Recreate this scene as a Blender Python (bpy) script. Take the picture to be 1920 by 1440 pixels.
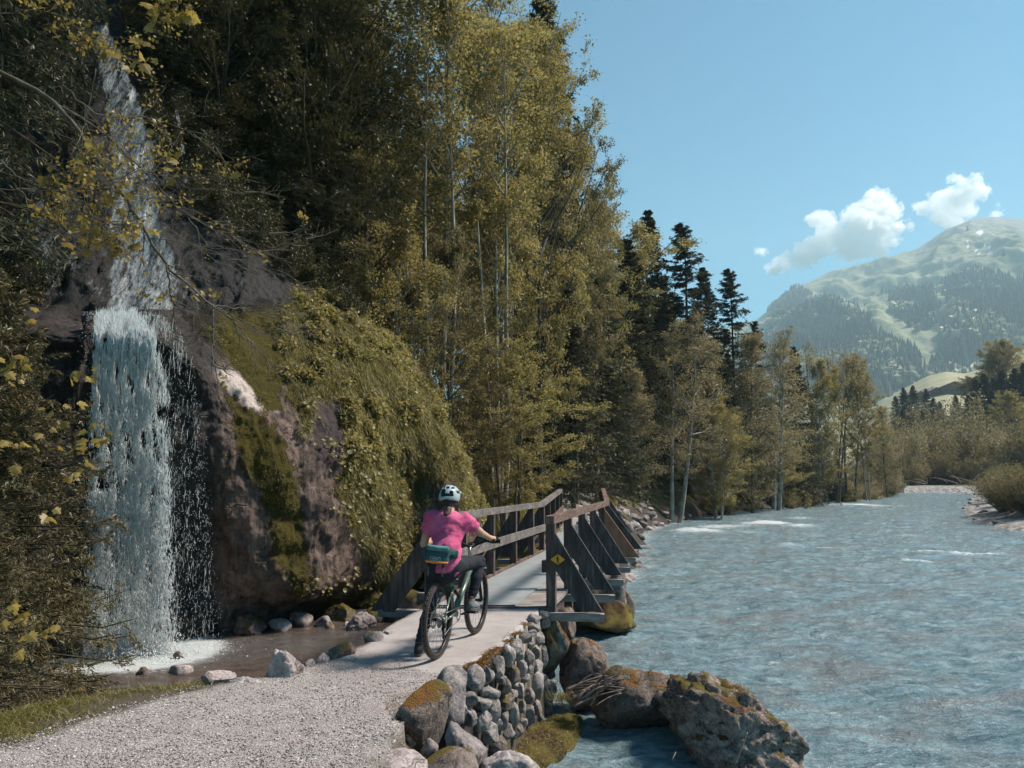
import bpy, math, random
import numpy as np
from mathutils import Vector, Matrix
for _o in list(bpy.data.objects): bpy.data.objects.remove(_o)
S = bpy.context.scene
COL = S.collection
# ---------------------------------------------------------------- camera
F, CX, CY, PITCH = 1387.0, 960.0, 720.0, math.atan(160/1387)
CAMZ = 3.28
cd = bpy.data.cameras.new('camera'); cam = bpy.data.objects.new('camera', cd); COL.objects.link(cam)
cd.sensor_width = 36; cd.lens = 36*F/1920; cd.clip_start = .05; cd.clip_end = 20000
cam.location = (0, 0, CAMZ); cam.rotation_euler = (math.pi/2+PITCH, 0, 0)
S.camera = cam
# ---------------------------------------------------------------- light
SUN_EL, SUN_AZ = math.radians(50), math.radians(77)     # azimuth from +Y towards +X
w = bpy.data.worlds.new('World'); S.world = w; w.use_nodes = True
nt = w.node_tree; bg = nt.nodes['Background']
sky = nt.nodes.new('ShaderNodeTexSky'); sky.sky_type = 'NISHITA'; sky.sun_disc = False
sky.sun_elevation = SUN_EL; sky.sun_rotation = SUN_AZ; sky.air_density = 1.0; sky.dust_density = .1; sky.ozone_density = 1.2
tint = nt.nodes.new('ShaderNodeMix'); tint.data_type = 'RGBA'; tint.blend_type = 'MULTIPLY'; tint.inputs['Factor'].default_value = 1
tint.inputs[7].default_value = (.33, .78, .80, 1)
nt.links.new(sky.outputs[0], tint.inputs[6]); nt.links.new(tint.outputs[2], bg.inputs['Color'])
bg.inputs['Strength'].default_value = .056
sl = bpy.data.lights.new('sun', 'SUN'); sun = bpy.data.objects.new('sun', sl); COL.objects.link(sun)
sl.energy = 3.3; sl.angle = math.radians(10); sl.color = (1, .88, .76)
_d = Vector((math.sin(SUN_AZ)*math.cos(SUN_EL), math.cos(SUN_AZ)*math.cos(SUN_EL), math.sin(SUN_EL)))
sun.rotation_euler = _d.to_track_quat('Z', 'Y').to_euler()
vs = S.view_settings; vs.view_transform = 'Standard'; vs.look = 'None'; vs.exposure = 1.35; vs.gamma = 1; vs.use_curve_mapping = False
cy = S.cycles
cy.max_bounces = 10; cy.diffuse_bounces = 5; cy.glossy_bounces = 3; cy.transmission_bounces = 4; cy.volume_bounces = 9
cy.transparent_max_bounces = 12; cy.caustics_reflective = False; cy.caustics_refractive = False; cy.sample_clamp_indirect = 4
cy.use_denoising = True; cy.use_adaptive_sampling = True; cy.adaptive_threshold = .02
# ---------------------------------------------------------------- helpers
CP, SP = math.cos(PITCH), math.sin(PITCH)
def ray(px, py):
    u = (px-CX)/F; v = (CY-py)/F
    return np.array([u, CP-v*SP, SP+v*CP])
def at(px, py, Y):
    r = ray(px, py); t = Y/r[1]; return np.array([r[0]*t, Y, CAMZ+r[2]*t])
def atz(px, py, z):
    r = ray(px, py); t = (z-CAMZ)/r[2]; return np.array([r[0]*t, r[1]*t, z])
def proj(P):
    P = np.asarray(P, float); x = P[..., 0]; y = P[..., 1]; z = P[..., 2]-CAMZ
    fw = y*CP+z*SP; up = -y*SP+z*CP; fw = np.where(np.abs(fw) < 1e-6, 1e-6, fw)
    return np.stack([CX+F*x/fw, CY-F*up/fw], -1)
_rs = np.random.RandomState(7)
_perm = _rs.permutation(256); _perm = np.concatenate([_perm, _perm, _perm])
_grad = _rs.normal(size=(256, 3)); _grad /= np.linalg.norm(_grad, axis=1)[:, None]
def pn(p):
    p = np.asarray(p, float); i = np.floor(p).astype(int); f = p-i; i &= 255
    u = f*f*f*(f*(f*6-15)+10); r = 0
    for a in (0, 1):
        for b in (0, 1):
            for c in (0, 1):
                h = _perm[_perm[_perm[i[..., 0]+a]+i[..., 1]+b]+i[..., 2]+c]
                g = _grad[h]; d = f-np.array([a, b, c])
                wgt = (u[..., 0] if a else 1-u[..., 0])*(u[..., 1] if b else 1-u[..., 1])*(u[..., 2] if c else 1-u[..., 2])
                r = r+wgt*(g*d).sum(-1)
    return r*1.5
def fbm(p, o=4, rough=.5, ridge=False):
    p = np.asarray(p, float); s = 0; a = 1; t = 0
    for k in range(o):
        n = pn(p*(2**k)+k*17.3)
        if ridge: n = 1-2*np.abs(n)
        s = s+a*n; t += a; a *= rough
    return s/t
def ss(a, b, x):
    t = np.clip((np.asarray(x, float)-a)/(b-a), 0, 1); return t*t*(3-2*t)
class MB:
    def __init__(s): s.v = []; s.f = []; s.mi = []; s.n = 0; s.at = []
    def add(s, v, f, mi=0, a=None):
        v = np.asarray(v, float).reshape(-1, 3); f = np.asarray(f, int)
        s.v.append(v); s.f.append(f+s.n); s.mi.append(np.full(len(f), mi)); s.n += len(v)
        s.at.append(np.full(len(v), .5) if a is None else np.broadcast_to(a, (len(v),)))
        return s
    def box(s, c, size, R=None, mi=0, bev=0.0):
        x, y, z = np.array(size)/2
        v = np.array([[i, j, k] for i in (-x, x) for j in (-y, y) for k in (-z, z)])
        f = [[0, 1, 3, 2], [4, 6, 7, 5], [0, 4, 5, 1], [2, 3, 7, 6], [0, 2, 6, 4], [1, 5, 7, 3]]
        if R is not None: v = v@np.asarray(R).T
        return s.add(v+np.array(c), f, mi)
    def tube(s, pts, r, n=8, mi=0, cap=True, closed=False, sx=1.0, a=None):
        pts = np.asarray(pts, float); K = len(pts); r = np.broadcast_to(r, (K,)).astype(float)
        if closed: t = np.roll(pts, -1, 0)-np.roll(pts, 1, 0)
        else: t = np.gradient(pts, axis=0)
        t /= np.linalg.norm(t, axis=1)[:, None]+1e-9
        up = np.array([0, 0, 1.]) if abs(t[0][2]) < .9 else np.array([1., 0, 0])
        U = [];
        u = np.cross(up, t[0]); u /= np.linalg.norm(u)
        for k in range(K):
            u = u-t[k]*u.dot(t[k]); u /= np.linalg.norm(u); U.append(u)
        U = np.array(U); V = np.cross(t, U); an = np.arange(n)*2*math.pi/n
        v = pts[:, None]+r[:, None, None]*(np.cos(an)[None, :, None]*U[:, None]*sx+np.sin(an)[None, :, None]*V[:, None])
        i = np.arange(K if closed else K-1)[:, None]; j = np.arange(n)[None]; i2 = (i+1) % K; j2 = (j+1) % n
        f = np.stack([i*n+j, i*n+j2, i2*n+j2, i2*n+j], -1).reshape(-1, 4)
        s.add(v.reshape(-1, 3), f, mi, a)
        if cap and not closed:
            b = s.n-K*n
            s.f.append(np.arange(n)[::-1][None]+b); s.mi.append(np.array([mi])); s.f.append(np.arange(n)[None]+b+(K-1)*n); s.mi.append(np.array([mi]))
        return s
    def grid(s, P, mi=0, wrap=False, a=None):
        P = np.asarray(P); n, m = P.shape[:2]
        i = np.arange(n-1)[:, None]; j = np.arange(m if wrap else m-1)[None]; j2 = (j+1) % m
        f = np.stack([i*m+j, i*m+j2, (i+1)*m+j2, (i+1)*m+j], -1).reshape(-1, 4)
        return s.add(P.reshape(-1, 3), f, mi, None if a is None else np.asarray(a).reshape(-1))
    def build(s, name, mats, parent=None, smooth=True, attrs=None, loc=None, link=True):
        me = bpy.data.meshes.new(name); V = np.concatenate(s.v).astype(np.float32)
        me.vertices.add(len(V)); me.vertices.foreach_set('co', V.ravel())
        lt = np.concatenate([np.full(len(f), f.shape[1]) for f in s.f]); li = np.concatenate([f.ravel() for f in s.f])
        me.loops.add(len(li)); me.loops.foreach_set('vertex_index', li.astype(np.int32))
        me.polygons.add(len(lt)); st = np.concatenate([[0], np.cumsum(lt)[:-1]])
        me.polygons.foreach_set('loop_start', st.astype(np.int32)); me.polygons.foreach_set('loop_total', lt.astype(np.int32))
        if not isinstance(mats, (list, tuple)): mats = [mats]
        for m in mats: me.materials.append(m)
        me.polygons.foreach_set('material_index', np.concatenate(s.mi).astype(np.int32))
        me.polygons.foreach_set('use_smooth', np.full(len(lt), bool(smooth)))
        me.update(); me.validate()
        A = {'tint': np.concatenate(s.at)}
        if attrs: A.update(attrs)
        for k, a in A.items():
            at_ = me.attributes.new(k, 'FLOAT', 'POINT'); at_.data.foreach_set('value', np.asarray(a, np.float32).ravel())
        o = bpy.data.objects.new(name, me)
        if link: COL.objects.link(o)
        if parent: o.parent = parent
        if loc is not None: o.location = loc
        return o
def tag(o, label=None, cat=None, group=None, kind=None):
    if label: o['label'] = label
    if cat: o['category'] = cat
    if group: o['group'] = group
    if kind: o['kind'] = kind
    return o
def empty(name, loc=(0, 0, 0), label=None, cat=None, group=None):
    o = bpy.data.objects.new(name, None); COL.objects.link(o); o.location = loc; o.empty_display_size = .2
    return tag(o, label, cat, group)
def copy_tree(o, loc=None, rz=None, sc=None, label=None, cat=None, group=None, parent=None):
    c = o.copy(); COL.objects.link(c); c.parent = parent
    if loc is not None: c.location = loc
    if rz is not None: c.rotation_euler = (0, 0, rz) if not isinstance(rz, tuple) else rz
    if sc is not None: c.scale = (sc,)*3 if not isinstance(sc, tuple) else sc
    tag(c, label, cat, group)
    for ch in o.children: copy_tree(ch, parent=c)
    return c
def rotz(a): c, s_ = math.cos(a), math.sin(a); return np.array([[c, -s_, 0], [s_, c, 0], [0, 0, 1.]])
def frame(x, z=(0, 0, 1)):      # columns: x axis along x, y, z
    x = np.array(x, float); x /= np.linalg.norm(x); z = np.array(z, float)
    y = np.cross(z, x); y /= np.linalg.norm(y); z = np.cross(x, y); return np.stack([x, y, z], 1)
# ---------------------------------------------------------------- materials
class NTree:
    def __init__(s, name, disp=False):
        s.m = bpy.data.materials.new(name); s.m.use_nodes = True; s.t = s.m.node_tree; s.t.nodes.clear()
        s.out = s.t.nodes.new('ShaderNodeOutputMaterial')
    def n(s, typ, ins=None, **pr):
        o = s.t.nodes.new('ShaderNode'+typ)
        for k, v in pr.items(): setattr(o, k, v)
        for k, v in (ins or {}).items():
            if hasattr(v, 'is_output') or isinstance(v, bpy.types.NodeSocket): s.t.links.new(v, o.inputs[k])
            else:
                if isinstance(v, (tuple, list)) and len(v) == 3 and o.inputs[k].type == 'RGBA': v = (*v, 1)
                o.inputs[k].default_value = v
        return o
    def co(s, k='Object'): return s.n('TexCoord').outputs[k]
    def map(s, vec, scale=(1, 1, 1), rot=(0, 0, 0)): return s.n('Mapping', {'Vector': vec, 'Scale': scale, 'Rotation': rot}).outputs[0]
    def noise(s, vec, sc, det=4, rough=.6, dist=0): return s.n('TexNoise', {'Vector': vec, 'Scale': sc, 'Detail': det, 'Roughness': rough, 'Distortion': dist}).outputs[0]
    def vor(s, vec, sc, feat='F1', out='Distance', rnd=1): return s.n('TexVoronoi', {'Vector': vec, 'Scale': sc, 'Randomness': rnd}, feature=feat).outputs[out]
    def ramp(s, fac, stops, interp='LINEAR'):
        r = s.n('ValToRGB', {'Fac': fac}); e = r.color_ramp.elements; r.color_ramp.interpolation = interp
        while len(e) < len(stops): e.new(.5)
        for k, (p, c) in enumerate(stops):
            e[k].position = p; e[k].color = (*c, 1) if isinstance(c, tuple) else (c, c, c, 1)
        return r.outputs[0]
    def mix(s, f, a, b, mode='MIX'):
        m = s.n('Mix', data_type='RGBA', blend_type=mode)
        for k, v in ((0, f), (6, a), (7, b)):
            if isinstance(v, bpy.types.NodeSocket): s.t.links.new(v, m.inputs[k])
            else: m.inputs[k].default_value = (*v, 1) if isinstance(v, tuple) else v
        return m.outputs[2]
    def math(s, op, a, b=0.0, c=None, clamp=False):
        ins = {0: a, 1: b}
        if c is not None: ins[2] = c
        return s.n('Math', ins, operation=op, use_clamp=clamp).outputs[0]
    def attr(s, name): return s.n('Attribute', attribute_name=name).outputs['Fac']
    def bump(s, h, st=.5, d=.02, nrm=None):
        ins = {'Height': h, 'Strength': st, 'Distance': d}
        if nrm is not None: ins['Normal'] = nrm
        return s.n('Bump', ins).outputs[0]
    def done(s, sh): s.t.links.new(sh, s.out.inputs[0]); return s.m
    def pbr(s, col, rough=.8, nrm=None, metal=0, spec=.3, **kw):
        ins = {'Base Color': col, 'Roughness': rough, 'Metallic': metal, 'Specular IOR Level': spec}
        if nrm is not None: ins['Normal'] = nrm
        ins.update({k.replace('_', ' '): v for k, v in kw.items()})
        return s.done(s.n('BsdfPrincipled', ins).outputs[0])
def simple(name, col, rough=.6, metal=0, var=.15, sc=30, bump=.15, spec=.3):
    t = NTree(name); c = t.co(); n = t.noise(c, sc, 3)
    a = tuple(x*(1-var) for x in col); b = tuple(min(1, x*(1+var)) for x in col)
    return t.pbr(t.ramp(n, [(.3, a), (.7, b)]), rough, t.bump(n, bump, .004), metal, spec)
def rockmat(name, c1, c2, c3, moss=(.085, .07, .016), mossamt=.5, orange=.0, sc=1.0, wet=0.0):
    t = NTree(name); oi = t.n('ObjectInfo').outputs['Random']; c = t.n('VectorMath', {0: t.co(), 1: t.n('CombineXYZ', {0: t.math('MULTIPLY', oi, 37.0), 1: t.math('MULTIPLY', oi, 91.0)}).outputs[0]}, operation='ADD').outputs[0]
    n1 = t.noise(c, 1.6*sc, 6, .65); n2 = t.noise(c, 9*sc, 8, .7); n3 = t.noise(c, 45*sc, 4, .7)
    col = t.ramp(n1, [(.3, c1), (.52, c2), (.7, c3)])
    col = t.mix(t.ramp(n2, [(.35, 1.0), (.6, 0.0)]), col, tuple(x*.45 for x in c1))
    col = t.mix(t.math('MULTIPLY', t.ramp(n3, [(.5, 0.0), (.75, 1.0)]), .5), col, tuple(min(1, x*1.5) for x in c3))
    wv = t.map(c, (1, 1, 1)); dn = t.n('VectorMath', {0: wv, 1: t.n('TexNoise', {'Vector': c, 'Scale': 3*sc}).outputs['Color']}, operation='ADD').outputs[0]
    ck = t.vor(dn, 2.2*sc, 'DISTANCE_TO_EDGE'); crack = t.ramp(ck, [(0, 1.0), (.035, 0.0)])
    crack = t.math('MULTIPLY', crack, t.ramp(t.noise(c, 2.9*sc, 3), [(.5, 0.0), (.6, 1.0)])); col = t.mix(t.math('MULTIPLY', crack, .45), col, (.03, .022, .018))
    col = t.mix(t.math('MULTIPLY', oi, .45), col, t.mix(.55, col, c1)); nz = t.n('SeparateXYZ', {0: t.n('NewGeometry').outputs['Normal']}).outputs[2]
    m = t.math('ADD', t.math('MULTIPLY', nz, .35), t.noise(c, 3.3*sc, 5, .7))
    mm = t.ramp(m, [(1.02-mossamt*.5, 0.0), (1.09-mossamt*.5, 1.0)])
    mc = t.mix(t.noise(c, 30, 3), moss, tuple(x*1.9 for x in moss))
    if orange: mc = t.mix(t.ramp(t.noise(c, 2.1, 3), [(.45, 0.0), (.6, 1.0)]), mc, (.19*orange, .075*orange, .012))
    col = t.mix(mm, col, mc)
    h = t.math('ADD', t.math('MULTIPLY', n2, .6), t.math('ADD', t.math('MULTIPLY', n3, .25), t.math('MULTIPLY', mm, t.noise(c, 120, 2))))
    h = t.math('SUBTRACT', h, t.math('MULTIPLY', crack, .35))
    return t.pbr(col, .85-.5*wet, t.bump(h, .8, .035), spec=.3+.2*wet)
def leafmat(name, c1, c2, c3, trans=.35, rough=.6):
    t = NTree(name); a = t.attr('tint'); oi = t.n('ObjectInfo').outputs['Random']
    f = t.math('ADD', t.math('MULTIPLY', a, .8), t.math('MULTIPLY', oi, .2))
    col = t.ramp(f, [(.1, c1), (.5, c2), (.9, c3)])
    big = t.noise(t.co('Object'), .35, 2); col = t.mix(t.ramp(big, [(.35, 0.0), (.65, .5)]), col, tuple(x*1.35 for x in c3))
    d = t.n('BsdfDiffuse', {'Color': col}).outputs[0]
    tr = t.n('BsdfTranslucent', {'Color': t.mix(.5, col, tuple(min(1, x*1.6) for x in c3))}).outputs[0]
    g = t.n('BsdfGlossy', {'Color': (.8, .8, .8), 'Roughness': .45}).outputs[0]
    m = t.n('MixShader', {0: trans, 1: d, 2: tr}).outputs[0]
    return t.done(t.n('MixShader', {0: .035, 1: m, 2: g}).outputs[0])
def barkmat(name, c1, c2, sc=8):
    t = NTree(name); c = t.map(t.co(), (1, 1, .25)); n = t.noise(c, sc, 6, .7); n2 = t.noise(t.co(), 1.3, 3)
    col = t.mix(t.ramp(n2, [(.4, 0.0), (.65, .6)]), t.ramp(n, [(.35, c1), (.65, c2)]), (.06, .06, .02))
    return t.pbr(col, .9, t.bump(n, .6, .02), spec=.15)
M = {}
M['rock_grey'] = rockmat('rock_grey', (.13, .11, .11), (.27, .235, .23), (.42, .38, .37), mossamt=.25, orange=.8)
M['rock_cobble'] = rockmat('rock_cobble', (.17, .15, .145), (.32, .29, .28), (.46, .43, .41), mossamt=.05, orange=1., sc=2.0)
M['rock_brown'] = rockmat('rock_brown', (.09, .065, .055), (.2, .155, .135), (.36, .31, .28), mossamt=.5, orange=1.0)
M['rock_pale'] = rockmat('rock_pale', (.27, .22, .21), (.45, .39, .38), (.62, .56, .54), mossamt=.05, orange=1)
M['rock_moss'] = rockmat('rock_moss', (.09, .08, .06), (.17, .15, .12), (.27, .24, .21), mossamt=.85, orange=.5)
M['leaf_yellow'] = leafmat('leaf_yellow', (.064, .050, .018), (.150, .121, .040), (.285, .243, .085), .5)
M['leaf_olive'] = leafmat('leaf_olive', (.042, .033, .014), (.095, .077, .031), (.19, .16, .066), .48)
M['leaf_brown'] = leafmat('leaf_brown', (.095, .07, .036), (.18, .142, .072), (.29, .24, .12), .4)
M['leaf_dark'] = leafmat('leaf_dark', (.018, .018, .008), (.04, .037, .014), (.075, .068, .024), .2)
M['needle'] = leafmat('needle', (.020, .022, .013), (.042, .046, .026), (.080, .082, .045), .16)
M['needle_brown'] = leafmat('needle_brown', (.03, .025, .012), (.06, .052, .024), (.10, .09, .04), .15)
M['grass'] = leafmat('grass', (.06, .05, .014), (.13, .115, .03), (.22, .19, .055), .35)
M['bark_pale'] = barkmat('bark_pale', (.20, .18, .16), (.46, .42, .38))
M['bark_dark'] = barkmat('bark_dark', (.03, .024, .02), (.09, .075, .062))
M['bark_mid'] = barkmat('bark_mid', (.07, .058, .05), (.19, .165, .145))
def curve(P, n):                # catmull-rom resample of polyline
    P = np.asarray(P, float); K = len(P); t = np.linspace(0, K-1, n); i = np.minimum(t.astype(int), K-2); u = (t-i)[:, None]
    u = u.reshape((-1,)+(1,)*(P.ndim-1))
    p0 = P[np.maximum(i-1, 0)]; p1 = P[i]; p2 = P[i+1]; p3 = P[np.minimum(i+2, K-1)]
    return .5*((2*p1)+(-p0+p2)*u+(2*p0-5*p1+4*p2-p3)*u*u+(-p0+3*p1-3*p2+p3)*u**3)
def sdpoly(x, y, L):            # signed distance to polyline (positive on its left side), param
    x = np.asarray(x, float); y = np.asarray(y, float); L = np.asarray(L, float)
    best = np.full(x.shape, 1e9); sg = np.ones(x.shape)
    for a, b in zip(L[:-1], L[1:]):
        d = b-a; t = np.clip(((x-a[0])*d[0]+(y-a[1])*d[1])/(d@d), 0, 1)
        qx = x-a[0]-t*d[0]; qy = y-a[1]-t*d[1]; r = np.hypot(qx, qy); cr = d[0]*qy-d[1]*qx
        m = r < best-1e-9; best = np.where(m, r, best); sg = np.where(m, np.where(cr >= 0, 1., -1.), sg)
    return best*sg
def inpoly(x, y, P):
    x = np.asarray(x, float); y = np.asarray(y, float); c = np.zeros(x.shape, bool); P = np.asarray(P, float)
    for (x1, y1), (x2, y2) in zip(P, np.roll(P, -1, 0)):
        c ^= ((y1 > y) != (y2 > y)) & (x < (x2-x1)*(y-y1)/(y2-y1+1e-12)+x1)
    return c
def polymask(x, y, P, soft):    # smooth 0..1 mask of polygon
    d = np.abs(sdpoly(x, y, np.vstack([P, P[:1]]))); d = np.where(inpoly(x, y, P), d, -d); return ss(-soft, soft, d)
# ================================================================ TERRAIN
ZP, ZPOOL = 1.4, .8
BANK = np.array([(-8, -8), (-1.6, 3.0), (-.75, 5.6), (.15, 7.9), (.62, 9.6), (.75, 10.6), (1.3, 13), (2.3, 17), (3.0, 21), (5.0, 30), (6.5, 38), (10, 46.5), (14.5, 54), (26, 70), (44, 91), (60, 112), (70, 130), (70, 170), (60, 400)])
RBANK = np.array([(40, -10), (27, 20), (25.5, 34), (26, 41), (30, 50), (37.5, 63), (50, 82), (62, 101), (72, 118), (76, 126), (120, 130)])
PL = [atz(*p, ZP)[:2] for p in [(-900, 1700), (-300, 1480), (60, 1385), (380, 1290), (500, 1268), (610, 1240), (690, 1205), (745, 1165), (800, 1137), (845, 1112)]]
PR = [atz(*p, ZP)[:2] for p in [(1030, 1125), (1022, 1148), (985, 1180), (945, 1215), (890, 1250), (850, 1275), (800, 1290), (735, 1312), (765, 1350), (700, 1420), (640, 1520), (500, 1900)]]
PATH = np.array(PL+PR)
def dpath(x, y):
    d = np.abs(sdpoly(x, y, np.vstack([PATH, PATH[:1]]))); return np.where(inpoly(x, y, PATH), d, -d)
TRAIL = np.array([(2.3, 22.5), (2.6, 27), (2.6, 33), (3.2, 40), (6.0, 47), (10.5, 54), (21.5, 70), (37, 90), (51, 112)])
def hill(x, y):                 # left bank and the wooded slope
    x = np.asarray(x, float); y = np.asarray(y, float)
    d = sdpoly(x, y, BANK)+.5*pn(np.stack([x*.5, y*.5, x*0], -1))*ss(14, 22, y)
    rise = np.where(y < 500, 1, 1)
    z = -.7+ss(-1.2, 1.6, d)*2.1
    z = z+.55*ss(22, 30, y)*ss(1, 4, d)
    dt = np.abs(sdpoly(x, y, TRAIL)); dtl = d
    sl = np.maximum(0, dtl-5.4)
    z = z+(sl*.5*ss(0, 3, sl)+np.maximum(0, sl-9)*.3*(1-ss(25, 60, y)))*(1-.45*ss(30, 90, y))-np.maximum(0, sl-38)*.7
    z = z+.22*fbm(np.stack([x*.35, y*.35, x*0+3], -1), 3)*ss(2.5, 6, d)
    return z
def near(x, y):
    x = np.asarray(x, float); y = np.asarray(y, float)
    d = dpath(x, y); p2 = np.stack([x, y, x*0], -1)
    right = sdpoly(x, y, np.array([(-6, -6), (-2.4, 3), (-1.3, 6.5), (0, 9), (0, 12), (0, 14)])) < 0
    # left: grass shoulder then pool bed ; right: gravel slope / wall
    sh = .75*ss(-2.4, -3.8, x); zl = ZP-.03*ss(0, .3, -d)-ss(sh, sh+.6, -d)*.9
    gr = ss(-5.2, -3.0, x)*0
    zl = np.where(d < -.05, zl+.035*fbm(p2*3, 3), zl)
    wallpart = ss(5.6, 6.3, y+.3*(x+1))
    zr = ZP-ss(-.07, .04, -d)*2.2*wallpart-(1-wallpart)*np.minimum(2.0, ss(0, .3, -d)*.22+np.maximum(0, -d)*.85)
    zr = zr+(1-wallpart)*.05*fbm(p2*3, 3)
    z = np.where(right, zr, zl)
    zi = ZP+.012*fbm(p2*1.6, 3)+.0
    return np.where(d > np.where(right & (wallpart > .3), .07, 0), zi, z)
def ground_z(x, y):
    x = np.asarray(x, float); y = np.asarray(y, float)
    k = ss(11.2, 12.6, y); a = near(x, y); b = hill(x, y)
    # stream outlet below the bridge
    b = np.where((y < 17.5), np.minimum(b, -.6+1.0*ss(-2.5, -4.0, x)+ss(15, 18, y)*2.4), b)
    return a*(1-k)+b*k
# ---- ground materials
def mat_ground():
    t = NTree('gravel_path'); c = t.co()
    v = t.vor(c, 62, 'F1', 'Color'); vd = t.vor(c, 62, 'F1'); v2 = t.vor(c, 130, 'F1', 'Color'); vd2 = t.vor(c, 130)
    g = t.ramp(t.n('SeparateXYZ', {0: v}).outputs[0], [(.0, (.17, .15, .145)), (.45, (.30, .27, .26)), (.8, (.42, .385, .375)), (1, (.55, .52, .50))])
    g2 = t.ramp(t.n('SeparateXYZ', {0: v2}).outputs[1], [(.0, (.18, .16, .155)), (.6, (.34, .31, .30)), (1, (.48, .45, .44))])
    n = t.noise(c, 1.1, 5, .6); gm = t.mix(t.ramp(t.noise(c, 5, 4), [(.42, 0.0), (.58, 1.0)]), g, g2)
    gm = t.mix(t.ramp(n, [(.4, 0.0), (.62, .55)]), gm, (.28, .235, .225))
    slab = t.attr('slab'); sc = t.ramp(t.noise(c, 2.5, 8, .7), [(.3, (.27, .245, .238)), (.55, (.36, .33, .32)), (.8, (.43, .40, .39))])
    sc = t.mix(t.ramp(t.noise(c, 90, 3), [(.62, 0.0), (.72, .5)]), sc, (.16, .14, .135))
    col = t.mix(slab, gm, sc)
    dirt = t.attr('dirt'); dcol = t.mix(t.noise(c, 14, 5), (.05, .042, .028), (.12, .10, .07)); col = t.mix(dirt, col, dcol)
    hg = t.math('ADD', t.math('MULTIPLY', vd, -1.0), t.math('MULTIPLY', vd2, -.5)); hg = t.math('MULTIPLY', hg, t.math('SUBTRACT', 1.05, slab))
    hg = t.math('ADD', hg, t.math('MULTIPLY', t.noise(c, 20, 6), .35))
    return t.pbr(col, .9, t.bump(hg, .8, .012), spec=.2)
def mat_forest_floor():
    t = NTree('forest_floor'); c = t.co(); n = t.noise(c, .5, 5); n2 = t.noise(c, 5, 6, .7)
    col = t.mix(t.ramp(n2, [(.3, 0.0), (.7, 1.0)]), (.035, .03, .013), (.085, .072, .028)); 
    col = t.mix(t.attr('grass'), col, t.mix(n2, (.06, .052, .018), (.17, .145, .05)))
    rocky = t.attr('rocky'); rc = t.mix(t.noise(c, 3, 8, .75), (.02, .016, .013), (.10, .085, .075)); col = t.mix(rocky, col, rc)
    tr = t.attr('trail'); col = t.mix(tr, col, t.mix(t.noise(c, 9, 5), (.20, .185, .18), (.34, .32, .31)))
    return t.pbr(col, .95, t.bump(n2, .7, .08), spec=.1)
M['ground'] = mat_ground(); M['floor'] = mat_forest_floor()
SLABP = np.array([atz(*p, ZP)[:2] for p in [(850, 1120), (1040, 1120), (1022, 1155), (985, 1180), (945, 1215), (890, 1245), (845, 1262), (800, 1262), (745, 1232), (690, 1222), (690, 1200), (745, 1165)]])
def make_near():
    xs = np.arange(-9, 3.2, .055); ys = np.concatenate([np.arange(-2, 3.4, .3), np.arange(3.4, 12.7, .055)])
    X, Y = np.meshgrid(xs, ys, indexing='ij'); Z = ground_z(X, Y); d = dpath(X, Y)
    cob = fbm(np.stack([X*22, Y*22, X*0], -1), 2); n = fbm(np.stack([X*4, Y*4, X*0], -1), 3)
    slab = polymask(X+.06*n, Y+.06*n, SLABP, .05)*(d > -.05)
    Z = Z+.006*cob*(1-slab)+.012*n*(1-slab)
    dirt = np.maximum(ss(.12, -.12, d+.12*n)*(1-slab), ss(1.37, 1.31, Z))
    mb = MB().grid(np.stack([X, Y, Z], -1))
    o = mb.build('path', M['ground'], attrs={'slab': slab.ravel(), 'dirt': dirt.ravel()}); tag(o, kind='structure')
make_near()
def make_hill():
    ys = np.concatenate([np.arange(12.4, 32, .2), np.arange(32, 60, .55), np.arange(60, 260, 2.2)]); us = np.linspace(0, 1, 230)
    P = []
    for y in ys:
        xr = np.interp(y, BANK[:, 1], BANK[:, 0])+4.0
        xs = xr-(us**1.5)*(75+y*.9)
        P.append(np.stack([xs, xs*0+y], -1))
    P = np.array(P); Z = ground_z(P[..., 0], P[..., 1]); d = sdpoly(P[..., 0], P[..., 1], BANK)
    n = fbm(np.stack([P[..., 0]*.6, P[..., 1]*.6, Z*0], -1), 3)
    dt = np.abs(sdpoly(P[..., 0], P[..., 1], TRAIL)); tr = ss(1.25, .95, dt+.15*n)*ss(20, 22, P[..., 1])
    grass = ss(13, 7, d+3*n)*.9; rocky = ss(1.5, .7, d+1.2*n)
    Z = Z*(1-tr*.0)
    mb = MB().grid(np.stack([P[..., 0], P[..., 1], Z], -1))
    o = mb.build('hillside', M['floor'], attrs={'grass': grass.ravel(), 'rocky': rocky.ravel(), 'trail': tr.ravel()}); tag(o, kind='structure')
make_hill()
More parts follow.
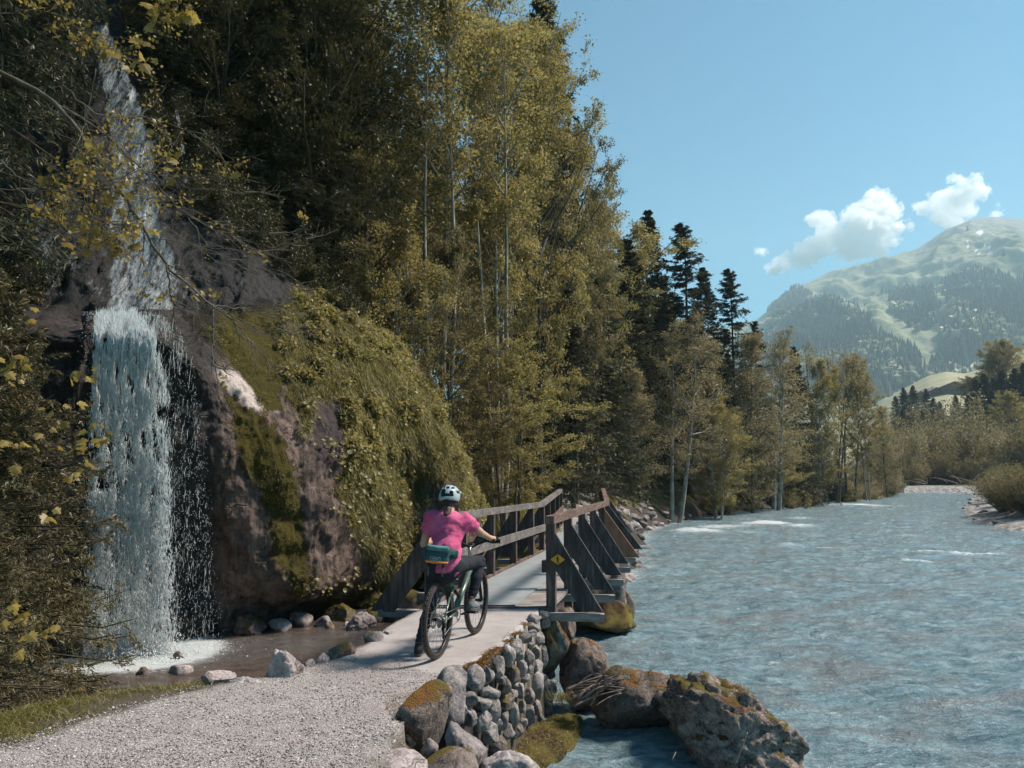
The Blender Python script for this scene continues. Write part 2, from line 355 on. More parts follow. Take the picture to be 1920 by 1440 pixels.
# ---- right bank and valley floor
def mat_bar():
    t = NTree('gravel_bar'); c = t.co(); v = t.n('SeparateXYZ', {0: t.vor(c, 5, 'F1', 'Color')}).outputs[0]; n = t.noise(c, .8, 5)
    g = t.ramp(v, [(0, (.09, .085, .08)), (.5, (.22, .21, .20)), (1, (.42, .41, .39))])
    col = t.mix(t.attr('grass'), g, t.mix(n, (.06, .055, .02), (.15, .13, .05)))
    return t.pbr(col, .95, t.bump(v, .8, .06), spec=.15)
M['bar'] = mat_bar()
def rz(x, y):
    d = -sdpoly(x, y, RBANK); n = fbm(np.stack([np.asarray(x)*.5, np.asarray(y)*.5, np.asarray(x)*0], -1), 3)
    return -.5+ss(-1.6, 1.4, d+n)*.75+ss(1.5, 5, d)*.9+.05*n
def make_right():
    ys = np.concatenate([np.arange(-6, 70, .5), np.arange(70, 300, 2.5)]); us = np.linspace(0, 1, 110); P = []
    for y in ys:
        xl = np.interp(y, RBANK[:, 1], RBANK[:, 0])-3.5-(y > 130)*0
        if y > 126: xl = 76-3.5-(y-126)*1.5
        if 103 < y < 126: xl -= 13*float(ss(103, 108, y))
        P.append(np.stack([xl+us**1.6*(240), us*0+y], -1))
    P = np.array(P); Z = rz(P[..., 0], P[..., 1]); d = -sdpoly(P[..., 0], P[..., 1], RBANK)
    far = P[..., 1] > 103
    Z = np.where(far, np.maximum(Z, -.4+ss(104.5, 109, P[..., 1])*1.15), Z)
    n = fbm(np.stack([P[..., 0]*.4, P[..., 1]*.4, Z*0], -1), 3)
    gr = np.where(far, ss(115, 120, P[..., 1]+3*n), ss(3, 5, d+1.5*n))
    tag(MB().grid(np.stack([P[..., 0], P[..., 1], Z], -1)).build('gravel_bar', M['bar'], attrs={'grass': gr.ravel()}), kind='structure')
make_right()
# ================================================================ WATER
FOAM = [  # (px, py, half width m, half depth m, strength)
 (1300, 999, 1.6, .45, 1.0), (1370, 990, 1.8, .5, .8), (1440, 985, 1.9, .6, 1.1), (1500, 990, 1.3, .35, 1.0), (1400, 1000, 1.6, .35, .5), (1500, 974, 2, .4, .6), (1600, 948, 3, .6, .9), (1660, 950, 3, .5, .7),
 (1720, 1058, .9, .2, .9), (1740, 1040, 1.6, .18, .8), (1820, 1044, 1.5, .16, 1.0), (1700, 1008, 1.2, .2, .6), (1480, 1026, 1.0, .15, .6), (1545, 1032, .6, .15, .7), (1640, 1065, .9, .2, .4),
 (1560, 1200, .5, .15, .5), (1620, 1180, .5, .2, .4), (1780, 1335, .35, .2, .5), (1830, 1245, .4, .2, .5), (1850, 1320, .35, .15, .4), (1560, 1340, .12, .2, .35), (1450, 1250, .2, .05, .6), (1050, 1150, .3, .1, .3), (1200, 1395, .5, .2, .35), (1130, 1330, .3, .15, .5)]
def mat_water(name, deep, shallow, foamamt=.0, rough=.09, sc=1.0):
    t = NTree(name); g = t.n('NewGeometry').outputs['Position']; c = t.map(g, (1, 1, 1), (0, 0, math.radians(-12)))
    cs = t.map(g, (.55*sc, 1.5*sc, 1))
    n1 = t.noise(cs, 2.6, 6, .7, .6); n2 = t.noise(t.map(g, (.8, 1.6, 1)), 11*sc, 5, .7, .8); n3 = t.noise(g, 38*sc, 3, .6)
    h = t.math('ADD', t.math('MULTIPLY', n1, 1.0), t.math('ADD', t.math('MULTIPLY', n2, .5), t.math('MULTIPLY', n3, .16)))
    col = t.mix(t.ramp(n1, [(.35, 0.0), (.65, 1.0)]), deep, shallow)
    col = t.mix(t.ramp(t.noise(t.map(g, (.5, 1.3, 1)), .9, 4, .6), [(.48, 0.0), (.62, .6)]), col, tuple(x*.62+.03 for x in (shallow[0], shallow[0], shallow[0])))
    fa = t.attr('foam'); fn = t.noise(t.map(g, (.6, 1.7, 1)), 7*sc, 8, .8, 1.2); fn2 = t.noise(t.map(g, (.7, 1.5, 1)), 22*sc, 6, .75, .6)
    fn3 = t.noise(t.map(g, (.7, 1.5, 1)), 55*sc, 3, .7); fx = t.math('ADD', t.math('MULTIPLY', fn, .5), t.math('ADD', t.math('MULTIPLY', fn2, .3), t.math('MULTIPLY', fn3, .2)))
    foam = t.ramp(t.math('ADD', fx, t.math('MULTIPLY', fa, .21)), [(.66-foamamt, 0.0), (.74-foamamt, .9)])
    col = t.mix(foam, col, (.66, .72, .74))
    ro = t.math('ADD', rough, t.math('MULTIPLY', foam, .5))
    return t.pbr(col, ro, t.bump(h, 1.0, .13/sc), spec=.5, IOR=1.33)
M['river'] = mat_water('river_water', (.09, .17, .205), (.32, .445, .49), .06)
M['pool'] = mat_water('pool_water', (.07, .05, .04), (.14, .11, .09), .03, .06, 2.0)
def make_river():
    ys = np.concatenate([[-6, 0, 2.5], np.geomspace(4, 210, 640)]); P = []
    for y in ys:
        yy = max(y, 4); u = np.linspace(-.35 , 1.05, 520); P.append(np.stack([u*yy*1.0+ (-1 if y < 4 else 0), u*0+y], -1))
    P = np.array(P); X, Y = P[..., 0], P[..., 1]
    a = math.radians(70); xr = X*math.cos(a)+Y*math.sin(a); yr = -X*math.sin(a)+Y*math.cos(a)
    lod = ss(.8, .2, Y*.004)
    z = .17*fbm(np.stack([xr*.8, yr*.5, X*0], -1), 3, .6)+.10*fbm(np.stack([xr*2.0, yr*1.3, X*0+5], -1), 4, .6, True)*ss(90, 30, Y)
    fm = X*0
    for px, py, wx, wy, st in FOAM:
        q = atz(px, py, 0); g = np.exp(-(((X-q[0])/wx)**2+((Y-q[1])/(wy*2.2))**2)); fm = np.maximum(fm, g*st); z = z+.14*st*g*min(1, wx)
    bankd = sdpoly(X, Y, BANK); fm = np.maximum(fm, .45*ss(-1.3, -.2, bankd)*ss(18, 24, Y))
    fm = fm+.35*ss(.0, .5, fbm(np.stack([X*.35, Y*.2, X*0+9], -1), 3))
    tag(MB().grid(np.stack([X, Y, z], -1)).build('river', M['river'], attrs={'foam': fm.ravel()}), kind='structure')
make_river()
FALLX, FALLY = atz(250, 1218, ZPOOL)[:2]
def make_pool():
    xs = np.arange(-12, .3, .06); ys = np.arange(6.4, 14.2, .06); X, Y = np.meshgrid(xs, ys, indexing='ij')
    r = np.hypot(X-FALLX, (Y-FALLY)*1.2); z = ZPOOL+.012*fbm(np.stack([X*3, Y*3, X*0], -1), 3)+.03*np.exp(-(r/1.3)**2)*fbm(np.stack([X*6, Y*6, X*0+3], -1), 3)
    z = z+.02*np.sin(r*9)*np.exp(-r/1.6)
    foam = 3.6*np.exp(-(np.abs(X-FALLX-.05)/.95)**3-(np.maximum(0, np.abs(Y-FALLY+.15))/.75)**2)+.35*np.exp(-(r/2.4)**2)
    z = z-ss(-1.2, .2, X+.25*(Y-12))*.7*1.0; z = np.where((sdpoly(X, Y, np.array([(-6, -6), (-2.6, 3), (-1.9, 6.3), (-.6, 9), (-.2, 10.3), (.1, 14.5)])) < 0) | ((X > -.2) & (Y < 13)), -2.5, z)
    tag(MB().grid(np.stack([X, Y, z], -1)).build('pool_water', M['pool'], attrs={'foam': foam.ravel()}), kind='structure')
make_pool()
# ================================================================ CLIFF
CL = [
 [(-260,1300,8.6),(-260,1000,9.0),(-260,800,9.3),(-260,620,9.6),(-260,560,10.2),(-260,520,12.3),(-260,300,13.5),(-260,0,15),(-300,-300,17)],
 [(60,1245,9.3),(80,1000,9.6),(100,800,9.7),(120,680,9.8),(130,610,10.0),(140,578,12.3),(100,400,13.5),(80,150,15),(60,-150,17)],
 [(168,1222,9.9),(172,1050,10.1),(174,860,10.1),(176,690,10.15),(180,600,10.3),(190,572,12.6),(185,380,13.8),(170,100,15.5),(150,-160,17.5)],
 [(320,1215,10.2),(312,1050,10.35),(305,880,10.35),(300,720,10.35),(290,606,10.4),(300,578,12.6),(285,400,14),(265,230,15.3),(235,40,16.8)],
 [(420,1192,10.9),(412,1060,10.7),(402,920,10.6),(390,760,10.6),(350,640,10.6),(370,590,12.5),(370,480,13.8),(365,370,14.8),(350,250,16.2)],
 [(510,1175,11.8),(505,1100,10.9),(490,960,10.9),(465,800,11.0),(415,650,11.2),(430,590,12.4),(465,500,13.7),(455,430,14.8),(425,350,16)],
 [(600,1162,12.4),(603,1118,11.5),(595,980,11.4),(570,830,11.6),(515,690,12.0),(500,600,12.8),(530,540,14.0),(530,500,14.9),(505,455,15.8)],
 [(690,1140,13.0),(700,1080,12.4),(692,960,12.4),(665,830,12.6),(625,700,13.1),(590,600,13.7),(565,548,14.4),(575,535,15.2),(590,530,16.2)],
 [(770,1105,14.2),(782,1030,13.7),(778,930,13.8),(755,820,13.9),(720,715,14.3),(690,650,14.8),(655,588,15.4),(663,580,16.2),(675,582,17.2)],
 [(835,1075,15.4),(852,1010,15.1),(850,930,15.1),(832,850,15.3),(800,765,15.6),(765,700,15.9),(722,640,16.3),(735,640,17.2),(755,655,18.2)],
 [(882,1058,16.6),(892,1005,16.4),(886,935,16.6),(868,870,16.8),(840,800,17.0),(808,735,17.2),(768,672,17.5),(780,675,18.5),(800,690,19.6)],
 [(908,1035,18),(912,995,18),(904,950,18.2),(885,890,18.4),(862,835,18.6),(832,775,18.8),(800,722,19),(815,735,20),(840,760,21.5)],
 [(925,1025,20.5),(922,995,20.5),(912,965,20.6),(893,915,20.8),(872,870,21),(850,825,21.2),(830,790,21.4),(840,800,22.2),(860,810,23)]]
for c in CL[:9]:
    y0 = c[0][2]; y1 = atz(c[0][0], c[0][1], .74)[1]
    for k, f_ in enumerate((1, .8, .5, .25, .08)): c[k] = (c[k][0], c[k][1], c[k][2]+(y1-y0)*f_)
CLG = np.array([[at(*c[0])+np.array([0, .1, -1.4])]+[at(*q) for q in c] for c in CL])
def surf(a, n, m):
    a = curve(a, n); a = curve(np.swapaxes(a, 0, 1), m); return np.swapaxes(a, 0, 1)
def in_px(poly, soft, q, nz=0): return polymask(q[..., 0]+nz, q[..., 1]+nz, poly, soft)
GRASSP = [(560,545),(650,585),(740,645),(830,770),(880,880),(912,970),(880,960),(850,905),(800,900),(770,990),(765,1065),(700,1060),(650,960),(615,860),(560,800),(530,720),(520,640)]
MOSSP = [(330,585),(420,575),(520,560),(560,600),(545,700),(520,770),(500,780),(440,690),(390,640)]
MOSS2 = [(430,740),(520,800),(560,900),(585,1060),(560,1130),(520,1080),(470,900),(420,780)]
DARKP = [(590,740),(640,760),(650,880),(620,900),(575,840)]
PALEP = [(395,690),(440,690),(520,772),(470,768),(420,725)]
def make_cliff():
    n, m = 420, 380; P = surf(CLG, n, m)
    Nn = np.cross(np.gradient(P, axis=0), np.gradient(P, axis=1)); Nn /= np.linalg.norm(Nn, axis=-1)[..., None]+1e-9
    tocam = np.array([0, 0, CAMZ])-P; Nn *= np.where((Nn*tocam).sum(-1) > 0, 1, -1)[..., None].mean() >= 0 and 1 or -1
    q0 = proj(P)
    wetcol = ss(440, 390, q0[..., 0])
    f1 = fbm(P*np.array([.55, .55, .45]), 4, .55); f2 = fbm(P*np.array([2.2, 2.2, 1.5])+5, 5, .6, True); st = fbm(P*np.array([.5, .5, 3.4]), 3, .6); f3 = fbm(P*9, 4, .65)
    vert = fbm(P*np.array([3.0, 3.0, .5])+9, 3, .6, True)
    f4 = fbm((P+.5*np.stack([f1, f1, -f1], -1))*np.array([1.1, 1.1, 1.0])+13, 4, .55, True); P = P+Nn*(.36*f1+.05*f2-.13*f4+.02*st+.04*f3-.05*vert)[..., None]
    q = proj(P); nz = 26*fbm(P*1.3, 4, .6)
    grass = np.clip(in_px(GRASSP, 22, q, nz)*1.0, 0, 1)*(1-in_px(DARKP, 12, q, nz))
    moss = np.maximum(in_px(MOSSP, 16, q, nz), .9*in_px(MOSS2, 22, q, nz*1.5)); moss = np.maximum(moss, .85*grass)
    ridge = ss(26, 4, np.abs(sdpoly(q[..., 0], q[..., 1], np.array([(250,100),(360,260),(430,360),(520,470),(600,545),(660,585)]))))*.8; moss = np.maximum(moss, ridge*ss(-.2, .3, nz/26))
    moss = np.maximum(moss, .8*in_px([(600,1110),(800,1060),(800,1150),(560,1170)], 25, q, nz))
    wet = np.maximum(ss(425, 395, q[..., 0]+nz*.6), ss(600, 570, q[..., 1]+.4*nz)*ss(760, 640, q[..., 0]))  # wet rock by the falls, plus painted shade over the whole upper rock
    pale = in_px(PALEP, 7, q, nz*.35)*(1-.0)
    dark = in_px(DARKP, 12, q, nz)
    mb = MB().grid(P)
    t = NTree('cliff_rock'); c = t.co()
    n1 = t.noise(c, .9, 6, .65); n2 = t.noise(t.map(c, (1, 1, .35)), 5, 8, .75); n3 = t.noise(c, 30, 4, .7)
    col = t.ramp(n1, [(.3, (.10, .068, .060)), (.48, (.175, .122, .105)), (.6, (.235, .172, .142)), (.75, (.33, .265, .225))])
    col = t.mix(t.ramp(n2, [(.38, .92), (.58, 0.0)]), col, (.035, .024, .02))
    col = t.mix(t.math('MULTIPLY', t.ramp(n3, [(.5, 0.0), (.75, 1.0)]), .35), col, (.32, .26, .23))
    warp = t.n('VectorMath', {0: t.map(c, (1, 1, 1.7)), 1: t.n('TexNoise', {'Vector': c, 'Scale': 1.6}).outputs['Color']}, operation='ADD').outputs[0]
    ck = t.ramp(t.vor(warp, 1.1, 'DISTANCE_TO_EDGE'), [(0, 1.0), (.02, 0.0)]); ck = t.math('MULTIPLY', ck, t.ramp(t.noise(c, 1.7, 3), [(.5, 0.0), (.62, 1.0)])); col = t.mix(t.math('MULTIPLY', ck, .4), col, (.02, .014, .012))
    dk = t.attr('dark'); col = t.mix(dk, col, t.mix(n3, (.03, .022, .024), (.09, .07, .07)))
    pl = t.attr('pale'); col = t.mix(pl, col, t.mix(n2, (.42, .34, .31), (.62, .54, .50)))
    ms = t.math('ADD', t.attr('moss'), t.math('MULTIPLY', t.math('SUBTRACT', t.noise(c, 4, 6, .75), .5), 2.4))
    mf = t.ramp(ms, [(.45, 0.0), (.7, 1.0)])
    mc = t.mix(t.noise(c, 2.2, 5), (.045, .036, .008), (.14, .11, .022)); mc = t.mix(t.ramp(t.noise(c, 40, 3), [(.4, 0.0), (.7, .6)]), mc, (.18, .15, .035))
    col = t.mix(mf, col, mc)
    wet_shade = t.attr('wet'); wet_shade_col = t.mix(t.math('ADD', .80, t.math('MULTIPLY', t.attr('upper'), .15)), col, t.mix(n1, (.010, .011, .012), (.032, .033, .034)))  # wet tone; upper rock is darkened further, its shade put into the colour
    col = t.mix(wet_shade, col, wet_shade_col)
    ro = t.math('SUBTRACT', .9, t.math('MULTIPLY', wet_shade, .28))
    h = t.math('ADD', t.math('MULTIPLY', n2, .7), t.math('ADD', t.math('MULTIPLY', n3, .22), t.math('MULTIPLY', mf, t.noise(c, 70, 3))))
    h = t.math('SUBTRACT', h, t.math('MULTIPLY', ck, .3))
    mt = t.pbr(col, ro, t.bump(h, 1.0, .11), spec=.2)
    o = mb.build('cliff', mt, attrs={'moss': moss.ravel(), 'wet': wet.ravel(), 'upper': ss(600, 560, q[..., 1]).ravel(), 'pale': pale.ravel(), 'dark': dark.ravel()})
    tag(o, kind='structure')
    return P, Nn, q, grass, moss
CP_, CN_, CQ_, CG_, CM_ = make_cliff()
# ---- waterfall
def mat_fall():
    t = NTree('falling_water'); c = t.co(); tn = t.attr('tint')
    col = t.mix(tn, (.68, .68, .67), (.98, .96, .94))
    d = t.n('BsdfPrincipled', {'Base Color': col, 'Roughness': .25, 'Specular IOR Level': .5}).outputs[0]
    tr = t.n('BsdfTranslucent', {'Color': (.6, .75, .8, 1)}).outputs[0]; s = t.n('MixShader', {0: .35, 1: d, 2: tr}).outputs[0]
    return t.done(s)
def mat_sheet(lo, hi, dens):
    t = NTree('water_sheet'); c = t.co(); v1 = t.map(c, (5, 3, .55)); v2 = t.map(c, (16, 8, 2.2))
    a = t.noise(v1, 1.3, 5, .65, .5); b = t.noise(v2, 1.6, 6, .75, .8); k = t.attr('dens')
    f = t.math('ADD', t.math('ADD', t.math('MULTIPLY', a, .55), t.math('MULTIPLY', b, .6)), t.math('MULTIPLY', t.math('SUBTRACT', k, .5), .42))
    al = t.ramp(f, [(lo, 0.0), (hi, dens)])
    d = t.n('BsdfPrincipled', {'Base Color': (.76, .77, .77, 1), 'Roughness': .25, 'Normal': t.bump(b, .7, .03)}).outputs[0]
    tr = t.n('BsdfTransparent').outputs[0]; return t.done(t.n('MixShader', {0: al, 1: tr, 2: d}).outputs[0])
M['fall'] = mat_fall(); M['sheet'] = mat_sheet(.52, .78, .9); M['sheet2'] = mat_sheet(.54, .82, .75)
def cliff_at(px, py):           # nearest cliff grid point to a pixel
    d = (CQ_[..., 0]-px)**2+(CQ_[..., 1]-py)**2; i = np.unravel_index(np.argmin(d), d.shape); return CP_[i]
def fall_sheet(mb, bands, off, rng, nb=60, nr=120):
    # bands: rows of (py, pxL, pxR, Y) -> surface slightly before the rock
    rows = np.array([[at(l, py, y), at(r, py, y)] for py, l, r, y in bands]); rows = curve(rows, nr)
    u = np.linspace(0, 1, nb)[None, :, None]; P = rows[:, :1]*(1-u)+rows[:, 1:]*u
    P[..., 1] += -off+.07*fbm(np.stack([P[..., 0]*4, P[..., 2]*.6, P[..., 0]*0+off*9], -1), 3)
    e = np.minimum(u[..., 0], 1-u[..., 0])*np.ones((nr, 1)); dens = ss(0, .18, e)
    return P, dens
def make_fall():
    rng = np.random.RandomState(3)
    sh = MB(); dn = []
    low = [(592, 180, 292, 10.25), (600, 180, 310, 10.0), (640, 180, 345, 9.85), (760, 180, 375, 9.8), (900, 175, 385, 9.78), (1050, 172, 400, 9.75), (1220, 170, 410, 9.7)]
    core = [(593, 182, 262, 10.2), (602, 182, 275, 9.95), (650, 184, 290, 9.8), (760, 186, 312, 9.72), (900, 178, 322, 9.7), (1050, 176, 322, 9.66), (1222, 174, 320, 9.6)]
    adj = lambda B: [(py, l+6, r, y+.95*max(0, (py-640)/580)-.30*float(ss(600, 640, py)*(1-ss(1100, 1215, py)))) for py, l, r, y in B]; low = adj(low); core = adj(core)
    low[-1] = (1226, *low[-1][1:]); P, d = fall_sheet(sh, low, .0, rng); q = proj(P); d = d*np.where(q[..., 0] < 325, .30, .20)*(.8+.55*ss(700, 1150, q[..., 1])); sh.grid(P, 1); dn.append(d.ravel())
    P, d = fall_sheet(sh, core, .06, rng); d = d*(.18+.27*ss(700, 1150, proj(P)[..., 1])+.3*ss(640, 590, proj(P)[..., 1])); sh.grid(P, 0); dn.append(d.ravel())
    up = [([(60, 180, 215, 15.2), (180, 198, 270, 14.4), (300, 212, 312, 13.7), (420, 205, 325, 13.1), (520, 200, 365, 12.6), (586, 205, 350, 12.1)], .25, 1.12), ([(120, 170, 250, 14.9), (220, 175, 300, 14.2), (320, 180, 345, 13.6), (430, 175, 350, 13.1), (520, 180, 375, 12.6), (586, 180, 392, 12.15)], .2, .78),
          ([(330, 60, 90, 13.4), (430, 75, 112, 12.9), (520, 90, 135, 12.5), (560, 95, 140, 12.2)], .25, .9),
          ([(380, 125, 150, 13.2), (470, 135, 165, 12.9), (525, 150, 190, 12.5), (560, 170, 250, 12.1), (584, 235, 262, 12.0)], .3, .8),
          ([(215, 335, 343, 14.9), (270, 345, 353, 14.5), (350, 352, 362, 14)], .2, .9), ([(470, 440, 470, 13.1), (560, 455, 480, 12.7)], .3, .5)]
    for b, off, k in up:
        P, d = fall_sheet(sh, b, off, rng); sh.grid(P, 1 if k < 1 else 0); dn.append((d*k*.47).ravel())
    o = sh.build('waterfall', [M['sheet'], M['sheet2']], attrs={'dens': np.concatenate(dn)}); tag(o, kind='structure')
    # strands and drops
    N = 52000; t = rng.rand(N)**.75
    ropes = np.array([.03, .10, .19, .27, .36, .44, .52, .60, .66]); rp = rng.choice(len(ropes), N, p=np.array([.14, .1, .1, .12, .13, .15, .12, .08, .06]))
    u = ropes[rp]+rng.normal(size=N)*(.014+.04*t); sp = rng.rand(N) < .16; u[sp] = rng.rand(sp.sum())**.8*1.02
    rows = curve(np.array([[at(l, py, y), at(r, py, y)] for py, l, r, y in low]), 400); ri = (t*399).astype(int)
    u = u*(1-.0)+.02*np.sin(t*9+rp*2)
    P = rows[ri, 0]*(1-u[:, None])+rows[ri, 1]*u[:, None]; P[:, 1] += -.05-.16*rng.rand(N)*(.3+t)
    keep = (u > -.01-.05*rng.rand(N)) & (u < 1.05) & (fbm(np.stack([P[:, 0]*13, P[:, 2]*2.4, P[:, 0]*0], -1), 3, .6) > .13-.33*t+.25*(rng.rand(N)-.5)) & ((u < .74) | (rng.rand(N) < .5))
    P = P[keep]; t = t[keep]; u = u[keep]; K = len(P)
    L = (.015+.07*rng.rand(K)**2.5)*(1+.8*(t < .5)); W = .0025+.0055*rng.rand(K)**2; W[u > .70] *= .42; L[u > .70] *= 1.0
    base = np.array([[0, 0, 1], [1, 0, 0], [0, 1, 0], [-1, 0, 0], [0, -1, 0], [0, 0, -1]], float)
    V = P[:, None]+base[None]*np.stack([W, W, L], -1)[:, None]; V[:, 0, 0] += rng.normal(size=K)*.02
    fc = np.array([[0, 1, 2], [0, 2, 3], [0, 3, 4], [0, 4, 1], [5, 2, 1], [5, 3, 2], [5, 4, 3], [5, 1, 4]])
    dm = MB().add(V.reshape(-1, 3), (fc[None]+6*np.arange(K)[:, None, None]).reshape(-1, 3), 0, np.repeat(rng.rand(K), 6))
    K = 4500; tt = rng.rand(K)**.6; ri = (tt*399).astype(int); uu = rng.rand(K)*1.15-.08; Q = rows[ri, 0]*(1-uu[:, None])+rows[ri, 1]*uu[:, None]; Q[:, 1] -= .05+.3*rng.rand(K); V = Q[:, None]+base[None]*(.0018+.0025*rng.rand(K))[:, None, None]*np.array([1, 1, 1.8]); dm.add(V.reshape(-1, 3), (fc[None]+6*np.arange(K)[:, None, None]).reshape(-1, 3), 0, np.repeat(rng.rand(K), 6))
    # splash crown at the foot
    K = 4200; a = rng.rand(K)*6.28; r = np.abs(rng.normal(size=K)); X = FALLX+np.cos(a)*r*.62; Y = FALLY-.3+np.sin(a)*r*.25; Z = ZPOOL+np.abs(rng.normal(size=K))*.17*np.exp(-r*.5)
    sz = .004+.008*rng.rand(K)**2; V = np.stack([X, Y, Z], -1)[:, None]+base[None]*sz[:, None, None]*1.2
    dm.add(V.reshape(-1, 3), (fc[None]+6*np.arange(K)[:, None, None]).reshape(-1, 3), 0, np.repeat(rng.rand(K), 6))
    tag(dm.build('water_spray', M['fall'], smooth=False), kind='structure')
make_fall()
# ================================================================ BRIDGE
def woodmat(name, c1, c2, c3, sc=1.0, axis=0, rough=.85):
    t = NTree(name); c = t.co(); s = [7, 7, 7]; s[axis] = .7
    n = t.noise(t.map(c, tuple(x*sc for x in s)), 3.0, 6, .7, .4); n2 = t.noise(c, 2.2, 4, .6); n3 = t.noise(t.map(c, tuple(x*sc*4 for x in s)), 4, 3, .6)
    col = t.ramp(n, [(.32, c1), (.5, c2), (.7, c3)]); col = t.mix(t.ramp(n2, [(.35, .55), (.6, 0.0)]), col, tuple(x*.55 for x in c1))
    col = t.mix(t.ramp(t.noise(c, 60, 2), [(.66, 0.0), (.74, .55)]), col, c3)
    col = t.mix(t.math('MULTIPLY', t.attr('tint'), .5), col, tuple(x*.6 for x in c2))
    return t.pbr(col, rough, t.bump(t.math('ADD', n, t.math('MULTIPLY', n3, .5)), .6, .008), spec=.2)
M['w_post'] = woodmat('weathered_post', (.05, .034, .032), (.115, .083, .078), (.24, .205, .195), axis=2)
M['w_brace'] = woodmat('weathered_board', (.035, .03, .032), (.085, .076, .078), (.21, .19, .19), axis=2)
M['w_new'] = woodmat('new_board', (.22, .11, .07), (.32, .17, .115), (.42, .25, .18), axis=2)
M['w_rail'] = woodmat('rail_wood', (.10, .085, .08), (.20, .18, .17), (.34, .31, .30), axis=1)
M['w_red'] = woodmat('rail_wood_red', (.08, .045, .035), (.17, .11, .09), (.30, .25, .23), axis=1)
M['w_plank'] = woodmat('plank_wood', (.19, .165, .15), (.33, .295, .28), (.45, .42, .40), axis=0)
def mat_mat():
    t = NTree('deck_mat'); c = t.co('Object'); n = t.noise(c, 3, 5); v = t.n('SeparateXYZ', {0: c}).outputs[1]
    w_ = t.math('ABSOLUTE', t.math('SINE', t.math('MULTIPLY', v, 15.7))); ln = t.ramp(w_, [(0, 1.0), (.12, 0.0)])
    col = t.ramp(n, [(.3, (.20, .225, .235)), (.7, (.28, .30, .31))]); col = t.mix(t.math('MULTIPLY', ln, .8), col, (.11, .10, .10))
    return t.pbr(col, .8, t.bump(t.math('ADD', t.noise(c, 160, 2), t.math('MULTIPLY', ln, -1)), .4, .004), spec=.25)
M['mat'] = mat_mat()
ZD = 1.42
LN = atz(806, 1137, ZD); RN = atz(1034, 1137, ZD); LB = at(1016, 1035, 17.3); RB = np.array([*at(1138, 943, 18.0)[:2], LB[2]])
LE = at(1051, 986, 22.6); RE = np.array([*at(1131, 919, 23.4)[:2], LE[2]])
bridge = empty('footbridge', tuple((LN+RN)/2), 'weathered timber footbridge with slanted side braces leading along the river past the waterfall', 'footbridge')
OB = np.array((LN+RN)/2)
def lerp(a, b, t): return a*(1-t)+b*t
def bpart(mb, name, mat, **k):
    for v in range(len(mb.v)): mb.v[v] = mb.v[v]-OB
    return mb.build(name, mat, bridge, smooth=False, **k)
def beam(mb, a, b, w_, h, ext=0.0, mi=0):
    a = np.array(a, float); b = np.array(b, float); d = b-a; L = np.linalg.norm(d); R = frame(d)
    return mb.box((a+b)/2, (L+2*ext, w_, h), R, mi)
AX = (LB+RB)/2-(LN+RN)/2; AX[2] = 0; AX /= np.linalg.norm(AX); OUT = np.array([AX[1], -AX[0], 0])
AX2 = (LE+RE)/2-(LB+RB)/2; AX2[2] = 0; AX2 /= np.linalg.norm(AX2); OUT2 = np.array([AX2[1], -AX2[0], 0])
def deck(mb, A, B, C, D, n, th=.05):   # A,B near left/right ; C,D far
    for i in range(n):
        t0, t1 = i/n+.006/n*2, (i+1)/n-.012
        t1 = (i+.94)/n
        v = []
        for dz in (-th, 0):
            for t in (t0, t1):
                for p, q in ((A, C), (B, D)): x = lerp(p, q, t); v.append([x[0], x[1], x[2]+dz+.004*math.sin(i*7.1)])
        mb.add(v, [[0, 1, 3, 2][::-1], [4, 5, 7, 6], [0, 4, 6, 2][::-1], [1, 3, 7, 5][::-1], [0, 1, 5, 4], [2, 6, 7, 3]], 0, (i*37 % 10)/10)
dk = MB(); deck(dk, LN, RN, LB, RB, 44); deck(dk, LB, RB, LE, RE, 32)
bpart(dk, 'deck', M['w_plank'])
mt = MB()
for (A, B, C, D, n) in ((LN, RN, LB, RB, 2), (LB, RB, LE, RE, 2)):
    w0 = .70; a0 = lerp(A, B, .045); b0 = lerp(A, B, w0); c0 = lerp(C, D, .045); d0 = lerp(C, D, w0)
    up = np.array([0, 0, .016]); v = [a0, b0, c0, d0, a0+up, b0+up, c0+up, d0+up]
    mt.add(np.array(v)+np.array([0, 0, .004]), [[4, 5, 7, 6], [0, 1, 5, 4], [1, 3, 7, 5], [2, 0, 4, 6], [3, 2, 6, 7]])
mo = bpart(mt, 'anti_slip_mat', M['mat'])
k_ = MB(); beam(k_, lerp(LN, RN, .02)+[0, 0, .03], lerp(LB, RB, .02)+[0, 0, .03], .06, .05); beam(k_, lerp(LB, RB, .02)+[0, 0, .03], lerp(LE, RE, .02)+[0, 0, .03], .06, .05)
bpart(k_, 'kerb_board', M['w_red'])
k_ = MB(); beam(k_, LN-AX*.035+[0, 0, -.05], RN-AX*.035+[0, 0, -.05], .06, .1); bpart(k_, 'end_board', M['w_post'])
for s_, (a, b, c) in enumerate(((LN, LB, LE), (RN, RB, RE))):
    k_ = MB(); sg = .28 if s_ == 0 else -.28
    beam(k_, a+OUT*sg+[0, 0, -.33], b+OUT*sg+[0, 0, -.33], .16, .24); beam(k_, b+OUT*sg+[0, 0, -.33], c+OUT*sg+[0, 0, -.33], .16, .24); bpart(k_, 'stringer', M['w_post'])
TS = [0.0, .2, .417, .637, .85, 1.0]
RH0, RH1, RH2 = 1.17, 1.08, 1.05
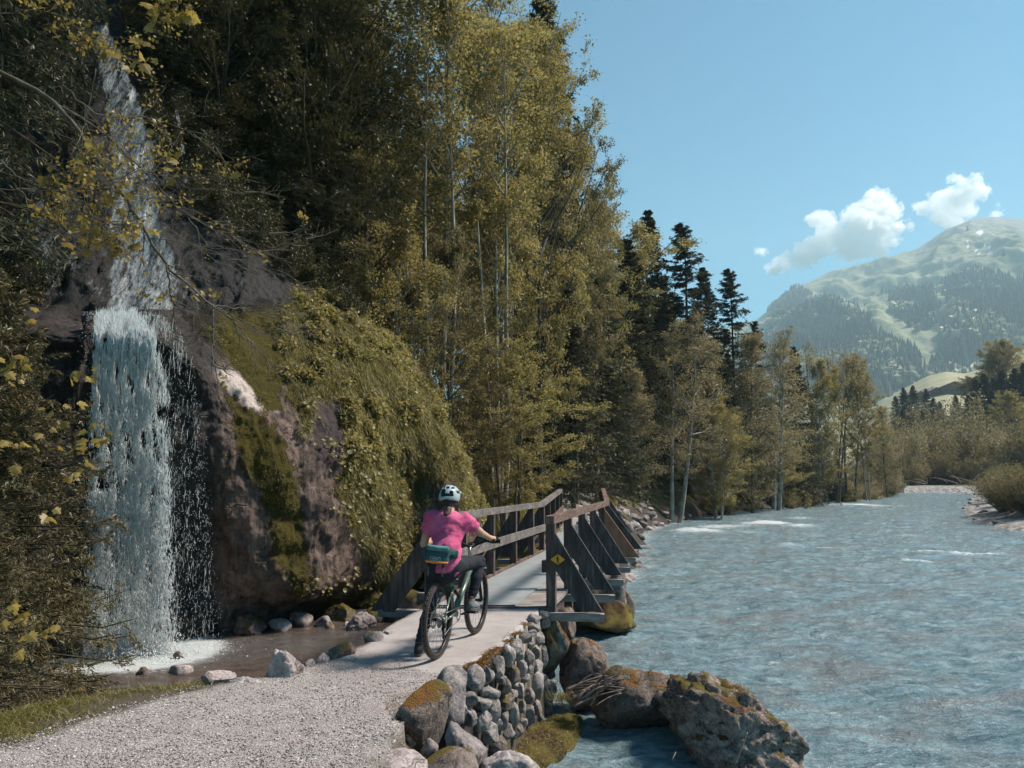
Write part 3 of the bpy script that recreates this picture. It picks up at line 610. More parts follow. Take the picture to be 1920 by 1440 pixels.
def brace_part(p, out, ax, z0, side, mat, lab=None, drop=0.0, wd=1.0):
    o = out*side; base = p+o*.06-ax*.045
    pts = [(0, 1.0), (.64*wd, .03-drop), (.36*wd, .03-drop), (0, .5)]
    mb = MB(); v = [base+o*s+np.array([0, 0, z]) for s, z in pts]; v2 = [q+ax*.05 for q in v]
    f = [[0, 1, 2, 3], [7, 6, 5, 4], [0, 4, 5, 1], [1, 5, 6, 2], [2, 6, 7, 3], [3, 7, 4, 0]]
    if side > 0: f = [x[::-1] for x in f]
    mb.add(np.array(v+v2), f); b = bpart(mb, 'brace', mat)
    if lab: b['label'] = lab
    return b
posts = {}
for side, (A, B, C) in ((-1, (LN, LB, LE)), (1, (RN, RB, RE))):
    for i, t in enumerate(TS):
        p = lerp(A, B, t); h = RH0*(1-t)+RH1*t
        posts[(side, i)] = (p, h)
        mb = MB(); dn = .30 if i else .36
        R = frame(AX); q = p+OUT*side*.0
        mb.box(q+np.array([0, 0, (h-.06-dn)/2]), (.11, .125, h-.06+dn), R); bpart(mb, 'post', M['w_post'])
        mb = MB(); opp = lerp(LN, LB, t) if side > 0 else None
        if side > 0:
            beam(mb, opp-OUT*.75+[0, 0, -.115], p+OUT*.72+[0, 0, -.115], .11, .1); bpart(mb, 'cross_beam', M['w_plank'])
        m_ = M['w_brace']; lab = None
        if side > 0 and i == 4: m_ = M['w_new']; lab = 'new copper coloured plank brace'
        if side < 0 and i == 0: brace_part(p, OUT, AX, 0, side, M['w_post'], None, .12, 1.25)
        else: brace_part(p, OUT, AX, 0, side, m_, lab, .08 if i == 4 and side > 0 else (.02 if i else .06), 1.2 if side > 0 and i >= 4 else 1.0)
    for j, t in enumerate((.28, .55, .8, 1.0)):
        p = lerp(B, C, t); h = RH1*(1-t)+RH2*t; mb = MB(); mb.box(p+np.array([0, 0, (h-.06-.3)/2]), (.11, .125, h+.24), frame(AX2)); bpart(mb, 'post', M['w_post'])
        if side > 0: mb = MB(); beam(mb, lerp(LB, LE, t)-OUT2*.7+[0, 0, -.115], p+OUT2*.7+[0, 0, -.115], .11, .1); bpart(mb, 'cross_beam', M['w_plank'])
        if j < 3: brace_part(p, OUT2, AX2, 0, side, M['w_brace'])
    up = lambda h: np.array([0, 0, h])
    cuts = [0, .417, 1.0] if side < 0 else [0, .417, 1.0]
    for t0, t1 in zip(cuts[:-1], cuts[1:]):
        mb = MB(); a = lerp(A, B, t0)+up(RH0*(1-t0)+RH1*t0); b = lerp(A, B, t1)+up(RH0*(1-t1)+RH1*t1)
        if t0 == 0: a = a-AX*.12
        beam(mb, a, b, .125, .105); bpart(mb, 'top_rail', M['w_rail'] if side < 0 else M['w_red'])
    mb = MB(); beam(mb, B+up(RH1), C+up(RH2)+AX2*.1, .12, .1); bpart(mb, 'top_rail', M['w_rail'] if side < 0 else M['w_red'])
    if side < 0:
        mb = MB(); beam(mb, A+OUT*.085+up(.60), B+OUT*.085+up(.56), .045, .15); bpart(mb, 'middle_rail', M['w_rail'])
        mb = MB(); beam(mb, B+OUT*.085+up(.56), C+OUT*.085+up(.54), .045, .15); bpart(mb, 'middle_rail', M['w_red'])
    else:
        mb = MB(); beam(mb, A-OUT*.10-AX*.02+up(.53), A-OUT*.10+AX*.10+up(.53), .06, .16); bpart(mb, 'rail_stub', M['w_post'])
# hiker sign
sg_ = empty('trail_sign', tuple(RN+OUT*.22-AX*.09+np.array([0, 0, .58])), 'small yellow diamond sign with black hiker pictogram on the nearest footbridge brace', 'sign')
M['yellow'] = simple('sign_yellow', (.62, .33, .035), .45, 0, .08, 12); M['black'] = simple('sign_black', (.03, .022, .018), .6)
cx_, cz_ = at(1045.5, 1048.5, (RN-AX*.09)[1])[[0, 2]]; sg_.location = (cx_, (RN-AX*.10)[1]-.02, cz_)
R = np.stack([OUT, AX, [0, 0, 1]], 1)
def flat(mb, pts, y, th=.004):
    n = len(pts); v = np.array([[x, y-th, z] for x, z in pts]+[[x, y, z] for x, z in pts])@R.T
    mb.v.append(v); b = mb.n; mb.n += 2*n; mb.at.append(np.full(2*n, .5))
    mb.f.append(np.arange(n)[None]+b); mb.mi.append(np.array([0])); mb.f.append(np.array([[i, (i+1) % n, (i+1) % n+n, i+n] for i in range(n)])+b); mb.mi.append(np.zeros(n))
def rr(w_, h, r=.012):
    P = []
    for ax_, az in ((w_, 0), (0, h), (-w_, 0), (0, -h)):
        v = np.array([ax_, az]); l = np.linalg.norm(v); tdir = np.array([-az, ax_])/l
        P += [v*(1-r/l)-tdir*r*.6*np.sign(1), v*(1-r/l*.4), v*(1-r/l)+tdir*r*.6]
    return P
mb = MB(); flat(mb, rr(.104, .078), 0); mb.build('plate', M['yellow'], sg_, smooth=False)
k = .0052; X0, Y0 = 12.2, 30.5
hk = [[(10.6, 34), (11, 31.5), (13.2, 31.5), (13.6, 34), (13.2, 36.5), (11, 36.5)]]
body = [(10, 28), (12, 30.5), (14, 29.5), (15, 25), (18.4, 20.6), (17.2, 19.6), (14, 22.5), (14.3, 20), (16.4, 14), (17.6, 5.5), (15.6, 5.5), (13.4, 13.5), (12, 16), (10.5, 12), (8.6, 5), (6.4, 5), (8.6, 13), (9.8, 20), (8, 20.5), (6.2, 23), (7, 27)]
body = [(x, z) for x, z in body]
mb = MB()
for poly in hk+[body]: flat(mb, [((x-12)*k*.62, (z-20.5)*k*.72) for x, z in poly], -.006, .003)
mb.build('hiker_pictogram', M['black'], sg_, smooth=False)
# ================================================================ ROCKS
import bmesh
_ico = {}
def ico(n):
    if n not in _ico:
        b = bmesh.new(); bmesh.ops.create_icosphere(b, subdivisions=n, radius=1); _ico[n] = (np.array([v.co for v in b.verts]), np.array([[v.index for v in f.verts] for f in b.faces])); b.free()
    return _ico[n]
def rockverts(seed, size, sub=4, rough=.25, cuts=6, squash=1.0):
    r = np.random.RandomState(seed); v, f = ico(sub); v = v.copy()
    for k in range(cuts):
        n = r.normal(size=3); n /= np.linalg.norm(n); d = .50+.38*r.rand(); s = np.maximum(0, v@n-d); v -= s[:, None]*n*.92
    o = r.rand(3)*50
    v = v*(1+rough*.75*fbm(v*1.1+o, 3)[:, None]-rough*.38*fbm(v*2.9+o, 4, .55, True)[:, None]+rough*.11*fbm(v*13+o, 3)[:, None])
    return v*np.array(size), f
def rock(name, loc, size, rz=0., seed=0, sub=4, mat='rock_grey', rough=.3, cuts=6, label=None, cat='rock', group=None, parent=None, rot=None):
    v, f = rockverts(seed, size, sub, rough, cuts)
    R = rotz(rz) if rot is None else np.array(Matrix.Rotation(rot[2], 3, 'Z') @ Matrix.Rotation(rot[1], 3, 'Y') @ Matrix.Rotation(rot[0], 3, 'X'))
    mb = MB().add(v@R.T, f); o = mb.build(name, M[mat], parent, loc=tuple(loc)); 
    if label: tag(o, label, cat, group)
    return o
def rpx(px, py, Y, w_, h, seed, mat, label, dr=.8, rz=0, rough=.34, cuts=9, sub=4, name='boulder', cat='rock', rot=None, group=None):
    s = Y/F; return rock(name, at(px, py+h*.22, Y), (w_*s/2, w_*s/2*dr, h*s*.74), rz, seed, sub, mat, rough, cuts, label, cat, rot=rot, group=group)
M['rock_river'] = rockmat('river_boulder', (.11, .078, .064), (.26, .205, .18), (.46, .40, .365), mossamt=.52, orange=.6)
# dry stone wall
wall = empty('stone_wall', tuple(atz(985, 1300, .2)), 'round grey cobble retaining wall with orange moss under the end of the path', 'stone wall'); WO = np.array(wall.location)
PA, PB, PC = atz(940, 1219, 1.4), atz(1008, 1156, 1.4), atz(1038, 1312, 0.12)
wn = np.cross(PB-PA, PC-PA); wn /= np.linalg.norm(wn)
def onwall(px, py): r = ray(px, py); t = ((PA-np.array([0, 0, CAMZ]))@wn)/(r@wn); return np.array([0, 0, CAMZ])+r*t
CO = [(1000,410,80,125),(1055,385,95,125),(1122,415,66,95),(1165,385,60,85),(1215,420,55,125),(940,480,88,115),(1080,490,66,95),(1015,530,105,105),(1127,500,48,54),(1175,485,75,85),(870,525,88,100),(800,560,120,150),(1255,520,62,95),(1215,545,58,54),(1100,555,70,70),(975,600,75,85),(1170,590,95,155),(900,640,98,80),(1025,640,68,64),(1068,620,72,85),(1120,655,74,84),(1235,635,85,145),(770,670,115,75),(842,700,115,85),(985,690,105,115),(915,740,98,115),(1085,715,60,85),(722,740,64,95),(1165,725,75,85),(845,800,108,125),(765,785,98,105),(1035,765,64,135),(975,810,75,105),(1130,780,85,115),(895,880,135,110),(935,960,105,125),(1045,865,85,95),(1160,198,85,70),(1218,165,60,55),(1222,215,60,70),(1150,245,85,60),(1098,305,95,62),(1142,280,62,52),(1185,320,62,80),(1240,375,60,90),(1232,300,66,85),(1275,600,50,90),(1000,870,75,80),(1190,800,60,80),(1240,740,70,70),(860,620,70,60),(1030,585,60,50),(960,560,60,60),(1275,430,50,80),(1140,350,50,50),(1090,820,60,60),(930,820,60,70)]
for i, (x, y, w_, h) in enumerate(CO):
    p = onwall(640+x*.3125, 1100+y*.3125); s = p[1]/F*.3125; r = random.Random(i)
    th = .5*min(w_, h)*s*1.25
    v, f = rockverts(200+i, (w_*s/2*1.17, th*1.1, h*s/2*1.15), 4, .24, 8); a = math.atan2((PB-PA)[1], (PB-PA)[0])
    mb = MB().add(v@rotz(r.uniform(-.25, .35)).T+p-WO+wn*0, f); mb.build('stone', M['rock_cobble' if i not in (7, 24, 15, 35, 36) else 'rock_brown'], wall)
# mortar / fill behind the cobbles
M['fill'] = rockmat('wall_fill', (.02, .015, .012), (.05, .038, .03), (.1, .08, .06), mossamt=.2, orange=.6, sc=3)
wdn = np.cross(wn, (PB-PA)/np.linalg.norm(PB-PA)); wdn *= np.sign(wdn[2]); fill = MB(); top = [(1030, 1135), (1012, 1153), (985, 1182), (945, 1217), (885, 1252), (850, 1272), (800, 1290)]; rows = []
for px, py in []:
    a = atz(px, py, 1.37); nrm = np.array([wn[0], wn[1], 0]); nrm /= np.linalg.norm(nrm); nrm = nrm*np.sign(nrm[0])
    i_ = -nrm*.09; dn_ = lambda k: -wdn*k; rows.append([a-nrm*.3, a+i_*1.2, a+i_+dn_(.35), a+i_+dn_(.8), a+i_+dn_(1.25), a+i_+dn_(1.9)])
ia = onwall(862, 1268); ib = onwall(1036, 1128); wi = np.array([-abs(wn[0]), -wn[1]*np.sign(wn[0]), 0]); wi /= np.linalg.norm(wi); rows = [[ia*(1-u)+ib*u+wi*(.05+.03*u)-wdn*v+(wi*.15 if v < .07 else 0) for v in (.06+.12*(1-u)**2, .10+.12*(1-u)**2, .5, 1.0, 1.5, 2.1)] for u in np.linspace(-.02, 1.0, 8)]; rows = surf(np.array(rows), 90, 60); rows = rows+.035*fbm(rows*5, 3)[..., None]*np.array([1, 1, .3]); fill.grid(rows-WO); fill.build('earth_core', M['fill'], wall)
rpx(795, 1328, 6.05, 150, 95, 11, 'rock_brown', 'large angular grey block forming the near corner of the cobble wall', .7, .3, .16, 9, 5)
rpx(850, 1290, 6.45, 78, 78, 12, 'rock_grey', 'rounded grey boulder on top of the cobble wall above the angular corner block', .9, .1, .18, 5)
rpx(872, 1402, 5.75, 112, 100, 13, 'rock_grey', 'knobbly grey boulder at the foot of the cobble wall beside the gravel', .9, .4, .3, 8, 5)
rpx(850, 1440, 5.35, 130, 60, 14, 'rock_brown', 'flat brown rock half buried in front of the knobbly grey boulder', .9, .1, .2, 7)
rpx(958, 1440, 5.7, 118, 62, 15, 'rock_pale', 'pale rock with orange moss cut by the lower edge near the green mossy ledge', .9, .2, .25, 6, 5)
rpx(745, 1438, 5.3, 128, 52, 16, 'rock_pale', 'low pale boulder embedded in the gravel at the lower edge', 1, .1, .25, 6)
rpx(772, 1380, 5.95, 28, 22, 17, 'rock_pale', 'small pale angular stone on the gravel below the corner block', 1, .8, .3, 7, 3, 'stone', 'stone')
rpx(806, 1398, 5.8, 34, 26, 18, 'rock_grey', 'fist sized grey stone left of the knobbly grey boulder', 1, .2, .3, 7, 3, 'stone', 'stone')
for i in range(26):
    r = random.Random(i+50); px = r.uniform(735, 850); py = r.uniform(1375, 1440)+ (px-735)*.1
    X = atz(px, min(py, 1436), 1.0); z = float(near(X[0], X[1])); sz = r.uniform(.015, .05)
    rock('stone', (X[0], X[1], z), (sz*1.3, sz, sz*.8), r.random()*3, 60+i, 2, 'rock_grey', .3, 5, 'small grey stone scattered on the gravel slope under the corner block', 'stone', 'stones on the gravel slope')
# mossy ledge
la, lb = atz(945, 1450, .12), atz(1070, 1352, .12); d = lb-la; ang = math.atan2(d[1], d[0]); c_ = (la+lb)/2
M['moss_thick'] = rockmat('thick_moss', (.05, .042, .02), (.10, .085, .025), (.15, .13, .04), moss=(.12, .095, .018), mossamt=1.1, orange=.25, sc=2)
v, f = rockverts(21, (np.linalg.norm(d)/2*1.3, .32, .22), 5, .2, 3); mb = MB().add(v@rotz(ang).T, f)
LEDGE = (v@rotz(ang).T+np.array([c_[0]-.02, c_[1]-.05, .06])); tag(mb.build('mossy_ledge', M['moss_thick'], loc=(c_[0]-.02, c_[1]-.05, .06)), 'long low ledge covered in thick yellow green moss between cobble wall and river inlet', 'ledge')
# river boulders
A_, B_ = at(1275, 1312, 9.5), at(1490, 1425, 7.9); v, f = rockverts(47, (.5*np.linalg.norm(B_-A_)*1.30, .84, .64), 6, .5, 12); d = B_-A_; R = frame(d); v = v@R.T; tag(MB().add(v, f).build('boulder', M['rock_river'], loc=tuple((A_+B_)/2-np.array([0, 0, .12]))), 'longest grey brown boulder sloping into the river with grass tufts on its back', 'rock')
rpx(1205, 1300, 9.8, 190, 104, 32, 'rock_brown', 'mossy wedge shaped boulder joined to the left end of the largest river boulder', .8, .2, .28, 7, 5, rot=(0, .2, .3))
rpx(1090, 1250, 10.4, 112, 98, 33, 'rock_brown', 'brown boulder right of the cobble wall with a nest of driftwood against it', .9, .5, .3, 8, 5)
rpx(1040, 1195, 10.3, 62, 80, 34, 'rock_moss', 'rust and moss covered rock under the near right bridge post', .9, .1, .3, 6)
rpx(1062, 1160, 10.6, 50, 44, 35, 'rock_brown', 'small brown rock with orange moss just right of the near bridge post', .9, .9, .3, 6)
rpx(1120, 1105, 16.0, 150, 125, 36, 'rock_brown', 'tall reddish boulder carrying the far side of the footbridge above the river', .8, .3, .3, 9, 5)
rpx(1150, 1100, 15.6, 62, 80, 37, 'rock_grey', 'grey boulder sticking out beneath the third right brace of the footbridge', .9, .8, .3, 7)
rpx(1135, 1148, 15.2, 130, 44, 38, 'moss_thick', 'low moss cushioned rock at the waterline under the footbridge braces', .7, .1, .25, 5)
rpx(1160, 1125, 15.6, 66, 62, 39, 'rock_moss', 'rounded green moss rock at the outer corner below the footbridge', .8, .3, .25, 5)
# left side of bridge and pool rim
LR = [(762, 1128, 11.6, 130, 92, 'rock_moss', 'big mossy boulder with pale top under the near left bridge brace', .8),
 (532, 1248, 6.95, 74, 62, 'rock_pale', 'round whitish cracked boulder on the left edge of the gravel path', .9),
 (582, 1242, 7.15, 26, 22, 'rock_pale', 'small white stone just right of the round whitish boulder', .9),
 (604, 1237, 7.2, 32, 26, 'rock_pale', 'white rounded stone between the whitish boulder and the rusty mossy rock', .9),
 (640, 1219, 7.6, 62, 40, 'rock_brown', 'rusty orange mossed rock along the left edge of the concrete path', .8),
 (650, 1238, 7.2, 46, 20, 'rock_pale', 'flat pale rock lying on the gravel below the rusty mossed rock', 1.1),
 (664, 1222, 7.5, 18, 14, 'rock_grey', 'egg sized stone beside the rusty mossed rock', 1),
 (700, 1192, 8.2, 48, 32, 'rock_grey', 'knobbly dark grey rock on the path edge left of the rider', .9),
 (733, 1188, 8.35, 44, 16, 'rock_pale', 'flat pale rock set into the path edge near the rider', 1),
 (760, 1170, 8.8, 40, 18, 'rock_pale', 'low pale rock on the path edge behind the standing foot of the rider', 1),
 (458, 1281, 6.6, 96, 20, 'rock_pale', 'long flat white slab stone between grass and gravel path', .5),
 (412, 1270, 6.9, 72, 34, 'rock_pale', 'pinkish white rock in the grass behind the long flat slab stone', .9),
 (336, 1254, 7.7, 54, 24, 'rock_pale', 'flat pink speckled stone at the pool edge behind the grass', .8),
 (334, 1230, 8.6, 24, 18, 'rock_brown', 'dark pointed rock standing in the pool below the waterfall', .9),
 (268, 1258, 7.7, 30, 20, 'rock_brown', 'brown wet rock at the pool rim left of the pink speckled stone', .9),
 (84, 1258, 7.8, 26, 12, 'rock_grey', 'small pale stone in the shallow pool at the far left', .9),
 (22, 1248, 8.3, 36, 22, 'rock_grey', 'grey rock at the left pool shore near the picture edge', .9),
 (146, 1298, 6.9, 50, 22, 'rock_brown', 'dark rotten lump lying on the bank between pool and gravel', .9),
 (470, 1168, 10.7, 90, 46, 'rock_brown', 'pinkish brown rock ledge block right of the waterfall foot', .6),
 (524, 1172, 11.0, 54, 26, 'rock_pale', 'pale low rock at the far pool edge beside the ledge block', .8),
 (566, 1160, 11.3, 56, 34, 'rock_grey', 'smooth slate grey rock on the far pool edge', .8),
 (606, 1166, 11.2, 38, 24, 'rock_grey', 'rounded bluish stone on the far pool edge', .9),
 (618, 1174, 10.9, 20, 16, 'rock_brown', 'small brown stone in the water before the rounded bluish stone', .9),
 (650, 1170, 10.9, 16, 12, 'rock_pale', 'tiny light stone in the water of the far pool edge', .9),
 (678, 1166, 10.9, 64, 34, 'rock_grey', 'pointed pale grey rock at the right end of the pool', .8),
 (704, 1150, 11.3, 46, 38, 'rock_moss', 'mossy stone between pointed grey rock and big mossy boulder', .9),
 (640, 1148, 11.9, 80, 34, 'rock_moss', 'moss mound at the back of the pool under the overhang', .8),
 (686, 1118, 12.3, 90, 50, 'moss_thick', 'bright green grassy hummock beneath the cliff left of the big mossy boulder', .8),
 (124, 1186, 9.35, 120, 100, 'rock_brown', 'dark wet block of rock left of the waterfall foot', .8)]
for i, (px, py, Y, w_, h, m_, lab, dr) in enumerate(LR):
    zg = 1.36 if (py > 1180 and px > 440 and Y < 9) or i in (10, 11) else (.78 if i not in (0,) else .7); Y = atz(px, py+h*.5, zg)[1]+w_*dr*Y/F*.3
    rpx(px, py, Y, w_, h, 300+i, m_, lab, dr, (.3*i, 0, .3*i)[0], .36, 10, 5 if w_ > 60 else 3, 'boulder' if w_ > 60 else 'rock')
# riprap along the far bank, one object each
r = random.Random(5); k = 0
protos = [rockverts(500+i, (1, .85, .7), 3, .28, 8) for i in range(6)]; pm = []
for i, (v, f) in enumerate(protos):
    o = MB().add(v, f).build('riprap_stone', M['rock_grey' if i % 3 else 'rock_pale'], link=False); pm.append(o)
def riprap(x, y, z, s, label, group, name='riprap_stone'):
    o = r.choice(pm).copy(); o.name = name; COL.objects.link(o); o.location = (x, y, z); o.scale = (s*r.uniform(.8, 1.3), s*r.uniform(.7, 1.1), s*r.uniform(.6, 1)); o.rotation_euler = (r.uniform(-.3, .3), r.uniform(-.3, .3), r.uniform(0, 6))
    tag(o, label, 'stone', group)
for i in range(120):
    t = r.random()**1.7; y = 16.5+t*70; x = np.interp(y, BANK[:, 1], BANK[:, 0]); dx = r.uniform(-1.9, .5); z = float(ground_z(x+dx, y)); s = r.uniform(.12, .34)*(1+.5*t)
    riprap(x+dx, y, max(z, -.1)+.03, s, 'rough grey bank stone '+('just past the far end of the footbridge' if y < 30 else 'at the foot of the leaning alder trunks' if y < 52 else 'far up the left river bank'), 'bank stones beyond the footbridge')
for i in range(110):
    y = 18+r.random()*26; x = np.interp(y, BANK[:, 1], BANK[:, 0]); dx = r.uniform(-2.4, .3); z = float(ground_z(x+dx, y)); riprap(x+dx, y, max(z, -.1)+.02, r.uniform(.16, .42), 'rough grey bank stone '+('just past the far end of the footbridge' if y < 30 else 'at the foot of the leaning alder trunks'), 'bank stones beyond the footbridge')
for i in range(62):
    t = r.random(); y = 36+t*70; x = np.interp(y, RBANK[:, 1], RBANK[:, 0]); dx = r.uniform(-2.2, 3.5); z = float(rz(np.array(x+dx), np.array(y))); s = r.uniform(.08, .26)*(1+.6*t)
    riprap(x+dx, y, max(z, -.1)+.03, s, 'pale river stone on the gravel shore of the right bank', 'stones on the right gravel shore')
# loose gravel (uncountable)
def scatter_gravel():
    rg = np.random.RandomState(9); N = 26000; py = 1245+rg.rand(N)**.9*260; px = rg.rand(N)*950-20
    sx, sy = [], []
    rr_ = np.array([atz(a, b, ZP) for a, b in zip(px, py)]); d = dpath(rr_[:, 0], rr_[:, 1]); sl = inpoly(rr_[:, 0], rr_[:, 1], SLABP)
    k = (d > -.25) & (~sl | (rg.rand(N) < .03)); rr_ = rr_[k]; z = ground_z(rr_[:, 0], rr_[:, 1]); N = len(rr_)
    v, f = ico(1); s = (.0025+.0065*rg.rand(N)**3.5)
    J = v[None]*(1+.35*rg.normal(size=(N, len(v), 1))*.5)*np.stack([s*1.3, s, s*.7], -1)[:, None]
    a = rg.rand(N)*6.28; c, sn = np.cos(a), np.sin(a); X = J[..., 0]*c[:, None]-J[..., 1]*sn[:, None]; Y = J[..., 0]*sn[:, None]+J[..., 1]*c[:, None]
    V = np.stack([X+rr_[:, :1], Y+rr_[:, 1:2], J[..., 2]+z[:, None]+.003], -1)
    t = NTree('gravel_stone'); col = t.ramp(t.attr('tint'), [(0, (.12, .105, .10)), (.5, (.28, .265, .26)), (.85, (.44, .42, .41)), (1, (.62, .60, .58))]); m_ = t.pbr(col, .85, spec=.2)
    o = MB().add(V.reshape(-1, 3), (f[None]+len(v)*np.arange(N)[:, None, None]).reshape(-1, 3), 0, np.repeat(rg.rand(N), len(v))).build('gravel', m_, smooth=False); tag(o, 'loose grey gravel spread over the path', 'gravel', kind='stuff')
scatter_gravel()
# driftwood
M['stick'] = barkmat('dead_wood', (.12, .085, .075), (.33, .26, .24), 20)
for i in range(34):
    q = random.Random(i+3); a0 = at(q.uniform(1060, 1110), q.uniform(1290, 1325), 9.7-q.random()*.4); b0 = at(q.uniform(1120, 1175), q.uniform(1262, 1300), 9.6-q.random()*.3)
    if i % 5 == 4: a0 = at(q.uniform(1060, 1090), 1290, 9.6); b0 = at(q.uniform(1160, 1180), q.uniform(1280, 1300), 9.4)
    m_ = (a0+b0)/2+np.array([q.uniform(-.05, .05), q.uniform(-.05, .05), q.uniform(-.02, .1)]); r0 = q.uniform(.008, .019) if i else .045
    mb = MB(); mb.tube(curve([a0, m_, b0], 9)-a0, np.linspace(r0, r0*.35, 9), 6)
    tag(mb.build('stick', M['stick'], loc=tuple(a0)), 'bleached driftwood stick in the tangle between the cobble wall and the river boulders' if i else 'thickest dark branch in the driftwood tangle beside the cobble wall', 'stick', 'driftwood sticks')
for i, (a0, b0, Y) in enumerate((((1118, 1322), (1165, 1300), 9.2), ((1215, 1262), (1232, 1248), 9.5), ((1188, 1300), (1205, 1255), 9.4), ((1260, 1425), (1266, 1410), 8), ((1375, 1438), (1402, 1372), 7.6))):
    A = at(*a0, Y); B = at(*b0, Y+.1); mb = MB(); mb.tube(curve([A, (A+B)/2+[.02, 0, .03], B], 8)-A, np.linspace(.008, .004, 8), 5)
    tag(mb.build('twig', M['stick'], loc=tuple(A)), ['dead twig reaching from the driftwood tangle over the inlet water', 'pale twig lying on the wedge shaped boulder', 'thin upright dead twig before the wedge shaped boulder', 'short stalk sticking out of the inlet water', 'thin dead stem leaning on the face of the largest river boulder'][i], 'twig')
# ================================================================ VEGETATION
def tubes(mb, P, R, n=4, mi=0, a=None):
    P = np.asarray(P); N, K = P.shape[:2]; t = np.gradient(P, axis=1); t /= np.linalg.norm(t, axis=-1)[..., None]+1e-9
    ref = np.where(np.abs(t[:, :1, 2:3]) > .9, np.array([1., 0, 0]), np.array([0, 0, 1.])); u = np.cross(ref+t*0, t); u /= np.linalg.norm(u, axis=-1)[..., None]+1e-9
    v = np.cross(t, u); an = np.arange(n)*2*math.pi/n; R = np.broadcast_to(R, (N, K))
    V = P[:, :, None]+R[:, :, None, None]*(np.cos(an)[:, None]*u[:, :, None]+np.sin(an)[:, None]*v[:, :, None])
    i = np.arange(K-1)[:, None]; j = np.arange(n)[None]; j2 = (j+1) % n
    f = np.stack([i*n+j, i*n+j2, (i+1)*n+j2, (i+1)*n+j], -1).reshape(-1, 4)
    mb.add(V.reshape(-1, 3), (f[None]+np.arange(N)[:, None, None]*n*K).reshape(-1, 4), mi, a)
def grow(st, d, L, K, up, wob, rg):
    N = len(st); P = [st]; d = d/(np.linalg.norm(d, axis=1)[:, None]+1e-9)
    up = np.broadcast_to(up, (N,))
    for k in range(K):
        d = d+rg.normal(size=(N, 3))*wob; d[:, 2] += up/K; d = d/(np.linalg.norm(d, axis=1)[:, None]+1e-9); P.append(P[-1]+d*(L/K)[:, None])
    return np.stack(P, 1)
def childs(P, L, per, t0, ang, flat, ratio, rg, taper=.6):
    N, K = P.shape[:2]; idx = np.repeat(np.arange(N), per); t = np.clip((np.tile(np.arange(per), N)+rg.rand(N*per))/per, 0, 1)*(1-t0)+t0
    x = t*(K-1); i = np.minimum(x.astype(int), K-2); f = (x-i)[:, None]; p = P[idx, i]*(1-f)+P[idx, i+1]*f; d = P[idx, i+1]-P[idx, i]; d /= np.linalg.norm(d, axis=1)[:, None]+1e-9
    s = rg.normal(size=(len(idx), 3)); s[:, 2] *= flat; s -= d*(s*d).sum(1)[:, None]; s /= np.linalg.norm(s, axis=1)[:, None]+1e-9
    a = ang*(.75+.5*rg.rand(len(idx)))[:, None]; nd = d*np.cos(a)+s*np.sin(a)
    return p, nd, L[idx]*ratio*(1-t*taper)*(.6+.8*rg.rand(len(idx))), idx, t
def leaves(mb, C, D, S, rg, asp=.55, tilt=.6, tint=None, bend=.0):
    N = len(C); nrm = rg.normal(size=(N, 3))*tilt+np.array([0, 0, 1.]); nrm /= np.linalg.norm(nrm, axis=1)[:, None]
    D = D/(np.linalg.norm(D, axis=1)[:, None]+1e-9); s = np.cross(nrm, D); s /= np.linalg.norm(s, axis=1)[:, None]+1e-9
    S = np.broadcast_to(S, (N,))[:, None]; w = s*S*asp*.5
    V = np.stack([C-D*S*.5, C+w+nrm*S*.06, C+D*S*.5-np.array([0, 0, 1.])*S*bend, C-w+nrm*S*.06], 1)
    if tint is None: tint = rg.rand(N)
    mb.add(V.reshape(-1, 3), np.arange(4*N).reshape(-1, 4), 0, np.repeat(tint, 4))
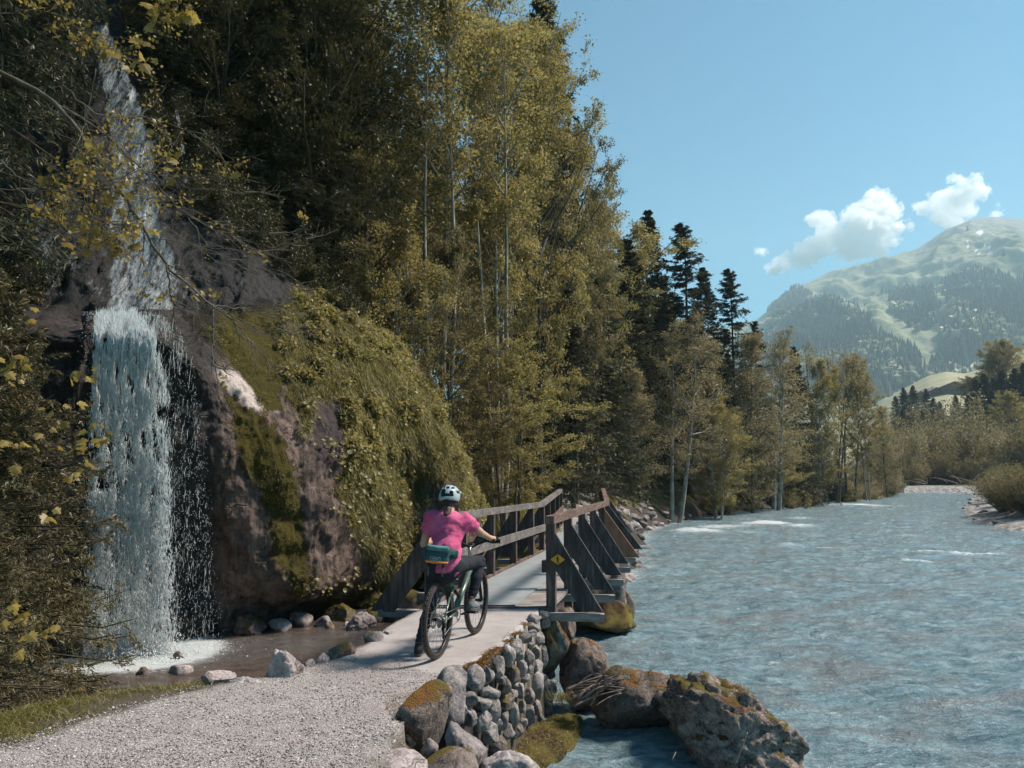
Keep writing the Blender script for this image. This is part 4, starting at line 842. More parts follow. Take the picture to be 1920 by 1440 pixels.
def decid(seed, H=16, R=4, h0=.25, stems=1, n1=34, nl=26000, ls=.16, flat=.35, up=.5, sig=.22, shape=None, leaf='leaf_olive', bark='bark_pale', r0=.16, lean=(0, 0), top=1.0, name='broadleaf_tree', n2=7, n3=4, vis=1.0):
    rg = np.random.RandomState(seed); tr = MB(); K = 14; allP = []; allL = []
    shape = shape or (lambda t: np.sin(np.clip(t, 0, 1)*math.pi*.93+.12)**.7)
    for s in range(stems):
        a = s*6.28/stems+rg.rand(); off = .16*stems**.5*(stems > 1)
        st = np.array([[math.cos(a)*off, math.sin(a)*off, -.4]]); d = np.array([[math.cos(a)*.06*(stems > 1)+lean[0], math.sin(a)*.06*(stems > 1)+lean[1], 1.]])
        h = H*(1-.12*s*rg.rand()); P = grow(st, d, np.array([h+.4]), K, .12, .022, rg)
        rr_ = r0/stems**.3*(1-np.linspace(0, 1, K+1)**1.1)+.012; tubes(tr, P, rr_[None], 8)
        m = n1//stems; t = h0+(1-h0)*(np.arange(m)+rg.rand(m))/m; x = t*K; i = np.minimum(x.astype(int), K-1); f = (x-i)[:, None]; p = P[0, i]*(1-f)+P[0, i+1]*f
        az = np.arange(m)*2.4+rg.rand(m)*.8; el = .25+.9*t**2+rg.normal(size=m)*.12
        d1 = np.stack([np.cos(az)*np.cos(el), np.sin(az)*np.cos(el), np.sin(el)], 1); L1 = R*shape((t-h0)/(1-h0))*(.75+.5*rg.rand(m))*(1.15 if stems < 2 else 1)
        P1 = grow(p, d1, L1, 7, up*(.3+rg.rand(m)*.7), .09, rg); allP.append(P1); allL.append(L1)
    P1 = np.concatenate(allP); L1 = np.concatenate(allL); n = len(L1)
    rb = (.010+.013*L1)[:, None]*(1-np.linspace(0, .85, 8))[None]*r0/.16; tubes(tr, P1, rb, 5)
    p, d2, L2, i2, _ = childs(P1, L1, n2, .2, .85, flat, .42, rg); P2 = grow(p, d2, L2, 4, .12, .12, rg); tubes(tr, P2, (.004+.006*L2)[:, None]*np.linspace(1, .35, 5)[None], 3)
    p, d3, L3, i3, _ = childs(P2, L2, n3, .2, .8, flat, .5, rg); P3 = grow(p, d3, L3, 2, .05, .12, rg); tubes(tr, P3, np.linspace(.005, .002, 3)[None]*np.ones((len(P3), 1)), 3)
    cl = MB(); A = np.concatenate([P2[:, 2:].reshape(-1, 3), P3.reshape(-1, 3)]); src = np.concatenate([np.repeat(np.arange(len(P2)), 3), np.repeat(np.arange(len(P3))//n3, 3)])
    keep = rg.rand(len(P2)) < vis; ok = keep[src]; A = A[ok]; src = src[ok]; k = rg.randint(0, len(A), nl)
    g = rg.normal(size=(nl, 3))*sig; g[:, 2] *= .45; C = A[k]+g; D = C-np.array([0, 0, H*.5]); D[:, 2] = rg.normal(size=nl)*.4*np.abs(D[:, 0]); D += rg.normal(size=(nl, 3))*1.2
    tb = rg.rand(len(P2)); tint = np.clip(.55*tb[src[k]]+.45*rg.rand(nl)+.1*(C[:, 2]/H-.5), 0, 1)
    leaves(cl, C, D, ls*(.6+.8*rg.rand(nl)), rg, .62, .7, tint)
    o = empty(name); o['_h'] = H; COL.objects.unlink(o)
    for q, nm, m_ in ((tr, 'trunk', bark), (cl, 'crown', leaf)):
        c = q.build(nm, M[m_], o, smooth=(nm == 'trunk'), link=False)
    return o
def spruce(seed, H=18, R=2.8, lv=46, per=7, nl=34000, ls=.22, leaf='needle', bark='bark_dark', h0=.06, droop=.35, pw=.85, asp=.22, sparse=0, r0=.15, name='spruce_tree'):
    rg = np.random.RandomState(seed); tr = MB(); tubes(tr, grow(np.array([[0, 0, -.4]]), np.array([[0, 0, 1.]]), np.array([H+.4]), 10, .1, .006, rg), (r0*(1-np.linspace(0, 1, 11))+.008)[None], 7)
    m = lv*per; t = h0+(1-h0)*((np.arange(m)//per+rg.rand(m)*.5)/lv)**.92; t = np.clip(t, 0, .995)
    az = rg.rand(m)*6.283; prof = (1-t)**pw*(.72+.5*rg.rand(m)); prof[rg.rand(m) < sparse] *= .35; L = R*prof+.12
    el = -.15+.75*t**2+rg.normal(size=m)*.08; d = np.stack([np.cos(az)*np.cos(el), np.sin(az)*np.cos(el), np.sin(el)], 1); st = np.stack([t*0, t*0, t*H], 1)
    P = grow(st, d, L, 6, -droop*(1-t)+.1, .03, rg); P[:, -1, 2] += .06*L; tubes(tr, P, (.008+.008*L)[:, None]*np.linspace(1, .3, 7)[None], 3)
    p, d2, L2, i2, tt = childs(P, L, 9, .12, .95, .15, .36, rg, .55); d2[:, 2] -= .12; P2 = grow(p, d2, L2, 3, -.25, .05, rg)
    A = P2[:, :, :]; k = rg.randint(0, len(A), nl); j = rg.rand(nl)*2.999; ji = j.astype(int); f = (j-ji)[:, None]; C = A[k, ji]*(1-f)+A[k, ji+1]*f; D = A[k, 3]-A[k, 0]
    C = C+rg.normal(size=(nl, 3))*np.array([.03, .03, .02])*R/2.8; C[:, 2] -= rg.rand(nl)**2*.10*R/2.8; D = D/(np.linalg.norm(D, axis=1)[:, None]+1e-9)+rg.normal(size=(nl, 3))*np.array([.5, .5, .35])
    cl = MB(); tb = rg.rand(len(A)); leaves(cl, C, D, ls*(.5+rg.rand(nl)), rg, asp, .6, np.clip(.5*tb[k]+.5*rg.rand(nl)*(.6+.6*j/3), 0, 1), .15)
    o = empty(name); o['_h'] = H; COL.objects.unlink(o)
    for q, nm, m_ in ((tr, 'trunk', bark), (cl, 'crown', leaf)): q.build(nm, M[m_], o, smooth=(nm == 'trunk'), link=False)
    return o
def shrub(seed, H=3, R=1.6, n=40, nl=16000, ls=.10, leaf='leaf_olive', bark='bark_mid', up=.8, sig=.12, name='shrub', spread=1.0, n2=8):
    rg = np.random.RandomState(seed); az = rg.rand(n)*6.283; el = 1.5-spread*rg.rand(n)**.8; r = np.sqrt(rg.rand(n))*R*.35
    st = np.stack([np.cos(az)*r, np.sin(az)*r, r*0-.1], 1); d = np.stack([np.cos(az)*np.cos(el), np.sin(az)*np.cos(el), np.sin(el)], 1); L = H*(.65+.4*rg.rand(n))*(1-.25*(1.5-el))
    tr = MB(); P = grow(st, d, L, 7, up*.3, .07, rg); tubes(tr, P, (.02*H/3)*np.linspace(1, .25, 8)[None]*np.ones((n, 1)), 4)
    p, d2, L2, i2, _ = childs(P, L, n2, .15, .6, .8, .32, rg, .4); P2 = grow(p, d2, L2, 3, .2, .1, rg); tubes(tr, P2, np.linspace(.006, .002, 4)[None]*H/3*np.ones((len(P2), 1)), 3)
    k = rg.randint(0, len(P2), nl); j = rg.randint(0, 4, nl); C = P2[k, j]+rg.normal(size=(nl, 3))*sig; D = rg.normal(size=(nl, 3))+np.array([0, 0, .6]); tb = rg.rand(len(P2))
    cl = MB(); leaves(cl, C, D, ls*(.5+rg.rand(nl)), rg, .5, 1.0, np.clip(.45*tb[k]+.55*rg.rand(nl), 0, 1))
    o = empty(name); o['_h'] = H; COL.objects.unlink(o)
    for q, nm, m_ in ((tr, 'stems', bark), (cl, 'foliage', leaf)): q.build(nm, M[m_], o, smooth=False, link=False)
    return o
DEC = [decid(1, 20, 5.2, .30, 2, 56, 52000, .15, shape=lambda t: (1-t*.55)*ss(0, .2, t+.05), leaf='leaf_yellow'), decid(2, 18, 5.2, .22, 1, 60, 56000, .15, leaf='leaf_olive', bark='bark_mid', flat=.22, sig=.2), decid(3, 19, 5.5, .15, 1, 64, 60000, .15, leaf='leaf_yellow', bark='bark_mid', flat=.25), decid(4, 15, 4.4, .2, 4, 60, 42000, .13, leaf='leaf_yellow', flat=.3)]
DARKD = decid(5, 16, 4.8, .1, 1, 54, 42000, .14, leaf='leaf_dark', bark='bark_dark', flat=.25)
POLE = decid(8, 20, 3.0, .62, 2, 40, 16000, .13, leaf='leaf_yellow', bark='bark_pale', up=.9, r0=.17, sig=.25); POLE3 = decid(9, 20, 3.0, .60, 4, 44, 18000, .13, leaf='leaf_yellow', bark='bark_pale', up=.9, r0=.19, sig=.25)
TALLB = decid(6, 21, 3.8, .48, 2, 46, 17000, .13, leaf='leaf_yellow', bark='bark_pale', up=.9, r0=.2, sig=.25)
CLUMP = decid(7, 21, 5.0, .50, 5, 70, 56000, .14, leaf='leaf_yellow', bark='bark_pale', flat=.28, r0=.2, sig=.24, up=.8)
ALD = [decid(11, 12, 3.0, .26, 2, 60, 12000, .11, shape=lambda t: (1-t*.6)*(.9+.15*np.sin(t*19))*ss(-.05, .2, t), leaf='leaf_brown', bark='bark_pale', up=.25, lean=(.14, 0), r0=.19, flat=.6, sig=.2, n2=9, n3=5), decid(12, 12, 3.1, .1, 1, 60, 19000, .11, shape=lambda t: (1-t*.72)*(.9+.15*np.sin(t*23))*ss(-.05, .15, t), leaf='leaf_brown', bark='bark_mid', up=.7, r0=.12, flat=.7, n2=9, n3=5), decid(13, 11, 2.3, .2, 3, 54, 5500, .10, leaf='leaf_brown', bark='bark_mid', up=1.0, r0=.1, flat=.8, n2=10, n3=6)]
BEECH = [decid(15, 7, 3.6, .16, 1, 46, 40000, .075, leaf='leaf_olive', bark='bark_mid', up=.1, flat=.12, sig=.10, r0=.08, shape=lambda t: (1-t)**.6*.95+.1, name='beech_sapling'), decid(16, 6, 3.0, .18, 3, 46, 36000, .07, leaf='leaf_yellow', bark='bark_mid', up=.15, flat=.15, sig=.10, r0=.06, name='beech_sapling')]
SPR = [spruce(21), spruce(22, 20, 3.2, 50, 7, 40000, .22), spruce(23, 18, 2.6, 40, 6, 24000, .22, leaf='needle_brown', sparse=.3), spruce(24, 19, 3.0, 44, 6, 26000, .2, sparse=.35, pw=.7)]
SHR = [shrub(31), shrub(32, 3, 1.8, 50, 18000, .09, 'leaf_brown', spread=1.1), shrub(33, 3, 1.3, 70, 16000, .07, 'leaf_olive', spread=.55, sig=.07), shrub(34, 3, 2.0, 40, 20000, .13, 'leaf_olive', spread=1.2)]
SHRD = shrub(35, 3, 2.0, 34, 12000, .12, 'leaf_dark', spread=1.3)
R_ = random.Random(77)
SIL = np.array([(-600, -500), (0, -300), (560, -200), (700, -40), (742, 30), (770, -30), (900, -60), (1000, 60), (1060, 140), (1090, 230), (1120, 300), (1150, 345), (1200, 430), (1250, 480), (1290, 480), (1330, 560), (1375, 570), (1430, 640), (1500, 680), (1600, 710), (1660, 770), (1700, 815), (1900, 880)])
def gz(x, y): return float(ground_z(np.array(float(x)), np.array(float(y))))
def plant(proto, x, y, H, label, cat, group=None, rz=None, z=None, sx=1.0, lean=0.0):
    s = H/proto['_h']; z = gz(x, y) if z is None else z
    o = copy_tree(proto, (x, y, z-.05), (R_.uniform(-.02, .02), lean, R_.uniform(0, 6.28) if rz is None else rz), (s*sx, s*sx, s), label, cat, group)
    if '_h' in o: del o['_h']
    return o
def plantpx(proto, px, Y, top, label, cat='tree', group=None, rz=None, sx=1.0, z=None, lean=0.0):
    x = at(px, 880, Y)[0]; g = gz(x, Y) if z is None else z; H = at(px, top, Y)[2]-g; return plant(proto, x, Y, max(H, .5), label, cat, group, rz, g, sx, lean)
TREES = [
 (TALLB, 800, 24, -60, 'tall twin trunked tree with sparse bronze leaves and bare pale lower trunks above the cliff', None, 1.0),
 (CLUMP, 932, 27, 20, 'largest golden green tree with a clump of five pale trunks behind the cliff', None, .68),
 (POLE, 822, 21.6, -40, 'pair of slim pale trunks with a high thin crown in front of the forest', None, .8),
 (POLE3, 934, 24.0, 60, 'cluster of slender white trunks rising just right of the feathery beech', None, .8),
 (DEC[2], 1015, 29, 105, 'broad golden tree forming the right shoulder of the tall forest', None, .50),
 (DEC[1], 1082, 33, 290, 'olive tree whose crown steps down toward the river below the golden tree', None, .52),
 (DEC[3], 1125, 40, 370, 'yellow green tree at the forest edge before the dark spruces', None, .52),
 (DEC[2], 650, 21, 60, 'dim olive tree above the mossy end of the upper cliff', None, .5),
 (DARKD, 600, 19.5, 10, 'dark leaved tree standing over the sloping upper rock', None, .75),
 (DEC[1], 690, 23, 330, 'mid green tree squeezed between the cliff spur and the twin trunked tree', None, .55),
 (DEC[3], 700, 19.0, 440, 'small bright leaved tree rooted on top of the mossy spur', None, .9),
 (BEECH[0], 838, 20.8, 500, 'feathery light green young beech overhanging the grassy spur', None, .58),
 (BEECH[1], 960, 22.2, 690, 'layered yellow green beech reaching right over the trail bend', None, 1.05),
 (BEECH[0], 872, 24, 730, 'low spreading beech just above the grass slope by the trail', None, 1.1),
 (BEECH[1], 1050, 36, 780, 'small layered beech beside the trail left of the dark spruces', None, 1.3),
 (SPR[1], 1008, 37, -70, 'dark spruce whose tip rises behind the golden crowns at the top edge', None, 1.0),
 (SPR[0], 1075, 31, 540, 'young dark spruce in the shade right of the pale trunks', None, 1.5),
 (SPR[0], 1020, 30, 600, 'dark spruce tucked behind the layered beeches', None, 1.3),
 (SPR[1], 1130, 38, 520, 'dense spruce filling the dark gap left of the riverside alders', None, 1.6),
 (SPR[0], 1216, 56, 392, 'tall dark spruce with the highest pointed tip in the middle of the bank', None, 1.35),
 (SPR[3], 1290, 54, 418, 'open crowned brownish spruce right of the tallest pointed one', None, 1.6),
 (SPR[1], 1328, 64, 500, 'spruce tip showing just behind the open crowned spruce', None, 1.4),
 (SPR[3], 1378, 62, 503, 'ragged spruce standing alone against the sky above the alders', None, 1.5),
 (SPR[0], 1180, 48, 450, 'dark spruce at the left of the pointed spruce row', None, 1.6),
 (SPR[1], 1250, 60, 520, 'spruce between the pointed tip and the open crowned one', None, 1.6),
 (ALD[0], 1262, 46, 612, 'leaning pale double trunked alder at the water edge by the riprap', 0.0, .95),
 (ALD[1], 1335, 52, 650, 'brownish alder right behind the leaning pale trunks', None, .8),
 (ALD[1], 1408, 56, 640, 'rounded brown alder in the centre of the wooded bank', None, .85),
 (ALD[0], 1450, 60, 650, 'alder with fresh tips left of the narrow dark spruce', None, 1.1),
 (SPR[0], 1497, 68, 648, 'narrow dark spruce poking out of the riverside alders', None, 1.3),
 (DEC[3], 1530, 72, 690, 'pale green tree right of the narrow dark spruce', None, .8),
 (ALD[2], 1560, 74, 655, 'almost leafless tree with fine upright branches over the far bank', None, 1.1),
 (ALD[2], 1590, 78, 662, 'second almost leafless tree with fan shaped twigs before the mountain', None, 1.1),
 (DEC[0], 1625, 78, 690, 'curved dark stemmed tree with bronze crown at the end of the left bank', None, .75),
 (ALD[1], 1660, 88, 770, 'low brown tree at the last bend of the left bank', None, 1.0),
 (SPR[3], 1425, 70, 600, 'ragged conifer tip behind the central alders', None, 1.3),
 (DEC[3], 1345, 50, 760, 'light green small tree on the bank under the alders', None, 1.1),
 (DEC[3], 1460, 62, 790, 'fresh green small tree with drooping layers by the water', None, 1.2),
 (ALD[1], 1200, 44, 700, 'dim brown alder at the trail curve', None, 1.1),
]
for q in TREES: plantpx(q[0], q[1], q[2], q[3], q[4], 'tree', None, q[5], q[6])
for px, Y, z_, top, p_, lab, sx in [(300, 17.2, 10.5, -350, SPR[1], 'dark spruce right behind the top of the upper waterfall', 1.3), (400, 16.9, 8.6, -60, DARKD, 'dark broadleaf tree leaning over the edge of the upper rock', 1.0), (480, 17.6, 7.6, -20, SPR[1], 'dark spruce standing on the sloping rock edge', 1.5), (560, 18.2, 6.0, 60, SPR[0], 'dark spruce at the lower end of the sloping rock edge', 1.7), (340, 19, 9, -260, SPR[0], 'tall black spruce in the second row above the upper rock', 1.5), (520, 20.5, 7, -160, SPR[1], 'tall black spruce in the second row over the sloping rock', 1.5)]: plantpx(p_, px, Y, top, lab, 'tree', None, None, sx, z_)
for i, (px, py, hh) in enumerate([(300, 235, 1.2), (340, 300, 1.3), (385, 370, 1.2), (425, 400, 1.2), (462, 440, 1.1), (500, 475, 1.1), (545, 500, 1), (590, 535, .9), (635, 565, .8), (40, 540, 1.2)]): q_ = cliff_at(px, py); plant(SHRD, q_[0], q_[1], hh, ['topmost', 'second highest', 'third highest', 'fourth highest', 'middle', 'sixth highest', 'seventh highest', 'second lowest', 'lowest', 'far left'][i]+' small dark bush on the edge of the upper waterfall rock', 'bush', 'bushes on the upper rock edge', z=q_[2]-.3)
# the wooded slope between them
fill_ = 0
for i in range(900):
    y = 19+R_.random()**1.2*95; xb = float(np.interp(y, BANK[:, 1], BANK[:, 0])); dd = R_.uniform(6.5, 42); x = xb-dd
    px, py = proj(np.array([x, y, gz(x, y)])); 
    if px < -250 or px > 1640 or (y < 27 and dd < 9.5): continue
    if y < 24 and x > -6.5: continue
    if y < 46 and float(np.abs(sdpoly(np.array(x), np.array(y), TRAIL))) < 7.5: continue
    if R_.random() > (.24 if y < 60 else .16): continue
    sil = float(np.interp(px, SIL[:, 0], SIL[:, 1]))+R_.uniform(25, 150)*(25/y)**.3+(60 if px > 1100 else 0)
    H = at(px, sil, y)[2]-gz(x, y); H = min(H, R_.uniform(13, 22))
    if H < 4: continue
    sp = R_.random() < (.6 if px < 650 else (.45 if px < 1130 else .85))
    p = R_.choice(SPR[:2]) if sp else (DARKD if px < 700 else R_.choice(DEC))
    zn = ['in the dark forest at the top left', 'behind the sloping upper rock', 'behind the tall twin trunked tree', 'behind the clump of pale trunks', 'among the tall spruces of the middle bank', 'behind the riverside alders'][int(np.searchsorted([300, 600, 880, 1130, 1350], px))]
    nm = ('short ' if H < 9 else ('mid sized ' if H < 15 else 'tall '))+('dark spruce ' if sp else 'leafy tree ')+zn
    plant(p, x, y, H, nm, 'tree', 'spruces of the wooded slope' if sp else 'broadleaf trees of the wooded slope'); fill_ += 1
print('filler trees', fill_)
# undergrowth and bank shrubs
BS = [ (1345, 54, 908, 0), (1385, 60, 905, 3), (1440, 66, 900, 1), (1500, 70, 900, 0), (1560, 78, 895, 3), (1610, 84, 893, 1), (1650, 92, 885, 0), (1480, 66, 905, 3)]
for i, (px, Y, top, k) in enumerate(BS): plantpx(SHR[k], px, Y, top, 'leafy bush close to the water '+('in front of the central alders' if px < 1470 else 'in front of the leafless trees' if px < 1600 else 'at the last bend of the left bank'), 'bush', 'bushes along the left bank', sx=1.2)
for i in range(60):
    y = R_.uniform(30, 100); xb = float(np.interp(y, BANK[:, 1], BANK[:, 0])); x = xb-(R_.uniform(7.4, 11) if y < 60 else R_.choice([R_.uniform(5.4, 9), R_.uniform(.9, 2.2)])); plant(R_.choice(SHR), x, y, R_.uniform(.5, 1.5)*(1+y/90), 'leafy bush in the undergrowth '+('above the trail past the footbridge' if y < 45 else 'under the riverside alders' if y < 70 else 'at the far end of the left bank'), 'bush', 'bushes along the left bank', sx=1.3)
tag(plantpx(SHR[0], 1668, 100, 898, 'yellow green round willow bush at the tip of the left bank', 'bush', None, sx=1.9))
# right bank
RB_ = [(1650, 122, 815, 1, 'x'), (1690, 124, 790, 1, 'x'), (1700, 119, 845, 1, 'brown rounded willow left of the far gravel bar'), (1738, 128, 800, 1, 'tall brown willow above the far gravel bar'), (1790, 130, 778, 0, 'largest rounded green willow above the driftwood bar'), (1775, 122, 842, 0, 'lower rounded willow in front of the driftwood bar'), (1830, 138, 780, 1, 'brown willow dome right of the largest green willow'), (1870, 130, 800, 1, 'dull willow dome near the right edge'), (1910, 120, 795, 3, 'grey green willow at the right edge above the thicket'), (1850, 119, 855, 1, 'small willow between dome and thicket'), (1760, 150, 770, 3, 'x'), (1815, 165, 765, 3, 'sunlit pale green tree below the chalets'), (1845, 160, 745, 0, 'x'), (1940, 120, 790, 1, 'x'), (1720, 145, 790, 0, 'x')]
for px, Y, top, k, lab in RB_:
    x = at(px, 880, Y)[0]; lab = 'rounded willow in the far thicket across the river bend' if lab == 'x' else lab
    plant(SHR[k], x, Y, at(px, top, Y)[2]-1, lab, 'bush', 'willows across the river bend', z=1, sx=.85)
for px, Y, top, lab in [(1686, 215, 742, 'leftmost dark spruce of the group by the chalets'), (1704, 220, 726, 'tallest spruce of the group left of the chalets'), (1722, 225, 722, 'spruce right above the small chalet'), (1745, 228, 728, 'spruce between the two chalets'), (1698, 205, 765, 'x'), (1718, 210, 772, 'x'), (1758, 212, 745, 'x'), (1770, 215, 752, 'x'), (1800, 222, 740, 'spruce right of the large chalet'), (1735, 205, 768, 'x'), (1840, 175, 712, 'dark spruce at the left of the right hand conifer stand'), (1858, 172, 700, 'tallest dark spruce of the right hand conifer stand'), (1876, 178, 708, 'x'), (1895, 170, 695, 'x'), (1915, 165, 690, 'conifer at the right edge of the stand'), (1935, 165, 680, 'x'), (1825, 180, 740, 'x'), (1868, 162, 730, 'x'), (1890, 160, 740, 'x')]:
    x = at(px, 880, Y)[0]; zz = 4+ (Y-150)*.12; plant(SPR[0], x, Y, at(px, top, Y)[2]-zz, 'dark spruce in the conifer stand near the chalets' if lab == 'x' else lab, 'tree', 'conifers near the chalets', z=zz, sx=1.9)
for px, Y, top, lab in [(1905, 145, 745, 'pale green broadleaf tree before the right hand conifers'), (1885, 190, 665, 'x'), (1910, 195, 650, 'bronze tree rising above the right hand conifer stand'), (1840, 200, 715, 'x'), (1770, 178, 785, 'x'), (1690, 170, 790, 'x'), (1935, 150, 760, 'x')]:
    x = at(px, 880, Y)[0]; zz = 3+(Y-150)*.12; plant(DEC[1 if lab == 'x' else 2], x, Y, at(px, top, Y)[2]-zz, 'broadleaf tree on the rise below the chalets' if lab == 'x' else lab, 'tree', 'broadleaf trees near the chalets', z=zz, sx=.95)
for i, (px, Y, top) in enumerate([(1888, 51, 884), (1912, 48, 874), (1945, 45, 868), (1896, 58, 880), (1930, 52, 866), (1872, 66, 886), (1975, 46, 860), (1950, 58, 862), (1892, 70, 874), (1915, 76, 868), (1880, 92, 874)]):
    x = at(px, 880, Y)[0]; plant(SHR[2], x, Y, at(px, top, Y)[2]-.4, 'upright twiggy willow in the thicket on the right gravel bank', 'bush', 'willow thicket on the right bank', z=.4, sx=1.3)
# ---- grasses
def blades(name, P, N_, H, lean, rg, mat='grass', label='', wd=.006, hang=0.0, seg=2, tint=None):
    n = len(P); az = rg.rand(n)*6.283; dv = np.stack([np.cos(az), np.sin(az), az*0], 1)*lean*(.3+rg.rand(n))[:, None]+N_*.5+np.array([0, 0, .9-hang])
    dv /= np.linalg.norm(dv, axis=1)[:, None]; L = H*(.5+.9*rg.rand(n)); s = np.cross(dv, rg.normal(size=(n, 3))); s /= np.linalg.norm(s, axis=1)[:, None]; W = wd*(.6+.8*rg.rand(n)); rows = []; p = P
    for k in range(seg+1):
        w_ = (W*(1-k/(seg+.15)))[:, None]; rows += [p-s*w_, p+s*w_]; dv = dv+np.array([0, 0, -1.])*(.55+hang)*lean/seg*2; dv /= np.linalg.norm(dv, axis=1)[:, None]; p = p+dv*(L/seg)[:, None]
    V = np.stack(rows, 1); m = 2*(seg+1); f = np.array([[2*k, 2*k+1, 2*k+3, 2*k+2] for k in range(seg)]); mb = MB()
    mb.add(V.reshape(-1, 3), (f[None]+m*np.arange(n)[:, None, None]).reshape(-1, 4), 0, np.repeat(np.clip(rg.rand(n) if tint is None else tint, 0, 1), m))
    o = mb.build(name, M[mat], smooth=False); tag(o, label, 'grass', kind='stuff'); return o
def cliff_veg():
    rg = np.random.RandomState(4); g = CG_.copy(); g[:, :3] = 0; w_ = np.clip(g, 0, 1)**1.2; cn = fbm(CP_*1.7+3, 3); w_ = w_*ss(-.35, .25, cn)
    ar = np.linalg.norm(np.cross(np.gradient(CP_, axis=0), np.gradient(CP_, axis=1)), axis=-1); w_ = (w_*ar).ravel(); w_ /= w_.sum()
    N = 95000; k = rg.choice(len(w_), N, p=w_); P = CP_.reshape(-1, 3)[k]+rg.normal(size=(N, 3))*.035; n_ = CN_.reshape(-1, 3)[k]; n_ = n_*np.sign((n_*(np.array([0, 0, 3.])-P)).sum(1))[:, None]
    blades('cliff_grass', P, n_, .17, .75, rg, label='long grass hanging from the mossy cliff spur', wd=.0055, hang=.75, tint=.35+.5*fbm(P*1.2, 2)+.35*rg.rand(N))
    N = 30000; cl = fbm(CP_*2.6+30, 2).ravel(); w2 = w_*ss(.12, .4, cl); w2 /= w2.sum(); k = rg.choice(len(w2), N, p=w2); P = CP_.reshape(-1, 3)[k]; n_ = CN_.reshape(-1, 3)[k]; n_ = n_*np.sign((n_*(np.array([0, 0, 3.])-P)).sum(1))[:, None]
    C = P+n_*(.03+.12*rg.rand(N))[:, None]+rg.normal(size=(N, 3))*.04; mb = MB(); leaves(mb, C, rg.normal(size=(N, 3))+n_*.6-np.array([0, 0, .5]), .045+.05*rg.rand(N)**2, rg, .75, .7, .35+.6*rg.rand(N))
    tag(mb.build('cliff_herbs', M['leaf_yellow'], smooth=False), 'small leafy herbs growing over the grassy cliff spur', 'plants', kind='stuff')
    C = []; 
    for cx, cy, n, sx_, sy_ in [(585, 775, 26, 12, 22), (640, 850, 60, 22, 16), (680, 880, 70, 22, 20), (700, 920, 50, 20, 22), (730, 950, 40, 20, 22), (650, 960, 36, 16, 24), (735, 1000, 30, 18, 20), (660, 1090, 26, 22, 12), (600, 1100, 18, 14, 8)]:
        for k in range(n): C.append(cliff_at(cx+rg.normal()*sx_, cy+rg.normal()*sy_)+np.array([.05, -.12-.1*rg.rand(), .02])+rg.normal(size=3)*.04)
    C = np.array(C); n = len(C); az = rg.rand(n)*6.28; mb = MB(); an = np.arange(7)*2*math.pi/7; nr = np.array([.35, -.6, .7])+rg.normal(size=(n, 3))*.35; nr /= np.linalg.norm(nr, axis=1)[:, None]; u_ = np.cross(nr, [0, 0, 1.]); u_ /= np.linalg.norm(u_, axis=1)[:, None]; v_ = np.cross(nr, u_); S2 = .020+.028*rg.rand(n)
    V = C[:, None]+S2[:, None, None]*(np.cos(an)[None, :, None]*u_[:, None]+np.sin(an)[None, :, None]*v_[:, None]); V = np.concatenate([(C-nr*S2[:, None]*.25)[:, None], V], 1); f = np.array([[0, 1+i, 1+(i+1) % 7] for i in range(7)]); mb.add(V.reshape(-1, 3), (f[None]+8*np.arange(n)[:, None, None]).reshape(-1, 3), 0, np.repeat(.2+.6*rg.rand(n), 8))
    tag(mb.build('butterbur', M['leaf_yellow'], smooth=False), 'round leaved light green plants growing in patches on the cliff', 'plants', kind='stuff')
    # moss tufts on the lip and ridge
    w3 = (np.clip(CM_-.3, 0, 1)*ar*ss(-.1, .3, fbm(CP_*2+7, 2))*(CQ_[..., 1] > 540)).ravel(); w3 /= w3.sum(); k = rg.choice(len(w3), 26000, p=w3); P = CP_.reshape(-1, 3)[k]; n_ = CN_.reshape(-1, 3)[k]; n_ = n_*np.sign((n_*(np.array([0, 0, 3.])-P)).sum(1))[:, None]
    blades('cliff_moss', P, n_, .05, .6, rg, label='shaggy moss on the cliff lip', wd=.006, hang=.5, mat='grass')
cliff_veg()
